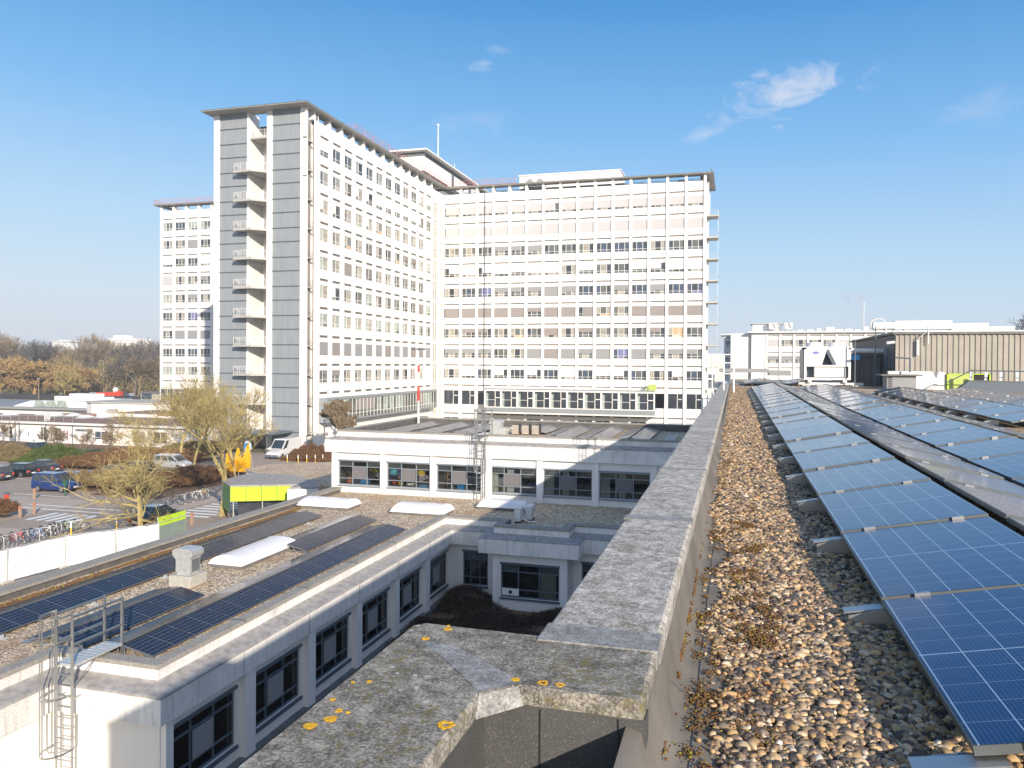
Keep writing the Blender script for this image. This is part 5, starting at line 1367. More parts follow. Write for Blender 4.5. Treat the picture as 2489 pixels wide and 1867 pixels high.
g = MB(); g.box(XE + .35, XE + .7, YR + .5, YR + .8, 42.6, 46.6, bev=.05); g.obj('antenna', MT['offwhite'], hos)
g = MB(); g.tube((-61.0, 99.6, 50.4), (-61.0, 99.6, 51.0), .12); g.tube((XE + 1.0, YR - .7, 50.4), (XE + 1.0, YR - .7, 51.1), .12); g.obj('roof_beacon', MT['roofedge'], hos)
# ---- roof penthouse and the box on the right arm
pz0, pz1 = 50.5, 58.0
g = MB(); g.box(-68.6, -65.2, 155.0, 201.0, 50.46, 54.0); g.obj('penthouse_core', MT['greyblind'], hos)
g = MB(); g.box(-69.2, -63.6, 153.2, 203, 53.8, 57.4); g.obj('penthouse', MT['white'], hos)
g = MB(); g.box(-70.6, -62.2, 151.4, 205, 57.7, 58.0); g.box(-69.0, -63.8, 153.4, 203, 57.4, 57.7, 1); g.obj('penthouse_roof', [MT['white2'], MT['framed']], hos)
g = MB(); g.box(-63.58, -63.4, 170, 171.2, 54.2, 57.4); g.box(-63.58, -63.4, 182, 183.2, 54.2, 57.4); g.box(-63.58, -63.5, 154.0, 202, 57.0, 57.4); g.obj('penthouse_window', MT['framed'], hos)
g = MB(); g.tube((-66.2, 168, 58), (-66.2, 168, 67.7), .14, r1=.10, n=8); g.tube((-66.2, 168, 67.7), (-66.2, 168, 68.2), .25, n=8); g.tube((-63.6, 172, 58), (-63.6, 172, 60), .06); g.obj('mast', MT['offwhite'], hos)
g = MB(); g.box(-44.6, -23.0, YR + 4, YR + 11, 50.45, 53.1); g.obj('roof_plant_room', MT['white'], hos)
g = MB(); g.box(-44.8, -22.8, YR + 3.8, YR + 11.2, 53.1, 53.35); g.obj('plant_room_cap', MT['whitepaint'], hos)
g = MB(); g.extr([(0, 50.45), (1.6, 50.45), (.8, 51.9)], 'x', -48, -46) if False else [g.prism([(-42.9 + k * 2.2, YR + 2.5), (-41.1 + k * 2.2, YR + 2.5), (-41.1 + k * 2.2, YR + 3.6), (-42.9 + k * 2.2, YR + 3.6)], 50.46, 52.2, top=[(-42.6 + k * 2.2, YR + 3.0), (-41.6 + k * 2.2, YR + 3.0), (-41.6 + k * 2.2, YR + 3.3), (-42.6 + k * 2.2, YR + 3.3)]) for k in range(2)]; g.obj('roof_skylight', MT['greyblind'], hos)
# small canopy and green duct on the gallery roof
g = MB(); g.box(-16.2, -14.8, YR - 2.6, YR - 1.0, 7.95, 9.1); g.box(-16.8, -16.2, YR - 2.3, YR - 1.2, 7.95, 8.4); tag(g.obj('roof_duct', MT['limep']), 'lime green ventilation duct on the roof of the hospital gallery', 'duct')
# ================================================================ PLANT ON OUR ROOF (right)
pent = thing('plant_penthouse', 'brown corrugated metal clad plant room on the roof at the right', 'plant room')
g = MB(); g.box(8.36, 22, 46.06, 62, 11.4, 14.7); g.obj('wall', MT['corrd'], pent)
g = MB(); x = 8.30; px = []
while x < 22:
    px += [(x, 46.0), (x + .10, 46.0), (x + .13, 46.05), (x + .23, 46.05), (x + .26, 46.0)]; x += .26
for a, c in zip(px[:-1], px[1:]):
    if c[0] - a[0] > 1e-6: g.face([(a[0], a[1], 11.5), (c[0], c[1], 11.5), (c[0], c[1], 14.72), (a[0], a[1], 14.72)])
g.obj('corrugated_cladding', MT['corr'], pent)
g = MB(); y = 46.0
while y < 60: g.box(8.30, 8.355, y, y + .16, 11.5, 14.66); y += .32
g.obj('side_cladding', MT['corrd'], pent)
g = MB(); g.box(8.2, 22.1, 45.9, 62.1, 14.73, 14.86); g.obj('roof_edge', MT['ledge_slate'], pent)
g = MB(); g.box(8.25, 8.31, 47.8, 48.9, 12.9, 14.0); g.box(8.22, 8.29, 50.5, 51.7, 11.7, 13.9); g.each('door', MT['framed'], pent)
g = MB(); g.box(9.35, 9.45, 45.8, 45.98, 13.6, 14.4); g.tube((9.9, 45.85, 14.2), (9.9, 45.85, 15.4), .04); g.path([(9.9, 45.85, 14.9), (9.4, 45.8, 14.5)], .03); g.obj('bracket', MT['galv'], pent)
# lower slate lean-to with ducts in front of the side
lt = thing('service_screen', 'dark slate service enclosure with white pipes beside the chiller', 'enclosure')
g = MB(); g.box(6.5, 8.2, 49.5, 58, 11.5, 13.75); g.obj('wall', MT['corrd'], lt)
g = MB(); g.path([(6.4, 48.9, 13.9), (8.35, 48.9, 13.9)], .13, n=10); g.path([(6.35, 49.0, 13.9), (6.35, 49.0, 12.2), (6.1, 48.8, 12.0)], .11, n=10); g.tube((7.9, 45.9, 14.25), (8.3, 45.9, 14.3), .08); g.each('pipe', MT['offwhite'], lt)
g = MB(); g.box(6.45, 6.95, 48.6, 49.1, 13.35, 13.65); g.tube((6.35, 49, 13.0), (6.35, 49, 13.2), .13); g.obj('pipe_insulation', MT['skyblue'], lt)
g = MB(); [g.box(x, x + .12, 49.3, 49.45, 11.5, 13.6) for x in (6.5, 7.1, 7.7)]; g.path([(6.5, 49.2, 13.55), (8.3, 49.2, 13.6)], .05); g.tube((6.55, 47.5, 11.6), (6.55, 47.5, 14.4), .035); g.tube((7.55, 47.2, 11.6), (7.55, 47.2, 15.2), .03); g.obj('frame', MT['framed'], lt)
g = MB(); g.path([(7.3, 47.3, 15.1), (7.35, 47.3, 15.5), (7.65, 47.3, 15.65), (7.95, 47.3, 15.6), (8.1, 47.3, 15.2), (8.1, 47.3, 14.8)], .035); g.tube((6.95, 47.3, 14.9), (6.95, 47.3, 16.6), .02); tag(g.obj('vent_hoop', MT['offwhite']), 'thin white bent vent pipe rising above the dark plant room corner', 'pipe')
# chiller
ch = thing('chiller', 'large white chiller unit with V-shaped coil opening and blue oval badge', 'chiller', (3.9, 48, 11.9))
g = MB(); W_, D_, H0, H1 = 2.5, 2.2, .30, 2.15
g.box(0, .12, 0, D_, H0, H1); g.box(W_ - .12, W_, 0, D_, H0, H1); g.box(0, W_, 0, D_, H1 - .1, H1 + .05)
g.face([(.12, 0, H1 - .1), (.12, 0, 1.15), (.95, 0, 1.15), (1.22, 0, H1 - .1)]); g.face([(1.32, 0, H1 - .1), (1.75, 0, 1.15), (W_ - .12, 0, 1.15), (W_ - .12, 0, H1 - .1)])
g.box(.12, W_ - .12, .0, .06, H0, .42); g.box(.12, W_ - .12, -.02, .04, 1.06, 1.15); g.box(.12, W_ - .12, D_ - .05, D_, H0, H1)
g.obj('casing', MT['whitepaint'], ch)
g = MB(); g.face([(1.22, .02, H1 - .1), (1.15, .02, 1.95), (1.55, .02, 1.15), (1.75, .02, 1.15), (1.32, .02, H1 - .1)]); g.box(.12, W_ - .12, .5, .55, .42, 2.0); g.box(-.10, -.001, .05, D_ - .1, .35, 2.05); g.obj('coil', MT['framed'], ch)
g = MB(); g.box(.55, W_ - .25, .08, .45, .45, 1.04, bev=.02); g.obj('control_box', MT['offwhite'], ch)
for k in range(2):
    g = MB(); cx_ = .62 + k * 1.22; g.tube((cx_, .9, H1 + .05), (cx_, .9, H1 + .32), .50, n=20, r1=.46, cap=False); g.tube((cx_, .9, H1 + .055), (cx_, .9, H1 + .15), .12, n=10); [g.box(cx_ - .46, cx_ + .46, .9 - .01 + s_, .9 + .01 + s_, H1 + .30, H1 + .315) for s_ in (-.3, -.15, 0, .15, .3)]; g.obj('fan_shroud', MT['offwhite'], ch)
g = MB(); N = 20; cx_, cz_ = .62, 1.86
g.v += [(cx_ + .19 * math.cos(2 * math.pi * k / N), -.006, cz_ + .075 * math.sin(2 * math.pi * k / N)) for k in range(N)]; g.f.append(tuple(range(N))); g.m.append(0)
g.v += [(cx_ + .165 * math.cos(2 * math.pi * k / N), -.009, cz_ + .055 * math.sin(2 * math.pi * k / N)) for k in range(N)]; g.f.append(tuple(range(N, 2 * N))); g.m.append(1)
MT['badge'] = simple('badge_blue', (.01, .04, .42), .4); g.obj('badge', [MT['badge'], MT['badge']], ch)
def text(s, size, loc, rot, mat, parent=None, name='lettering', ext=.002):
    c = bpy.data.curves.new(name, 'FONT'); c.body = s; c.size = size; c.extrude = ext; c.align_x = 'CENTER'; c.align_y = 'CENTER'
    o = bpy.data.objects.new(name, c); COL.objects.link(o)
    bpy.context.view_layer.update()
    me = bpy.data.meshes.new_from_object(o.evaluated_get(bpy.context.evaluated_depsgraph_get())); bpy.data.objects.remove(o)
    me.materials.clear(); me.materials.append(mat); q = bpy.data.objects.new(name, me); COL.objects.link(q); q.location = loc; q.rotation_euler = rot
    if parent: q.parent = parent
    return q
text('Carrier', .105, (cx_, -.013, cz_), (R(90), 0, 0), MT['whitepaint'], ch)
g = MB(); g.box(-.3, 3.2, .1, .35, .0, .14); g.box(-.3, 3.2, 1.6, 1.85, .0, .14); g.box(.2, .4, -.1, 2.2, .14, .30); g.box(2.1, 2.3, -.1, 2.2, .14, .30); g.obj('support_beam', MT['offwhite'], ch)
g = MB(); [g.box(x, x + .5, -.1, .3, -.22, 0) for x in (-.1, 1.2, 2.6)]; g.obj('plinth', MT['concrete'], ch)
# small grey kiosk, white duct, green duct, low dark wall with railing
t = thing('roof_hatch', 'small grey roof housing with flat dark lid in front of the corrugated wall', 'roof housing', (7.5, 43.4, 11.8))
g = MB(); g.box(0, 1.35, 0, 1.2, -.2, .72); g.obj('body', MT['greyblind'], t)
g = MB(); g.box(-.3, 1.6, -.2, 1.4, .72, .79); g.obj('lid', MT['ledge_slate'], t)
g = MB(); [g.box(.05, .25, -.02, .0, .05 + q * .09, .09 + q * .09) for q in range(7)]; g.obj('louvre', MT['dark'], t)
g = MB(); g.path([(1.0, -.3, .9), (1.0, -.3, 1.6), (.3, -.3, 1.65)], .04); g.obj('pipe', MT['framed'], t)
t = thing('air_duct', 'big white sheet metal air duct with a sloped end', 'duct', (8.35, 44.4, 11.8))
g = MB(); g.extr([(0, .02), (1.45, .02), (1.75, .35), (1.45, .95), (0, .95)], 'y', 0, .9); g.extr([(1.45, -.15), (2.1, -.1), (2.1, .9), (1.78, .95)], 'y', .1, .8); g.obj('casing', MT['offwhite'], t)
g = MB(); g.box(1.2, 1.215, -.005, .905, .01, .955); g.box(-.6, 0, .1, .5, .5, .95); g.obj('flange', MT['galv'], t)
t = thing('intake_hood', 'lime green intake hood with a black opening against the corrugated wall', 'duct', (10.5, 44.4, 11.85))
g = MB(); g.box(0, 1.15, 0, .9, 0, .78); g.obj('casing', MT['limep'], t)
g = MB(); g.box(1.15, 1.95, .06, .88, 0, .76); g.obj('opening', MT['dark'], t)
g = MB(); g.box(1.13, 1.19, -.02, .02, 0, .8); g.box(-.02, .04, -.02, .02, 0, .8); g.box(-.02, 1.95, -.02, .02, .76, .8); g.box(1.9, 1.96, -.02, .9, 0, .8); g.obj('edge_trim', MT['lime'], t)
t = thing('upstand_wall', 'low dark roof upstand wall with pale stripes at the right edge', 'wall', (11.0, 41.5, 11.7))
g = MB(); g.extr([(-1.0, 0), (-.2, .62), (4, .58), (4, 0)], 'y', 0, .4); g.obj('wall', MT['framed'], t)
g = MB(); g.extr([(-1.0, .02), (-.2, .66), (4, .62), (4, .585), (-.2, .625), (-1.0, .0)], 'y', -.03, .45); g.obj('capping', MT['ledge_slate'], t)
g = MB(); g.path([(-1.0, 1.3, .45), (.15, 1.3, 1.12), (4, 1.3, 1.08)], .03); [g.tube((x, 1.3, .3), (x, 1.3, 1.1), .02) for x in (.2, 1.6, 3.0)]; g.obj('railing', MT['framed'], t)
g = MB(); [g.box(x, x + .12, 2.0, 2.1, .3, 1.05) for x in (.3, .95, 1.6, 2.3, 3.0)]; g.obj('stripe', MT['whitepaint'], t)
# parapet access frame (white rails at the far end of the parapet)
t = thing('parapet_access_rail', 'white tube guard rail and ladder top straddling the far end of the parapet', 'guard rail', (0, 36, 11.9))
g = MB()
for z in (1.58, 1.2, .72): g.tube((-1.35, 0, z - .0), (-.02, 0, z), .025)
for x in (-.02,): g.tube((x, 0, -.15), (x, 0, 1.6), .04)
g.tube((-.45, 0, .0), (-.45, 0, 1.6), .03)
for x in (-1.37, -1.16, -.95): g.tube((x, .0, -5.0), (x, .0, 1.6), .03)
g.tube((-1.37, 0, 1.58), (-1.37, 1.1, 1.58), .025); g.tube((-.02, 0, 1.58), (-.02, 1.1, 1.58), .025); g.box(-1.4, -.9, -.05, .9, .45, .5)
for z in np.arange(-4, .4, .4): g.tube((-1.37, 0, z), (-.95, 0, z), .018)
g.obj('rail', MT['whitepaint'], t)
g = MB(); g.box(-.18, .18, -.15, .15, -.24, -.16); g.obj('foot_plate', MT['whitepaint'], t)
g = MB(); g.box(.35, 3.2, 43.2, 43.45, 11.72, 11.76); g.box(3.2, 9.4, 42.6, 42.9, 11.75, 11.82); g.box(.28, .5, 43.5, 52, 11.73, 11.80); tag(g.obj('walkway_edging', MT['wood']), 'pale orange brown edging boards along the roof walkway before the chiller', 'edging')
# ================================================================ FAR WHITE BUILDING ON THE RIGHT
fb = thing('far_office_building', 'white three storey office wing with flat overhanging roof behind the chiller', 'building')
w = MB(); wh = []; YF = 215
bays = [(8.3 + 3.42 * i, 11.2 + 3.42 * i) for i in range(17)]
v = MB()
zf = [20.66, 16.35, 12.3]
for a, c in bays:
    for z in zf: wh.append((a - 4.3, c - 4.3, z, z + .25)); ventstrip(v, (a, YF), (1, 0), c - a, z, .25)
    for z in zf[:2]: wh.append((a - 4.3, c - 4.3, z - 2.7, z - .85))
wallgrid(w, (4.3, YF), (1, 0), 62, 0, 21.6, wh, .2)
wh2 = [(.5, 3.0, 20.5, 20.75), (3.6, 6.1, 20.5, 20.75), (.5, 3.0, 17.9, 19.7), (3.6, 6.1, 17.9, 19.7), (.5, 3.0, 16.2, 16.45), (3.6, 6.1, 16.2, 16.45), (.5, 3.0, 13.6, 15.5), (3.6, 6.1, 13.6, 15.5), (.5, 3.0, 12, 12.25), (3.6, 6.1, 12, 12.25)]
wallgrid(w, (-2.8, YF + 8), (1, 0), 7.1, 0, 21.6, wh2, .2)
for h in wh2:
    if h[3] - h[2] < .5: ventstrip(v, (-2.8 + h[0], YF + 8), (1, 0), 2.5, h[2], .25)
w.box(4.31, 66, YF + .3, YF + 14, 0, 21.5) if False else None
wallgrid(w, (4.3, YF + 8), (0, -1), 8, 0, 21.6, [], .1); wallgrid(w, (-2.8, YF + 20), (0, -1), 12, 0, 21.6, [], .1)
w.obj('wall', MT['white'], fb); v.obj('vent_strip', MT['vent'], fb)
for i, (a, c) in enumerate(bays[:15]):
    for q, z in enumerate(zf[:2]):
        vv = variant(2.9, 1.85, (.30, .40, .30), ['pale' if i in (0, 5) else 'full', 'greyhalf'][q] if i < 6 else 'full', i % 3)
        place('window', vv.mesh('window', WM_), fb, (a, YF + .12, z - 2.7))
for x in (.5, 3.6):
    for z in (17.9, 13.6): place('window', variant(2.5, 1.85, (.30, .40, .30), 'greyhalf' if x < 1 and z > 15 else 'full', int(x)).mesh('window', WM_), fb, (-2.8 + x, YF + 8.12, z))
g = MB(); [g.box(a - .48, a - .05, YF - .22, YF + .01, 0, 21.6) for a, c in bays]; g.box(.25, .5, YF + 7.9, YF + 8.01, 0, 21.6); g.each('pilaster', MT['white'], fb)
g = MB(); g.box(3.4, 68, YF - 1.2, YF + 16, 21.6, 21.95); g.box(-3.7, 4.3, YF + 7, YF + 22, 21.3, 21.6); g.obj('roof', MT['whitepaint'], fb)
g = MB(); g.box(-1, 68, YF + 1, YF + 12, 0, 21.5); g.obj('core', MT['offwhite'], fb)
g = MB(); g.box(4.6, 12, YF + 3, YF + 10, 21.96, 24.0); g.obj('roof_plant_room', MT['white'], fb)
g = MB(); g.box(4.2, 12.4, YF + 2.4, YF + 10.5, 24.0, 24.2); g.obj('roof_plant_cap', MT['soffit'], fb)
for k, x in enumerate((9.7, 13.6)):
    t = thing('cooling_tower', ['left', 'right'][k] + ' white roof cooling unit on the far office wing', 'cooling tower', (x, YF + 2, 21.95), 0, 'white cooling units on the far roof')
    g = MB(); g.prism([(-.9, -.8), (.9, -.8), (.9, .8), (-.9, .8)], .6, 2.3, top=[(-1.1, -1), (1.1, -1), (1.1, 1), (-1.1, 1)]); g.obj('casing', MT['offwhite'], t)
    g = MB(); g.face([(-.2, -1.02, 2.2), (.15, -1.02, 2.2), (.7, -.9, .9), (.3, -.9, .9)]); [g.tube((s_ * .8, 0, 0), (s_ * .8, 0, .6), .08) for s_ in (-1, 1)]; g.obj('coil', MT['greyblind'], t)
g = MB(); r = random.Random(4)
for k in range(12): x = 16 + k * 2.3; g.box(x, x + r.uniform(1, 2.2), YF + 2, YF + 4, 21.96, 21.96 + r.uniform(.4, 1.3))
g.obj('roof_clutter', MT['offwhite'], fb)
g = MB(); g.box(34, 39, YF + 1, YF + 4, 22.6, 24.2, m=1); g.box(39.05, 52, YF + 1, YF + 5, 22.4, 24.5); g.box(52, 60, YF + 1, YF + 5, 22.2, 23.8); g.box(60, 66, YF + 2, YF + 5, 22.1, 23.0); g.obj('roof_air_handler', [MT['whitepaint'], MT['galv']], fb)
# low link building and distant blocks between the tower and the office wing
g = MB(); g.box(-14, -5, 205, 212, 0, 10.5); g.box(-9, -3, 262, 270, 0, 16.5); tag(g.obj('distant_block', MT['offwhite']), 'small pale distant block between the tall hospital and the far office wing', 'building')
g = MB(); g.box(-3.5, 8, 196, 206, 11.3, 12.2); g.box(8, 13, 196, 206, 10.6, 11.8); tag(g.obj('link_roof', MT['greyblind']), 'grey low link roof under the far office wing', 'building')
# rooftop steam
g = MB(); N = 16
for k in range(5):
    pass
prof_ = [(0, .5), (1.5, .8), (4, 1.5), (7, 2.2), (10, 3.0)]
for (h0, r0), (h1, r1) in zip(prof_[:-1], prof_[1:]): pass
sv = MB(); 
for k, (h, r0) in enumerate(prof_): sv.v += [(33 - .25 * h + r0 * math.cos(2 * math.pi * q / N), 226 + r0 * math.sin(2 * math.pi * q / N), 22.6 + h) for q in range(N)]
for k in range(len(prof_) - 1):
    for q in range(N): sv.f.append((k * N + q, k * N + (q + 1) % N, (k + 1) * N + (q + 1) % N, (k + 1) * N + q)); sv.m.append(0)
sv.f.append(tuple(N - 1 - q for q in range(N))); sv.m.append(0); sv.f.append(tuple((len(prof_) - 1) * N + q for q in range(N))); sv.m.append(0)
sm = bpy.data.materials.new('steam'); sm.use_nodes = True; t_ = sm.node_tree; t_.nodes.clear(); o_ = t_.nodes.new('ShaderNodeOutputMaterial'); pv = t_.nodes.new('ShaderNodeVolumePrincipled'); pv.inputs['Color'].default_value = (1, .96, .95, 1)
tc_ = t_.nodes.new('ShaderNodeTexCoord'); nz = t_.nodes.new('ShaderNodeTexNoise'); nz.inputs['Scale'].default_value = .5; nz.inputs['Detail'].default_value = 4; t_.links.new(tc_.outputs['Object'], nz.inputs['Vector'])
rp = t_.nodes.new('ShaderNodeMapRange'); rp.inputs[1].default_value = .42; rp.inputs[2].default_value = .7; rp.inputs[3].default_value = 0.0; rp.inputs[4].default_value = .16; t_.links.new(nz.outputs['Fac'], rp.inputs[0]); t_.links.new(rp.outputs[0], pv.inputs['Density']); t_.links.new(pv.outputs[0], o_.inputs['Volume'])
o = sv.obj('steam', sm); o['kind'] = 'stuff'; o['label'] = 'faint plume of pinkish white steam above the far roof'
# ================================================================ LEFT: low clinic buildings
cl_ = thing('clinic_building', 'long white single storey clinic with brown flat roof behind the car park', 'building')
w = MB(); ww = [(-113.3, -111.7, .5, 2.4), (-106.1, -105.0, .4, 2.5), (-103.3, -101.9, .4, 2.4), (-95.5, -91.9, .8, 2.1), (-88.5, -86.0, .6, 2.3), (-84.6, -82.0, .6, 2.3), (-120, -117, .6, 2.2), (-126, -123, .6, 2.2)]
wallgrid(w, (-150, 98), (1, 0), 72, 0, 3.05, [(a + 150, b2 + 150, c, d) for a, b2, c, d in ww], .25)
wallgrid(w, (-78, 98), (0, 1), 14, 0, 3.05, [], .2)
w.obj('wall', MT['white'], cl_)
for k, (a, b2, c, d) in enumerate(ww):
    g = fwin(b2 - a, d - c, (.5, .5) if b2 - a < 3 else (.34, .33, .33), k, 'dark' if k in (3, 6) else 'full'); o = g.obj('window', WM_, cl_); o.location = (a, 98.14, c)
g = MB(); g.box(-150, -77.6, 97.6, 112, 3.06, 3.28); g.obj('roof', MT['brick'], cl_)
g = MB(); g.box(-150, -77.5, 97.35, 97.6, 3.0, 3.34); g.obj('eaves', MT['offwhite'], cl_)
g = MB(); [g.tube((x, 97.8, 0), (x, 97.8, 3.0), .06) for x in (-110.9, -104.7, -99.5, -110.1)]; g.each('drainpipe', MT['framed'], cl_)
g = MB(); g.box(-99.1, -95.9, 97.93, 97.99, 2.0, 2.4); s_ = g.obj('sign_board', MT['greyblind'], cl_)
g = MB(); g.box(-98.8, -98.1, 97.90, 97.93, 2.12, 2.3); g.box(-98.0, -97.1, 97.90, 97.93, 2.12, 2.3); g.obj('dark_strip', MT['framed'], s_)
for k, (x, y) in enumerate(((-113.5, 108), (-118, 110), (-110.8, 109.3), (-105.5, 106.5), (-103.0, 107.8), (-122, 106.5))):
    t = thing('dome_skylight', ['low white dome skylight by the roof vent stack', 'white dome skylight left of the roof vent stack', 'white dome skylight behind the roof vent stack', 'white dome skylight right of the roof vent stack', 'rightmost low dome skylight of the clinic roof', 'leftmost dome skylight of the clinic roof'][k], 'skylight', (x, y, 3.28), 0, 'dome skylights on the clinic roof')
    g = MB(); g.box(-1.1, 1.1, -1.1, 1.1, 0, .2); g.obj('curb', MT['greyblind'], t)
    g = MB(); g.prism([(-1.05, -1.05), (1.05, -1.05), (1.05, 1.05), (-1.05, 1.05)], .2, .6, top=[(-.3, -.3), (.3, -.3), (.3, .3), (-.3, .3)]); g.obj('dome', MT['opal'], t)
t = thing('roof_vent', 'tall white vent stack on the clinic roof', 'vent', (-107.4, 100.6, 3.28)); g = MB(); g.box(-.3, .3, -.3, .3, 0, 1.35); g.obj('casing', MT['offwhite'], t); g = MB(); [g.box(.05, .25, -.31, -.3, .1 + .1 * q, .15 + .1 * q) for q in range(11)]; g.obj('louvre', MT['greyblind'], t)
t = thing('air_conditioner', 'beige rooftop air conditioner behind the dome skylights of the clinic', 'air conditioner', (-109, 116, 3.3)); g = MB(); g.box(-.9, .9, -.5, .5, 0, 1.0, bev=.03); g.obj('casing', MT['concrete'], t); g = MB(); g.torus((.3, -.51, .5), .35, .03, 'y'); g.obj('fan', MT['framed'], t)
g = MB(); [g.tube((-124 + 1.8 * k, 99.0, 3.28), (-124 + 1.8 * k, 99.0, 4.2), .03, n=4) for k in range(14)]; g.tube((-124, 99, 4.15), (-100.6, 99, 4.15), .03, n=4); tag(g.obj('roof_railing', MT['galv']), 'thin metal railing along the edge of the clinic roof', 'railing')
# curved white pavilion behind
pv_ = thing('curved_pavilion', 'white metal clad pavilion with horizontal joint behind the clinic roof', 'building')
g = MB(); pts = [(-130, 131.5), (-127.5, 130.2), (-124, 129.7), (-114, 130.5), (-112.4, 131.2), (-111.5, 133), (-111.5, 142), (-130, 142)]
g.prism(pts, 0, 4.35); g.obj('wall', MT['white'], pv_)
g = MB(); g.prism([(x * 1.0 + (.25 if x > -120 else -.25), y - .25) for x, y in pts], 4.36, 4.62); g.obj('roof', MT['soffit'], pv_)
g = MB(); g.box(-123.9, -114.1, 129.4, 129.45, 2.65, 2.72) if False else g.face([(-124, 129.66, 2.6), (-114, 130.46, 2.6), (-114, 130.46, 2.7), (-124, 129.66, 2.7)]); g.face([(-112.2, 131.2, 1.6), (-111.48, 132.8, 1.6), (-111.48, 132.8, 2.9), (-112.2, 131.2, 2.9)]); g.obj('joint', MT['framed'], pv_)
an = thing('white_annex', 'long low white annex with glass roof lantern beyond the clinic', 'building')
g = MB(); g.box(-205, -130.5, 136, 160, 0, 2.3); g.obj('wall', MT['white'], an)
g = MB(); g.box(-206, -130, 135, 161, 2.31, 2.75); g.obj('roof', MT['greyblind'], an)
g = MB(); g.prism([(-156, 137), (-131, 137), (-131, 142), (-156, 142)], 2.76, 4.0, top=[(-152, 138), (-135, 138), (-135, 141), (-152, 141)]); g.obj('roof_lantern', MT['white'], an)
for k in range(3): x = -149.5 + k * 3.1; g = MB(); g.extr([(x, 2.8), (x + 2.9, 2.8), (x + 2.2, 4.2), (x + .5, 4.2)], 'y', 136.4, 136.9); g.obj('lantern_window', MT['gl_mint'], an)
a2 = thing('white_annex', 'farther low white flat building with dark roofs left of the orange truck', 'building')
g = MB(); g.box(-240, -150, 172, 190, 0, 2.2); g.box(-176, -168, 172, 176, 2.5, 4.0); g.obj('wall', MT['white'], a2)
g = MB(); g.box(-241, -110, 171.5, 191, 2.21, 2.6); g.obj('roof', MT['bedding'], a2)
g = MB(); g.box(-178, -160, 169, 171, 2.2, 3.4); g.box(-160, -154, 169, 171, 2.2, 3.0); g.obj('roof_box', MT['white2'], a2)
a3 = thing('grey_garage', 'pale grey render annex with dark roof beside the left hospital arm', 'building')
g = MB(); g.box(-150.5, -136, 170, 182, 0, 4.6); g.obj('wall', MT['concrete'], a3); g = MB(); g.box(-151, -135.5, 169.6, 182.4, 4.61, 4.95); g.obj('roof', MT['ledge_slate'], a3); g = MB(); g.box(-150, -147, 169.7, 169.95, 3.2, 4.5); g.obj('window', MT['gl_blue'], a3)
# terraces in front of the left hospital arm
t = thing('brick_terrace', 'brown tiled stepped terrace roofs below the left hospital arm', 'building')
g = MB(); g.box(-133, -80, 128, 150, 0, 2.2); g.box(-111, -80, 115, 127.9, 0, 3.4); g.box(-96, -78.2, 112.2, 114.9, 0, 4.1); g.obj('roof', MT['brick'], t)
g = MB(); g.box(-111.1, -80, 114.6, 114.99, 2.6, 3.6); g.box(-96.1, -78.1, 111.9, 112.15, 0, 3.6); g.obj('wall', MT['white'], t)
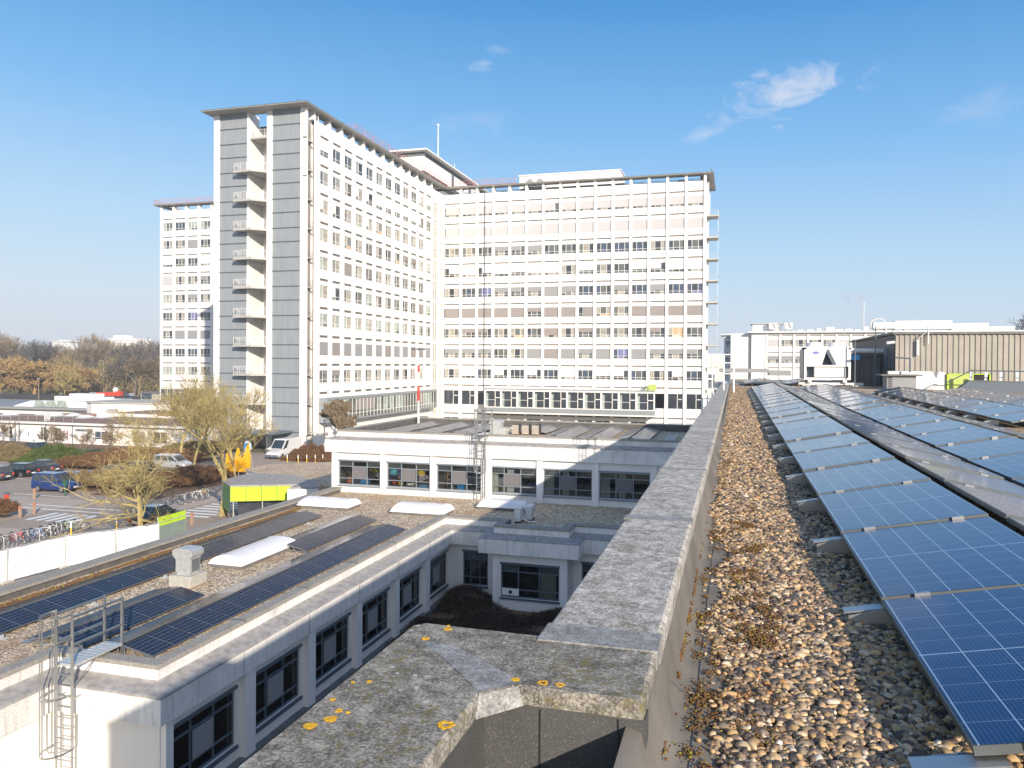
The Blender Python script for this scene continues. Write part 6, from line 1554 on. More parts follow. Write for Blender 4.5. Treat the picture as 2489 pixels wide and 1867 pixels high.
# ================================================================ trees
def tree_mesh(seed, H, spread, levels, trunk_r, up=.35, split=(3, 4), first=.18, wob=.22, taper=.62, twig=.012, ns=5, droop=0.0, maxseg=12000, trunkh=None, shoot=.6, leader=None):
    """bare branching tree: returns trunk and crown meshes (tapered tubes)"""
    r = random.Random(seed); V = []; F = []; TV = []; TF = []
    def tube(p, q, r0, r1, n, trunk):
        VV, FF = (TV, TF) if trunk else (V, F)
        d = (q - p).normalized(); a = d.orthogonal().normalized(); b2 = d.cross(a); i = len(VV)
        for c, rr_ in ((p, r0), (q, r1)):
            for k in range(n): t = 2 * math.pi * k / n; VV.append(c + a * (rr_ * math.cos(t)) + b2 * (rr_ * math.sin(t)))
        for k in range(n): l = (k + 1) % n; FF.append((i + k, i + l, i + n + l, i + n + k))
    def grow(p, d, L, rad, lev):
        if len(F) > maxseg * 4: return
        nseg = 3 if lev < 3 else 2; q = p; dd = d
        for s_ in range(nseg):
            dd = (dd + Vector((r.gauss(0, wob), r.gauss(0, wob), r.gauss(0, wob) + (.10 * up if lev > 0 else 0) - droop * lev * .1))).normalized()
            e = q + dd * (L / nseg); r0 = rad * (1 - .35 * s_ / nseg); r1 = rad * (1 - .35 * (s_ + 1) / nseg)
            tube(q, e, max(r0, twig), max(r1, twig * .8), ns if lev < 2 else 3, lev == 0)
            if lev > 0 and lev < levels and r.random() < shoot:
                nd = (dd + Vector((r.gauss(0, 1), r.gauss(0, 1), r.gauss(0.25, .7))).normalized() * .9).normalized()
                grow(e, nd, L * r.uniform(.45, .7), r1 * .55, lev + 1)
            q = e
        if lev >= levels: return
        k = r.randint(*split); ph = r.uniform(0, 6.28)
        for m_ in range(k):
            ang = ph + 2 * math.pi * m_ / k + r.uniform(-.4, .4); sp = spread * r.uniform(.6, 1.25) if lev > 0 or m_ else spread * .3
            side = Vector((math.cos(ang), math.sin(ang), 0)); nd = (dd * math.cos(sp) + side * math.sin(sp) + Vector((0, 0, up * .3))).normalized()
            grow(q, nd, L * r.uniform(.62, .88) if lev else L * r.uniform(.75, 1.1), rad * taper * (1.1 if m_ == 0 else .85), lev + 1)
    th = trunkh or H * first
    if leader:
        q = Vector((0, 0, 0)); dd = Vector((0, 0, 1)); N_ = 16
        for i in range(N_):
            dd = (dd + Vector((r.gauss(0, .05), r.gauss(0, .05), .1))).normalized(); e = q + dd * (H * .92 / N_); f0 = trunk_r * (1 - i / N_) ** .8 + .02; f1 = trunk_r * (1 - (i + 1) / N_) ** .8 + .02
            tube(q, e, f0, f1, ns, i < 5); q = e; zf_ = q.z / H
            if q.z > leader[0]:
                for m_ in range(r.choice([2, 2, 3])):
                    a_ = r.uniform(0, 6.28); el_ = leader[2] + (leader[3] - leader[2]) * zf_; nd = Vector((math.cos(a_) * math.cos(el_), math.sin(a_) * math.cos(el_), math.sin(el_)))
                    grow(q, nd, leader[1] * (1 - .62 * zf_) * r.uniform(.7, 1.15), f1 * .48, 2)
        th = None
    if th: grow(Vector((0, 0, 0)), Vector((0, 0, 1)), th, trunk_r, 0)
    allz = max(v.z for v in V); s_ = (H) / allz
    def mk(VV, FF, nm, mat):
        me = bpy.data.meshes.new(nm); me.from_pydata([tuple(v * s_) for v in VV], [], FF); me.materials.append(mat); me.update(); return me
    print('tree', seed, len(F)); return (mk(TV, TF, 'trunk', MT['bark']), mk(V, F, 'crown', MT['bark']), len(F))
def settree(name, label, meshes, loc, rz=0, scale=1, mat=None, group=None, sz=None):
    t = thing(name, label, 'tree', loc, rz, group)
    t.scale = (scale, scale, sz or scale)
    a = place('trunk', meshes[0], t); b2 = place('crown', meshes[1], t)
    return t
def mated(meshes, mat):
    out = []
    for me in meshes[:2]:
        c = me.copy(); c.materials.clear(); c.materials.append(mat); out.append(c)
    return out
T1 = tree_mesh(11, 9.8, .62, 6, .22, up=.12, twig=.0105, maxseg=60000, wob=.20, shoot=.5, split=(2, 3), leader=(1.3, 2.6, .12, 1.0))
T2 = tree_mesh(29, 13.2, .50, 7, .25, up=.5, first=.17, twig=.012, maxseg=60000, wob=.17, shoot=.32, split=(2, 3))
T3 = tree_mesh(39, 12.0, .45, 7, .20, up=.6, first=.20, twig=.015, maxseg=60000, wob=.17, shoot=.25, split=(2, 3))
settree('plane_tree', 'spreading bare tree with yellow lichened branches behind the white site fence', T1, (-41.4, 46.8, 0), 1.0, 1.0)
settree('plane_tree', 'tall bare lichened tree in front of the lime green canopy and orange crown', T2, (-41.4, 56.2, 0), 2.2, 1.0)
settree('plane_tree', 'upright bare tree at the car park corner left of the tall lichened tree', T3, (-60.8, 77.0, 0), .4, 1.0)
settree('plane_tree', 'bare tree behind the tall lichened tree, before the grey end tower', T3, (-52.5, 73.5, 0), 2.9, .92)
settree('plane_tree', 'bare tree standing beside the upright one, further toward the clinic', T2, (-68.0, 84.0, 0), 5.2, .82)
TS = tree_mesh(51, 4.6, .5, 5, .08, up=.4, first=.3, twig=.018, maxseg=3000)
TSm = mated(TS, MT['bark2'])
for k, (x, y, s_, lab) in enumerate(((-87.8, 83.3, 1.0, 'small bare sapling left of the purple round sign'), (-84.2, 84.5, .9, 'small bare sapling right of the purple round sign'), (-93.5, 88, .8, 'small bare sapling between blue and purple signs'), (-78.5, 84, 1.1, 'small bare tree before the clinic window group'), (-108.5, 93.5, 1.0, 'small bare tree at the left clinic drainpipe'))):
    settree('sapling', lab, TSm, (x, y, 0), k * 1.3, s_, group='young bare trees along the clinic')
# multi-stem shrub by the glazed bay
TB = tree_mesh(77, 6.2, .30, 5, .06, up=.9, split=(4, 5), first=.06, twig=.03, maxseg=5000); TBm = mated(TB, MT['bark2'])
settree('bare_shrub_tree', 'bare multi-stemmed tree in front of the glazed bay of the hospital', TBm, (-49.5, 90.5, 1.2), 0, 1.15)
# distant wood
F1 = tree_mesh(101, 24, .45, 5, .42, up=.5, first=.30, twig=.07, ns=4, maxseg=3500); F2 = tree_mesh(102, 22, .55, 5, .45, up=.35, first=.24, twig=.075, ns=4, maxseg=3500); F3 = tree_mesh(103, 26, .38, 5, .38, up=.7, first=.34, twig=.07, ns=4, maxseg=3500)
W1 = mated(tree_mesh(110, 13, .62, 5, .40, up=.25, first=.16, twig=.07, ns=4, split=(4, 5), droop=.6, maxseg=5000), MT['twigorange'])
Fg = [mated(F1, MT['bark3']), mated(F2, MT['bark3']), mated(F3, MT['bark3'])]; Fb = [mated(F1, MT['bark2']), mated(F2, MT['bark2']), mated(F3, MT['bark2'])]
r = random.Random(31)
def pxdir(px): # direction x/y of a photo column, for spreading the far trees
    a = YAW - math.atan((px - 1244.5) / 1887.7); return -math.tan(a)
wood = [(30, 280, 1.10, 0), (75, 262, 1.06, 1), (105, 300, .95, 2), (140, 290, .92, 0), (172, 330, .9, 1), (205, 300, .86, 2), (232, 270, 1.02, 2), (262, 330, .88, 0), (290, 255, .98, 1), (318, 300, .90, 2), (345, 270, 1.0, 0), (375, 300, .98, 1), (-10, 260, 1.05, 2), (60, 330, 1.0, 1), (120, 345, .95, 0), (190, 265, .85, 0), (246, 300, 1.0, 1), (305, 330, .86, 0), (355, 320, .95, 2), (8, 320, 1.0, 0), (215, 340, .88, 1), (275, 275, .92, 2), (330, 240, .84, 1), (385, 265, 1.0, 0)]
for k, (px_, yy, s_, v_) in enumerate(wood):
    x = pxdir(px_) * yy
    settree('bare_tree', '%s bare grey-brown tree from the left in the tall wood on the horizon' % ORD[k % 23] if k < 23 else 'bare tree touching the left edge of the hospital on the horizon', (Fg if k % 3 else Fb)[v_], (x, yy, -1), r.uniform(0, 6), s_, group='tall bare trees of the far wood')
order = sorted(range(len(wood)), key=lambda k: wood[k][0])
obs = [o for o in bpy.data.objects if o.name.startswith('bare_tree')]
obs.sort(key=lambda o: o.location.x / o.location.y)
for k, o in enumerate(obs): o['label'] = ('%s bare grey-brown tree from the left in the tall wood on the horizon' % ORD[k]) if k < 23 else 'bare tree of the far wood nearest the left hospital arm'
wil = [(-5, 205, 1.05), (45, 215, 1.18), (85, 210, 1.1), (128, 222, 1.0), (165, 205, 1.0), (205, 228, .9)]
for k, (px_, yy, s_) in enumerate(wil): settree('willow', '%s orange twigged willow from the left in front of the far wood' % ORD[k], W1, (pxdir(px_) * yy, yy, -.5), r.uniform(0, 6), s_, group='orange twigged willows')
settree('bare_tree', 'leaning brown forked tree right of the street lamp', Fb[1], (pxdir(328) * 205, 205, -.5), .4, .72); settree('bare_tree', 'olive bare tree standing before the orange willows', mated(F1, MT['bark']), (pxdir(153) * 195, 195, -.5), 2, .50)
# dense undergrowth of the far wood: unnumbered twigs
n = 60000; rs = np.random.RandomState(8); pxs = rs.uniform(-60, 430, n); yy = rs.uniform(240, 380, n)
xx = np.array([pxdir(p) for p in pxs]) * yy; hh = rs.rand(n) ** 1.3 * (11 + 3 * np.sin(pxs * .05))
twigs('undergrowth', MT['hedgegrey'] if 'hedgegrey' in MT else MT['hedgeolive'], np.stack([xx, yy, hh], 1), 2.6, .11, 8, 2.2, label='dense brown undergrowth of the far wood')
TR = mated(tree_mesh(120, 22, .5, 6, .35, up=.4, first=.3, twig=.05, ns=4, maxseg=6000), MT['bark3'])
for k, (px_, s_) in enumerate(((2447, .97), (2486, 1.12), (2415, .80))): settree('bare_tree', ['bare rounded tree above the corrugated plant room at the far right', 'bare tree cut by the right edge of the picture', 'low bare tree left of the two at the far right'][k], TR, (pxdir(px_) * 245, 245, 0), k * 2, 1.0 * s_ * 1.22)
# distant buildings on the horizon
t = thing('distant_block', 'white block with rows of small windows rising above the far wood', 'building', (pxdir(302) * 620, 620, 0))
g = MB(); g.box(-19, 19, 0, 14, 0, 35.2); g.box(-14, -2, 1, 13, 35.2, 38.2); g.obj('wall', MT['white'], t)
g = MB(); [g.box(-12 + 2.3 * i, -10.8 + 2.3 * i, -.1, 0, 32.2 - 2.6 * k, 33.3 - 2.6 * k) for i in range(11) for k in range(5)]; g.obj('window', MT['taupe'], t)['kind'] = 'stuff'
t = thing('distant_block', 'thin pale flat-roofed building just above the far trees left of the white block', 'building', (pxdir(147) * 600, 600, 0))
g = MB(); g.box(-10, 10, 0, 10, 0, 31.5); g.box(-12, 12, -1, 11, 31.5, 32.3); g.box(-4, 4, 2, 8, 32.3, 33.2); g.obj('wall', MT['offwhite'], t)
# street lamp
t = thing('street_lamp', 'tall thin grey street lamp before the far wood', 'street lamp', (-239, 250, 0)); g = MB(); g.tube((0, 0, 0), (0, 0, 13), .16, r1=.10); g.path([(0, 0, 13), (-1.2, 0, 13.3)], .07); g.obj('pole', MT['galv'], t); g = MB(); g.box(-1.9, -1.1, -.15, .15, 13.2, 13.4); g.obj('lamp_head', MT['galv'], t)
t = thing('street_lamp', 'small thin lamp post among the orange willows', 'street lamp', (pxdir(94) * 170, 170, 0)); g = MB(); g.tube((0, 0, 0), (0, 0, 8), .1, r1=.07); g.obj('pole', MT['wood'], t); g = MB(); g.box(-.5, .3, -.12, .12, 8, 8.15); g.obj('lamp_head', MT['galv'], t)
# hedges
def hedge(name, label, x0, x1, y0, y1, h, mat, n, seed, dome=False, rot=0):
    rs = np.random.RandomState(seed); u, v = rs.rand(n) * 2 - 1, rs.rand(n) * 2 - 1
    prof_h = (1 - .85 * np.clip(u * u * .9 + v * v * .9, 0, 1)) if dome else (1 - .35 * np.maximum(np.abs(u), np.abs(v)) ** 4)
    z = h * prof_h * (1 - .55 * rs.rand(n) ** 2) * (.85 + .2 * np.sin((x0 + u * 9) * 1.7) * np.sin(v * 7))
    P = np.stack([(x0 + x1) / 2 + u * (x1 - x0) / 2, (y0 + y1) / 2 + v * (y1 - y0) / 2, z], 1)
    o = twigs(name, mat, P, .30, .022, seed, .9, kind=None); tag(o, label, 'hedge'); return o
hedge('hedge', 'brown clipped hedge at the left edge beside the cycle stands', -61.5, -57.2, 47.2, 51.0, 1.5, MT['hedgebrown'], 26000, 1)
hedge('hedge', 'olive brown hedge in front of the blue minivan behind the spreading tree', -66, -55.5, 62.8, 66.5, 1.7, MT['hedgeolive'], 42000, 2)
hedge('hedge', 'brown hedge strip continuing behind the spreading tree', -60, -53, 66.5, 76, 1.3, MT['hedgebrown'], 36000, 3)
hedge('hedge', 'low rust brown hedge behind the dark parked cars', -79, -72.5, 74.8, 77.2, 1.3, MT['hedgebrown'], 22000, 4)
hedge('hedge', 'green shrub mound behind the dark cars', -88, -78.5, 76.5, 82, 2.3, MT['hedgegreen'], 42000, 5, True)
hedge('hedge', 'brown shrub mound beside the green one', -100, -88, 78, 84, 1.9, MT['hedgeolive'], 30000, 6, True)
hedge('hedge', 'dense brown thicket between parking and the clinic', -80, -66, 79, 88, 1.5, MT['hedgebrown'], 52000, 7)
hedge('hedge', 'round rust brown hedge mound right of the white van', -57.4, -50.2, 89.8, 94.0, 2.1, MT['hedgebrown'], 42000, 8, True)
hedge('hedge', 'thicket at the foot of the grey end tower', -78, -68.5, 92, 99, 1.4, MT['hedgeolive'], 30000, 9)
# ================================================================ vehicles
def car(name, label, cat, loc, rz, colr, L=4.3, W=1.78, H=1.5, kind='hatch', group=None, panel=None):
    """local +x = front. lofted body, glasshouse, four wheels, lamps, plates"""
    t = thing(name, label, cat, loc, rz, group)
    hl, hw = L / 2, W / 2; pm = colr if isinstance(colr, bpy.types.Material) else paint('car_paint', colr)
    belt = H * .60
    if kind == 'van': st = [(-hl, .35, H * .50, .92), (-hl + .03, .3, H * .55, .97), (-hl * .3, .26, H * .55, 1.0), (hl * .42, .26, H * .50, 1.0), (hl * .62, .26, H * .44, 1.0), (hl * .9, .28, H * .36, .95), (hl, .34, H * .27, .84)]
    elif kind == 'mpv': st = [(-hl, .34, belt * .98, .90), (-hl + .05, .28, belt, .97), (-hl * .3, .22, belt, 1.0), (hl * .45, .22, belt * .97, 1.0), (hl * .66, .24, belt * .93, .99), (hl * .92, .26, belt * .80, .93), (hl, .32, belt * .62, .80)]
    else: st = [(-hl, .36, belt * .92, .84), (-hl + .12, .26, belt * .99, .95), (-hl * .4, .21, belt, 1.0), (hl * .3, .21, belt * .98, 1.0), (hl * .55, .24, belt * .90, .99), (hl * .86, .26, belt * .78, .93), (hl, .34, belt * .58, .78)]
    b = MB(); N = 12
    for x, z0, z1, k in st:
        w_ = hw * k; i = len(b.v)
        b.v += [(x, -w_ * .88, z0), (x, -w_, z0 + .14), (x, -w_, z0 + (z1 - z0) * .55), (x, -w_ * .97, z1 - .07), (x, -w_ * .86, z1), (x, -w_ * .4, z1 + .02), (x, w_ * .4, z1 + .02), (x, w_ * .86, z1), (x, w_ * .97, z1 - .07), (x, w_, z0 + (z1 - z0) * .55), (x, w_, z0 + .14), (x, w_ * .88, z0)]
    for s_ in range(len(st) - 1):
        for k in range(N): l = (k + 1) % N; b.f.append((s_ * N + k, s_ * N + l, (s_ + 1) * N + l, (s_ + 1) * N + k)); b.m.append(0)
    b.f.append(tuple(range(N))); b.m.append(0); b.f.append(tuple(reversed(range((len(st) - 1) * N, len(st) * N)))); b.m.append(0)
    bo = b.obj('body', pm, t, smooth=False)
    # glasshouse
    if kind == 'van': bx = (-hl + .02, hl * .62); tx = (-hl + .10, hl * .30); zb = H * .50
    elif kind == 'mpv': bx = (-hl + .04, hl * .62); tx = (-hl + .18, hl * .22); zb = belt * .97
    elif kind == 'sedan': bx = (-hl + .65, hl * .50); tx = (-hl + 1.25, hl * .10); zb = belt * .98
    else: bx = (-hl + .10, hl * .52); tx = (-hl + .55, hl * .10); zb = belt * .98
    wb, wt = hw * .93, hw * .76 if kind != 'van' else hw * .90
    if kind == 'mpv': wt = hw * .82
    zt = H - .06
    bot = [(bx[0], -wb), (bx[1], -wb), (bx[1], wb), (bx[0], wb)]; top = [(tx[0], -wt), (tx[1], -wt), (tx[1], wt), (tx[0], wt)]
    c = MB(); c.prism(bot, zb - .02, zt, top=top); rf = [(x - .0, y) for x, y in top]; c.prism(rf, zt, H, top=[(x * .96 + (tx[0] + tx[1]) * .02, y * .88) for x, y in top]); c.obj('cabin', pm, t)
    gl = MB(); e = .012
    def lerp(a, b_, f): return tuple(a[i] + (b_[i] - a[i]) * f for i in range(len(a)))
    def sidepane(f0, f1, y):
        lo, hi = .08, .90; P = lambda f, h: lerp(lerp((bx[0], wb, zb), (bx[1], wb, zb), f), lerp((tx[0], wt, zt), (tx[1], wt, zt), f), h)
        q = [P(f0, lo), P(f1, lo), P(f1, hi), P(f0, hi)]
        pts = [(p[0], y * (p[1] + e), p[2]) for p in q]; gl.face(pts if y < 0 else pts[::-1])
    segs = {'van': [(.80, .95)], 'mpv': [(.06, .30), (.34, .62), (.66, .93)], 'sedan': [(.08, .44), (.48, .88)], 'hatch': [(.08, .24), (.28, .56), (.60, .90)]}[kind]
    for f0, f1 in segs: sidepane(f0, f1, 1); sidepane(f0, f1, -1)
    P = lambda u, h: lerp((bx[1] + e, wb * u, zb), (tx[1] + e, wt * u, zt), h)
    gl.face([P(-.9, .06), P(.9, .06), P(.88, .93), P(-.88, .93)])
    if kind != 'van': P = lambda u, h: lerp((bx[0] - e, wb * u, zb), (tx[0] - e, wt * u, zt), h); gl.face([P(.86, .25 if kind == 'hatch' else .12), P(-.86, .25 if kind == 'hatch' else .12), P(-.84, .9), P(.84, .9)])
    gl.obj('window', MT['carglass'], t)
    wr = .32 if kind != 'van' else .35
    for sx_ in (-1, 1):
        for sy_ in (-1, 1):
            x = sx_ * hl * .62; m_ = MB(); m_.tube((x, sy_ * (hw - .20), wr), (x, sy_ * (hw + .015), wr), wr, n=20); wo_ = m_.obj('wheel', MT['tyre'], t)
            m_ = MB(); m_.tube((x, sy_ * (hw + .012), wr), (x, sy_ * (hw + .028), wr), wr * .66, n=16); m_.obj('rim', MT['rim'], wo_)
    m_ = MB()
    for s_ in (-1, 1): m_.box(hl - .34, hl - .06, s_ * hw * .62 - .14, s_ * hw * .62 + .14, st[-1][2] - .07, st[-1][2] + .05)
    m_.obj('headlight', MT['rim'], t)
    m_ = MB()
    for s_ in (-1, 1): m_.box(-hl - .012, -hl + .16, s_ * hw * .72 - .13, s_ * hw * .72 + .13, st[0][2] - .24, st[0][2] - .04)
    m_.obj('tail_light', MT['red'], t)
    m_ = MB(); m_.box(-hl - .02, -hl + .02, -.26, .26, st[0][2] - .40 if kind != 'van' else .8, st[0][2] - .28 if kind != 'van' else .92); m_.box(hl - .02, hl + .03, -.26, .26, .44, .55); m_.each('number_plate', MT['whitepaint'], t)
    m_ = MB(); m_.box(hl - .10, hl + .012, -hw * .5, hw * .5, .30, .42); m_.box(-hl - .01, -hl + .1, -hw * .75, hw * .75, .24, .36)
    for s_ in (-1, 1): m_.box(bx[1] - .35, bx[1] - .2, s_ * (hw + .02) - .07, s_ * (hw + .02) + .07, zb + .02, zb + .15)
    m_.obj('trim', MT['black'], t)
    if kind == 'van':
        m_ = MB(); m_.box(hl * .93, hl + .03, -hw * .92, hw * .92, .26, .62, bev=.04); m_.box(-hl * .45, hl * .4, -hw - .015, hw + .015, .42, .56); m_.obj('bumper', MT['framed'], t)
    return t
def carglass():
    n = NT('car_glass'); n.set('Base Color', (.03, .04, .045)); n.set('Roughness', .05); n.set('Specular IOR Level', .9); return n.m
MT['carglass'] = carglass()
MT['greenmesh'] = simple('dark_green_mesh', (0.12, 0.24, 0.09), 0.7, var=0.3, sc=6)
pb = paint('paint_deep_blue', (.006, .035, .16)); pbb = paint('paint_bright_blue', (.05, .10, .42)); pdk = paint('paint_black', (.012, .012, .015)); pgy = paint('paint_dark_grey', (.05, .055, .065)); psv = paint('paint_silver', (.45, .47, .50)); pwt = paint('paint_white', (.78, .78, .78)); prd = paint('paint_red', (.5, .03, .02))
car('parked_car', 'deep blue compact minivan parked beside the olive hedge', 'car', (-64.9, 61.9, 0.02), R(4), pb, 4.4, 1.85, 1.82, 'mpv')
car('parked_car', 'bright blue hatchback parked right behind the deep blue minivan', 'car', (-64.3, 65.6, 0.02), R(2), pbb, 4.1, 1.78, 1.48)
car('parked_car', 'dark grey hatchback at the left edge showing its tail lights', 'car', (-77.3, 65.4, 0.02), R(182), pgy, 4.2, 1.8, 1.55)
car('parked_car', 'black hatchback in the middle of the three tail-on cars', 'car', (-77.3, 68.5, 0.02), R(182), pdk, 4.4, 1.8, 1.5)
car('parked_car', 'dark sedan rightmost of the three tail-on cars by the rust hedge', 'car', (-77.6, 71.8, 0.02), R(183), pgy, 4.6, 1.82, 1.46, 'sedan')
car('parked_car', 'silver minivan half hidden behind tree branches near the corner', 'car', (-65.2, 79.0, 0.02), R(0), psv, 4.4, 1.82, 1.75, 'mpv')
car('parked_car', 'dark car behind the branches left of the silver minivan', 'car', (-64.8, 70.0, 0.02), R(0), pgy, 4.2, 1.8, 1.5)
car('parked_car', 'black car behind the branches nearest the silver minivan', 'car', (-64.8, 74.0, 0.02), R(0), pdk, 4.3, 1.8, 1.5)
car('parked_car', 'black sedan half hidden behind the lime green barrier panel', 'car', (-44.4, 52.0, 0.03), R(88), pdk, 4.6, 1.82, 1.5, 'sedan')
car('parked_car', 'dark car roof showing above the brown shrub mound', 'car', (-93, 86.0, 0.02), R(5), pdk, 4.4, 1.8, 1.6)
car('delivery_van', 'white panel van parked before the grey end tower', 'van', (-59.2, 93.6, 0.02), R(-92), pwt, 5.9, 2.05, 2.55, 'van')
r = random.Random(12); rc = [pwt, pgy, pdk, psv, prd, pb]
fl = [(960, 1030), (1040, 1032), (1110, 1030), (1280, 1040), (1330, 1042), (1660, 1010), (1710, 1030), (1760, 1036), (860, 1028), (700, 1026), (1180, 700), (1190, 775)]
fc = ['black', 'white', 'dark grey', 'white', 'pale grey', 'dark', 'blue', 'white', 'silver', 'silver', 'white', 'white']; fp = [pdk, pwt, pgy, pwt, psv, pdk, pb, pwt, psv, psv, pwt, pwt]
for k, (a, b_) in enumerate(fl):
    px_ = a / 5.53; yy = 222 + (k % 4) * 3 if k < 10 else (330 if k == 11 else 380); x = pxdir(px_) * yy
    car('parked_car', '%s tiny %s car from the left in the far car park before the wood' % (ORD[k], fc[k]) if k < 10 else ['upper', 'lower'][k - 10] + ' tiny white car on the road deep in the far wood', 'car', (x, yy, .02 if k < 10 else 2.5), r.uniform(0, 3), fp[k], 4.4, 1.8, 1.5, group='cars in the far car park')
t = thing('flatbed_truck', 'orange truck in the far car park below the wood', 'truck', (pxdir(266) * 216, 216, 0.02), R(10))
g = MB(); g.box(-4, 2.6, -1.2, 1.2, 1.1, 2.4, bev=.05); g.box(2.7, 4.4, -1.15, 1.15, .6, 2.8, bev=.15); g.obj('body', MT['red'], t); g = MB(); [g.tube((x, -1.2, .5), (x, 1.2, .5), .5, n=14) for x in (-2.6, -1.4, 3.2)]; g.obj('wheel', MT['tyre'], t); g = MB(); g.ball((2.2, 0, 3.2), .9, .9, 1.0); g.obj('tank', MT['offwhite'], t)
# ================================================================ bicycles
def bike():
    t = thing('bicycle', 'black bicycle in a row', 'bicycle', (0, 0, 0)); ps = []
    for x in (-.52, .52):
        g = MB(); g.torus((x, 0, .34), .32, .022, 'y', N=22, n=5); w_ = g.obj('wheel', MT['tyre'], t)
        g = MB(); [g.tube((x, 0, .34), (x + .31 * math.cos(a), 0, .34 + .31 * math.sin(a)), .006, n=3) for a in np.linspace(0, 2 * math.pi, 11)[:-1]]; g.torus((x, 0, .34), .295, .012, 'y', N=22, n=4); g.obj('spokes', MT['alu'], w_)
    g = MB(); A, B_, C_, D_ = (-.52, 0, .34), (-.08, 0, .30), (-.22, 0, .78), (.36, 0, .82)
    for a, c in ((A, B_), (A, C_), (B_, C_), (B_, D_), (C_, D_), (D_, (.52, 0, .34)), (D_, (.33, 0, .98))): g.tube(a, c, .021, n=5)
    g.obj('frame', MT['framed'], t)
    g = MB(); g.path([(.33, -.28, 1.0), (.37, 0, 1.0), (.33, .28, 1.0)], .018, n=5); g.obj('handlebar', MT['black'], t)
    g = MB(); g.prism([(-.36, -.07), (-.12, -.02), (-.12, .02), (-.36, .07)], .86, .92); g.tube(C_, (-.24, 0, .88), .018, n=5); g.obj('saddle', MT['black'], t)
    g = MB(); g.box(-.72, -.36, -.06, .06, .66, .68); g.path([(-.7, 0, .66), (-.52, 0, .34)], .012, n=4); g.path([(-.86, 0, .38), (-.78, 0, .58), (-.6, 0, .70), (-.4, 0, .66)], .014, n=4); g.obj('carrier', MT['galv'], t)
    return t
b0 = bike(); fmats = {n_: simple('bike_' + n_, c, .35) for n_, c in (('red', (.55, .03, .02)), ('white', (.7, .7, .7)), ('navy', (.03, .05, .12)), ('green', (.35, .45, .25)), ('black', (.02, .02, .02)), ('blue', (.15, .3, .6)), ('silver', (.5, .5, .5)), ('yellow', (.7, .45, .03)))}
bl = [(-48.6, 39.2, 'black', 0), (-48.5, 40.0, 'navy', .2), (-48.4, 40.9, 'green', -.2), (-48.5, 41.9, 'black', .1), (-48.6, 42.9, 'red', .3), (-48.4, 43.6, 'navy', -.3), (-48.4, 44.3, 'blue', .45), (-48.3, 45.0, 'white', .1), (-48.3, 45.7, 'silver', -.2), (-48.4, 46.3, 'black', .2), (-48.2, 47.0, 'green', .1), (-48.0, 47.7, 'silver', .5)]
bl2 = [(-48.5, 59.0, 'black', .3), (-48.5, 60.2, 'navy', .0), (-48.4, 61.1, 'black', .4), (-48.4, 61.8, 'white', .1), (-48.4, 62.6, 'yellow', -.2)]
first = True
for grp, L_ in (('front', bl), ('back', bl2)):
    for k, (x, y, c, a) in enumerate(L_):
        lab = '%s bicycle from the left, %s framed, in the %s' % (ORD[k], c, 'long row behind the white site fence' if grp == 'front' else 'short row by the green shelter')
        tt = b0 if first else dup(b0, (0, 0, 0))
        tt.location = (x, y, .03); tt.rotation_euler = (R(random.Random(k).uniform(-4, 4)), 0, a + R(10)); tt['label'] = lab; tt['group'] = 'bicycles in the ' + grp + ' row'
        first = False
        for ch_ in tt.children:
            if ch_.data and ch_.name.startswith('frame'):
                me = ch_.data.copy(); me.materials.clear(); me.materials.append(fmats[c]); ch_.data = me
ho = MB(); ho.path([(-.35, 0, 0), (-.35, 0, .75), (-.25, 0, .88), (.25, 0, .88), (.35, 0, .75), (.35, 0, 0)], .03, n=7); hm = ho.mesh('cycle_stand', MT['galv'])
for k, (x, y) in enumerate([(-48.4, 39.6 + .95 * q) for q in range(9)] + [(-48.3, 59.6 + 1.1 * q) for q in range(4)]):
    o = place('cycle_stand', hm, None, (x, y, .03), (0, 0, .05)); tag(o, '%s steel cycle hoop from the left %s' % (ORD[k] if k < 9 else ORD[k - 9], 'in the row behind the white fence' if k < 9 else 'by the green shelter'), 'cycle stand', 'steel cycle hoops')
# ================================================================ site fence
fp_ = [(-41.2, 27.4), (-40.9, 31.2), (-40.6, 35.3), (-40.2, 39.0), (-38.6, 41.4), (-37.4, 44.0)]
for k in range(5):
    a, c = Vector(fp_[k]), Vector(fp_[k + 1]); d = c - a; Lf = d.length; rz = math.atan2(d.y, d.x)
    t = thing('site_fence', '%s white tarpaulin covered fence panel from the left' % ORD[k], 'fence', (a.x, a.y, 0.03), rz, 'white covered site fence panels')
    g = MB(); n = 28; m_ = 8; rs = random.Random(k)
    ht = lambda u: 1.96 + .02 * math.sin(u * 9 + k) 
    gr = [[(.05 + (Lf - .1) * i / n, .03 * math.sin(i * .9 + j * .4 + k) + rs.uniform(-.006, .006), .14 + (ht(i / n) - .14) * j / m_) for j in range(m_ + 1)] for i in range(n + 1)]
    for i in range(n):
        for j in range(m_): g.face([gr[i][j], gr[i + 1][j], gr[i + 1][j + 1], gr[i][j + 1]])
    g.obj('tarpaulin', MT['tarp'], t)
    g = MB(); g.tube((.02, 0, 0), (.02, 0, 2.05), .025); g.tube((Lf - .04, 0, 0), (Lf - .04, 0, 2.05), .025); g.tube((0, 0, 2.02), (Lf, 0, 2.02), .02); g.tube((0, 0, .12), (Lf, 0, .12), .02); g.obj('frame', MT['galv'], t)
    g = MB(); g.box(-.12, .12, -.4, .4, 0, .14, bev=.02); tag(g.obj('fence_foot', MT['concrete']), '%s concrete fence foot from the left, under the white fence' % ORD[k], 'fence foot', 'concrete fence feet').location = (a.x, a.y, .03)
t = thing('barrier_panel', 'bright lime green barrier panel above a grey-green sheet beside the black sedan', 'barrier', (-37.55, 44.0, .03), math.atan2(2.6, -.1))
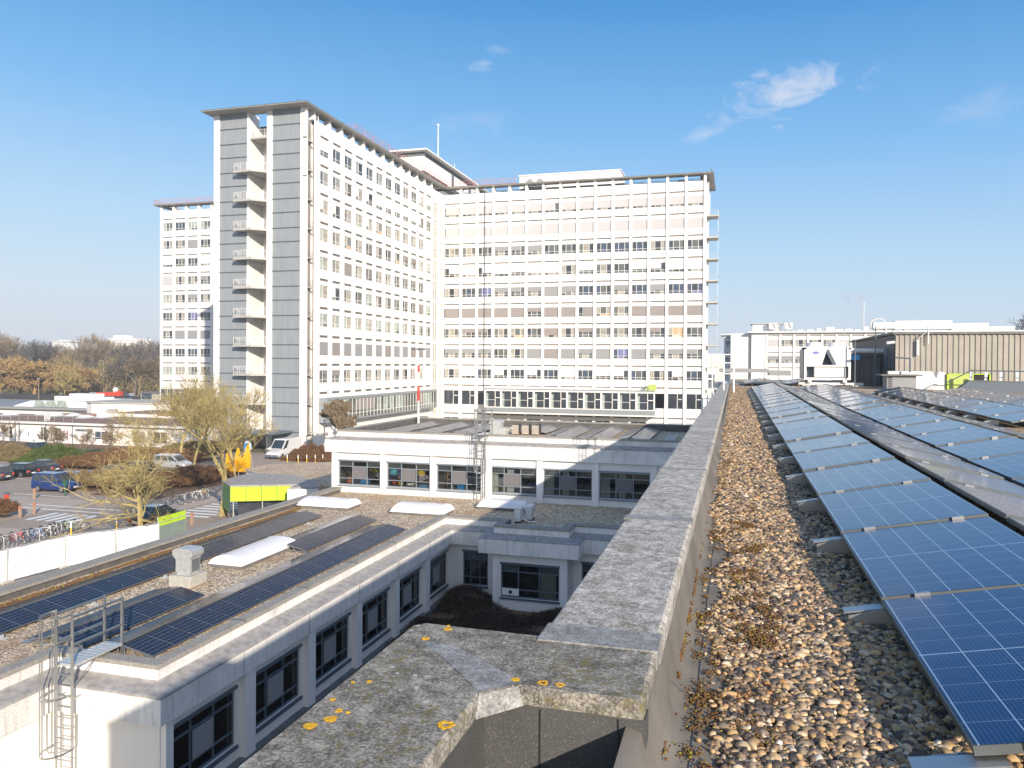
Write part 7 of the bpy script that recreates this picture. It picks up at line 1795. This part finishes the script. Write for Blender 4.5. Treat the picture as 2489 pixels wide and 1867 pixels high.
g = MB(); g.box(0, 2.9, -.03, .03, 1.75, 2.35); g.obj('panel', MT['lime'], t); g = MB(); g.box(0, 2.9, -.025, .025, .3, 1.74); g.obj('sheet', MT['teal_tarp'], t); g = MB(); [g.tube((x, 0, 0), (x, 0, 2.4), .03) for x in (0, 2.9)]; g.tube((0, -.05, 2.0), (2.9, -.05, 2.0), .03); g.obj('post', MT['galv'], t)
# bollards, posts, signs
def bollard(x, y, lab, kind='wood'):
    t = thing('bollard', lab, 'bollard', (x, y, .02), 0, 'wooden bollards' if kind == 'wood' else ('yellow bollards' if kind == 'yellow' else None))
    if kind == 'wood': g = MB(); g.box(-.10, .10, -.10, .10, 0, 1.0, bev=.02); g.obj('post', MT['wood'], t); g = MB(); g.box(-.103, .103, -.103, .103, .82, .88); g.obj('band', MT['red'], t)
    elif kind == 'yellow': g = MB(); g.tube((0, 0, 0), (0, 0, 1.0), .055, n=10); g.obj('post', MT['yellow'], t); g = MB(); g.tube((0, 0, .55), (0, 0, 1.01), .058, n=10); g.obj('band', MT['whitepaint'], t)
    elif kind == 'green': g = MB(); g.tube((0, 0, 0), (0, 0, 1.1), .07, n=10); g.obj('post', MT['green'], t); g = MB(); g.box(-.15, .15, -.1, .1, 1.0, 1.5); g.obj('head', MT['green'], t)
    else: g = MB(); g.box(-.14, .14, -.14, .14, 0, 1.25, bev=.03); g.obj('post', MT['red'], t); g = MB(); g.box(-.2, .2, -.16, .16, 1.2, 1.4, bev=.02); g.obj('head', MT['framed'], t)
for a in ((-63.0, 57.6, 'wooden bollard nearest the blue minivan'), (-56.9, 52.0, 'wooden bollard on the pale paving, middle one'), (-56.5, 50.3, 'wooden bollard at the end of the left brown hedge'), (-41.3, 52.2, 'wooden bollard beside the zebra crossing near the black sedan')): bollard(*a)
bollard(-61.5, 53.4, 'red barrier post right of the pair at the left edge', 'red'); bollard(-62.6, 53.0, 'red barrier post cut by the left edge', 'red')
for a in ((-45.6, 49.0, 'yellow bollard under the spreading tree'), (-47.4, 46.5, 'yellow bollard at the right end of the front bicycle row')): bollard(*a, 'yellow')
for k, (x, y) in enumerate(((-55.7, 88.8), (-54.1, 88.8), (-53.2, 89.4), (-52.2, 89.8), (-51.4, 90.3))): bollard(x, y, '%s yellow post from the left in front of the round rust hedge' % ORD[k], 'yellow')
bollard(-61.7, 59.8, 'dark green charging post beside the deep blue minivan', 'green')
t = thing('road_sign', 'blue square one-way sign with a white upward arrow before the clinic', 'sign', (-104.5, 94.5, 0), R(-35))
g = MB(); g.tube((0, .05, 0), (0, .05, 2.0), .04); g.obj('post', MT['galv'], t); g = MB(); g.box(-.36, .36, -.02, .02, 1.35, 2.05, bev=.01); g.obj('plate', simple('sign_blue', (.01, .12, .62), .4), t)
g = MB(); g.prism([(-.06, -.2), (.06, -.2), (.06, .02), (.2, .02), (0, .26), (-.2, .02), (-.06, .02)], 0, .006); o = g.obj('arrow', MT['whitepaint'], t); o.location = (0, -.024, 1.7); o.rotation_euler = (R(90), 0, 0)
t = thing('road_sign', 'round purple and red no-parking sign on a thin post before the clinic', 'sign', (-93.5, 91.0, 0), R(-35))
g = MB(); g.tube((0, .05, 0), (0, .05, 2.9), .04); g.obj('post', MT['pinkred'], t); g = MB(); g.tube((0, -.02, 2.5), (0, .02, 2.5), .38, n=24); g.obj('rim', MT['red'], t); g = MB(); g.tube((0, -.026, 2.5), (0, -.02, 2.5), .31, n=24); g.obj('face', simple('sign_violet', (.22, .08, .55), .4), t)
g = MB(); o = g; g.box(-.33, .33, -.032, -.026, -.035, .035); q = g.obj('slash', MT['red'], t); q.location = (0, 0, 2.5); q.rotation_euler = (0, R(45), 0); g = MB(); g.box(-.22, .22, -.02, .02, 1.85, 2.05); g.obj('sub_plate', simple('sign_pale_blue', (.3, .5, .8), .4), t)
t = thing('road_sign', 'blue round sign at the left edge by the clinic', 'sign', (-113.2, 95, 0), R(-35)); g = MB(); g.tube((0, .05, 0), (0, .05, 2.0), .04); g.obj('post', MT['galv'], t); g = MB(); g.tube((0, -.02, 1.6), (0, .02, 1.6), .36, n=20); g.obj('plate', MT['skyblue'], t); g = MB(); g.box(-.22, .18, -.03, -.022, 1.57, 1.63); g.prism([(.0, 0), (.01, 0), (.01, .01), (0, .01)], 0, .001); g.obj('arrow', MT['whitepaint'], t)
# ================================================================ lime canopy / cycle shelter and brown flat roof
t = thing('green_shelter', 'flat roofed shelter with bright lime green fascia panel in front of the gym wing', 'shelter')
def vquad(g, p, q, z0, z1): g.face([(*p, z0), (*q, z0), (*q, z1), (*p, z1)])
g = MB(); vquad(g, (-38.6, 53.35), (-34.3, 55.5), 1.85, 3.02); g.obj('fascia', MT['lime'], t)
g = MB(); vquad(g, (-41.0, 55.6), (-38.62, 53.35), .9, 3.02); g.obj('side_panel', MT['greenmesh'], t)
for q in range(1, 4):
    g = MB(); f = q / 4; x, y = -38.6 + 4.3 * f, 53.35 + 2.15 * f; g.box(x - .02, x + .02, y - .03, y - .005, 1.85, 3.02); g.obj('panel_seam', MT['greenmesh'], t)
g = MB(); g.prism([(-41.1, 55.6), (-38.6, 53.3), (-33.9, 55.6), (-33.6, 53.8), (-31.5, 54.9), (-33.4, 57.5), (-37, 60), (-41.1, 60)], 3.025, 3.15); g.obj('roof', MT['ledge'], t)
g = MB(); vquad(g, (-33.75, 53.85), (-31.6, 54.9), 0, 3.02); g.obj('side_wall', MT['white'], t)
g = MB(); vquad(g, (-38.6, 54.3), (-34.6, 56.3), .1, 1.9); g.obj('screen', MT['gl_dark'], t)
g = MB(); [g.tube((x, y, 0), (x, y, 3.0), .05) for x, y in ((-38.5, 53.6), (-36.5, 54.6), (-34.4, 55.6))]; g.each('post', MT['galv'], t)
t = thing('entrance_hall', 'brown gravel flat roof of the entrance hall left of the gym windows', 'building')
g = MB(); g.prism([(-43.5, 62.5), (-33.4, 56.2), (-25.2, 56.2), (-25.2, 72), (-38.3, 69.8), (-43.5, 66)], 0, 2.96); g.obj('wall', MT['white2'], t)
g = MB(); g.prism([(-43.6, 62.3), (-33.5, 56.0), (-25.2, 55.5), (-25.2, 72.2), (-38.4, 70.0), (-43.7, 66.1)], 2.965, 3.05); g.obj('roof', MT['gravelfar'], t)
g = MB(); g.box(-38.3, -25.2, 70.2, 70.5, 2.9, 3.2); g.obj('eaves', MT['galv'], t)
# orange crown sculpture
t = thing('crown_sculpture', 'bright orange three pointed crown shaped cloth sculpture on poles', 'sculpture', (-53.9, 74.0, .35), R(-5))
def spike(x0, x1, xt, zt):
    g = MB(); n = 7
    for k in range(n):
        f0, f1 = k / n, (k + 1) / n; w0, w1 = (1 - f0 ** 1.6), (1 - f1 ** 1.6)
        xm0, xm1 = (x0 + x1) / 2 + (xt - (x0 + x1) / 2) * f0, (x0 + x1) / 2 + (xt - (x0 + x1) / 2) * f1; h0, h1 = (x1 - x0) / 2 * w0 + .05, (x1 - x0) / 2 * w1 + .05
        g.prism([(xm0 - h0, -.22 * w0 - .04), (xm0 + h0, -.22 * w0 - .04), (xm0 + h0, .22 * w0 + .04), (xm0 - h0, .22 * w0 + .04)], .6 + (zt - .6) * f0, .6 + (zt - .6) * f1 - .012, top=[(xm1 - h1, -.22 * w1 - .06), (xm1 + h1, -.22 * w1 - .06), (xm1 + h1, .22 * w1 + .06), (xm1 - h1, .22 * w1 + .06)])
    return g
for x0, x1, xt, zt in ((0, 1.0, .0, 2.75), (.9, 1.9, 1.45, 3.2), (1.8, 2.85, 2.85, 3.75)): spike(x0, x1, xt, zt).obj('spike', MT['orange'], t)
g = MB(); [g.tube((x, 0, 0), (x, 0, .65), .05) for x in (.3, 1.5, 2.7)]; g.tube((3.0, .2, 2.4), (5.6, -2.5, .6), .04); g.obj('pole', MT['galv'], t)
t = thing('round_emblem_banner', 'white and blue round banner beside the van', 'banner', (-61.4, 88.5, 0), R(-20)); g = MB(); g.tube((0, -.03, 1.9), (0, .03, 1.9), .75, n=22); g.obj('disc', MT['whitepaint'], t); g = MB(); g.torus((0, -.05, 1.7), .55, .16, 'y'); g.obj('ring', MT['skyblue'], t); g = MB(); g.tube((0, .05, 0), (0, .05, 1.3), .05); g.obj('post', MT['galv'], t)
# person by the gym stairs
# dark entrance canopy and dark hedge behind the van
g = MB(); g.box(-72, -62.2, 95.5, 100.6, 2.75, 3.0); [g.tube((x, 96, 0), (x, 96, 2.8), .08) for x in (-71, -67, -63.5)]; tag(g.obj('entrance_canopy', MT['framed']), 'thin dark entrance canopy at the foot of the grey end tower', 'canopy')
# external stair beside the tower base
t = thing('steel_stair', 'grey and white steel stair and cage at the foot of the hospital corner', 'stair', (-54.5, 96, 0))
g = MB(); [g.box(x, x + .12, y, y + .12, 0, 5.2) for x in (0, 3.0) for y in (0, 3)]; [g.box(0, 3.1, 0, 3.1, z, z + .12) for z in (2.4, 5.0)]; g.tube((0, 0, .1), (3, 0, 2.5), .08); g.tube((3, 0, 2.5), (0, 0, 5.0), .08); g.tube((0, 0, 6), (3, 0, 6), .04); g.obj('frame', MT['offwhite'], t)
g = MB(); g.box(.15, 2.9, .2, 2.9, 0, 2.3); g.obj('cage', MT['greyblind'], t)
# ================================================================ air
g = MB(); g.box(-2510, 1510, -610, 2510, -2.0, 75)
hz_ = bpy.data.materials.new('haze'); hz_.use_nodes = True; t_ = hz_.node_tree; t_.nodes.clear(); o_ = t_.nodes.new('ShaderNodeOutputMaterial'); pv = t_.nodes.new('ShaderNodeVolumePrincipled')
pv.inputs['Color'].default_value = (.86, .92, 1.0, 1); pv.inputs['Density'].default_value = 0.0004; pv.inputs['Anisotropy'].default_value = 0.0
t_.links.new(pv.outputs[0], o_.inputs['Volume']); o = g.obj('haze', hz_); o['kind'] = 'stuff'; o['label'] = 'thin winter haze over the far wood and horizon'
for _b in BAD: print('LABEL', _b)
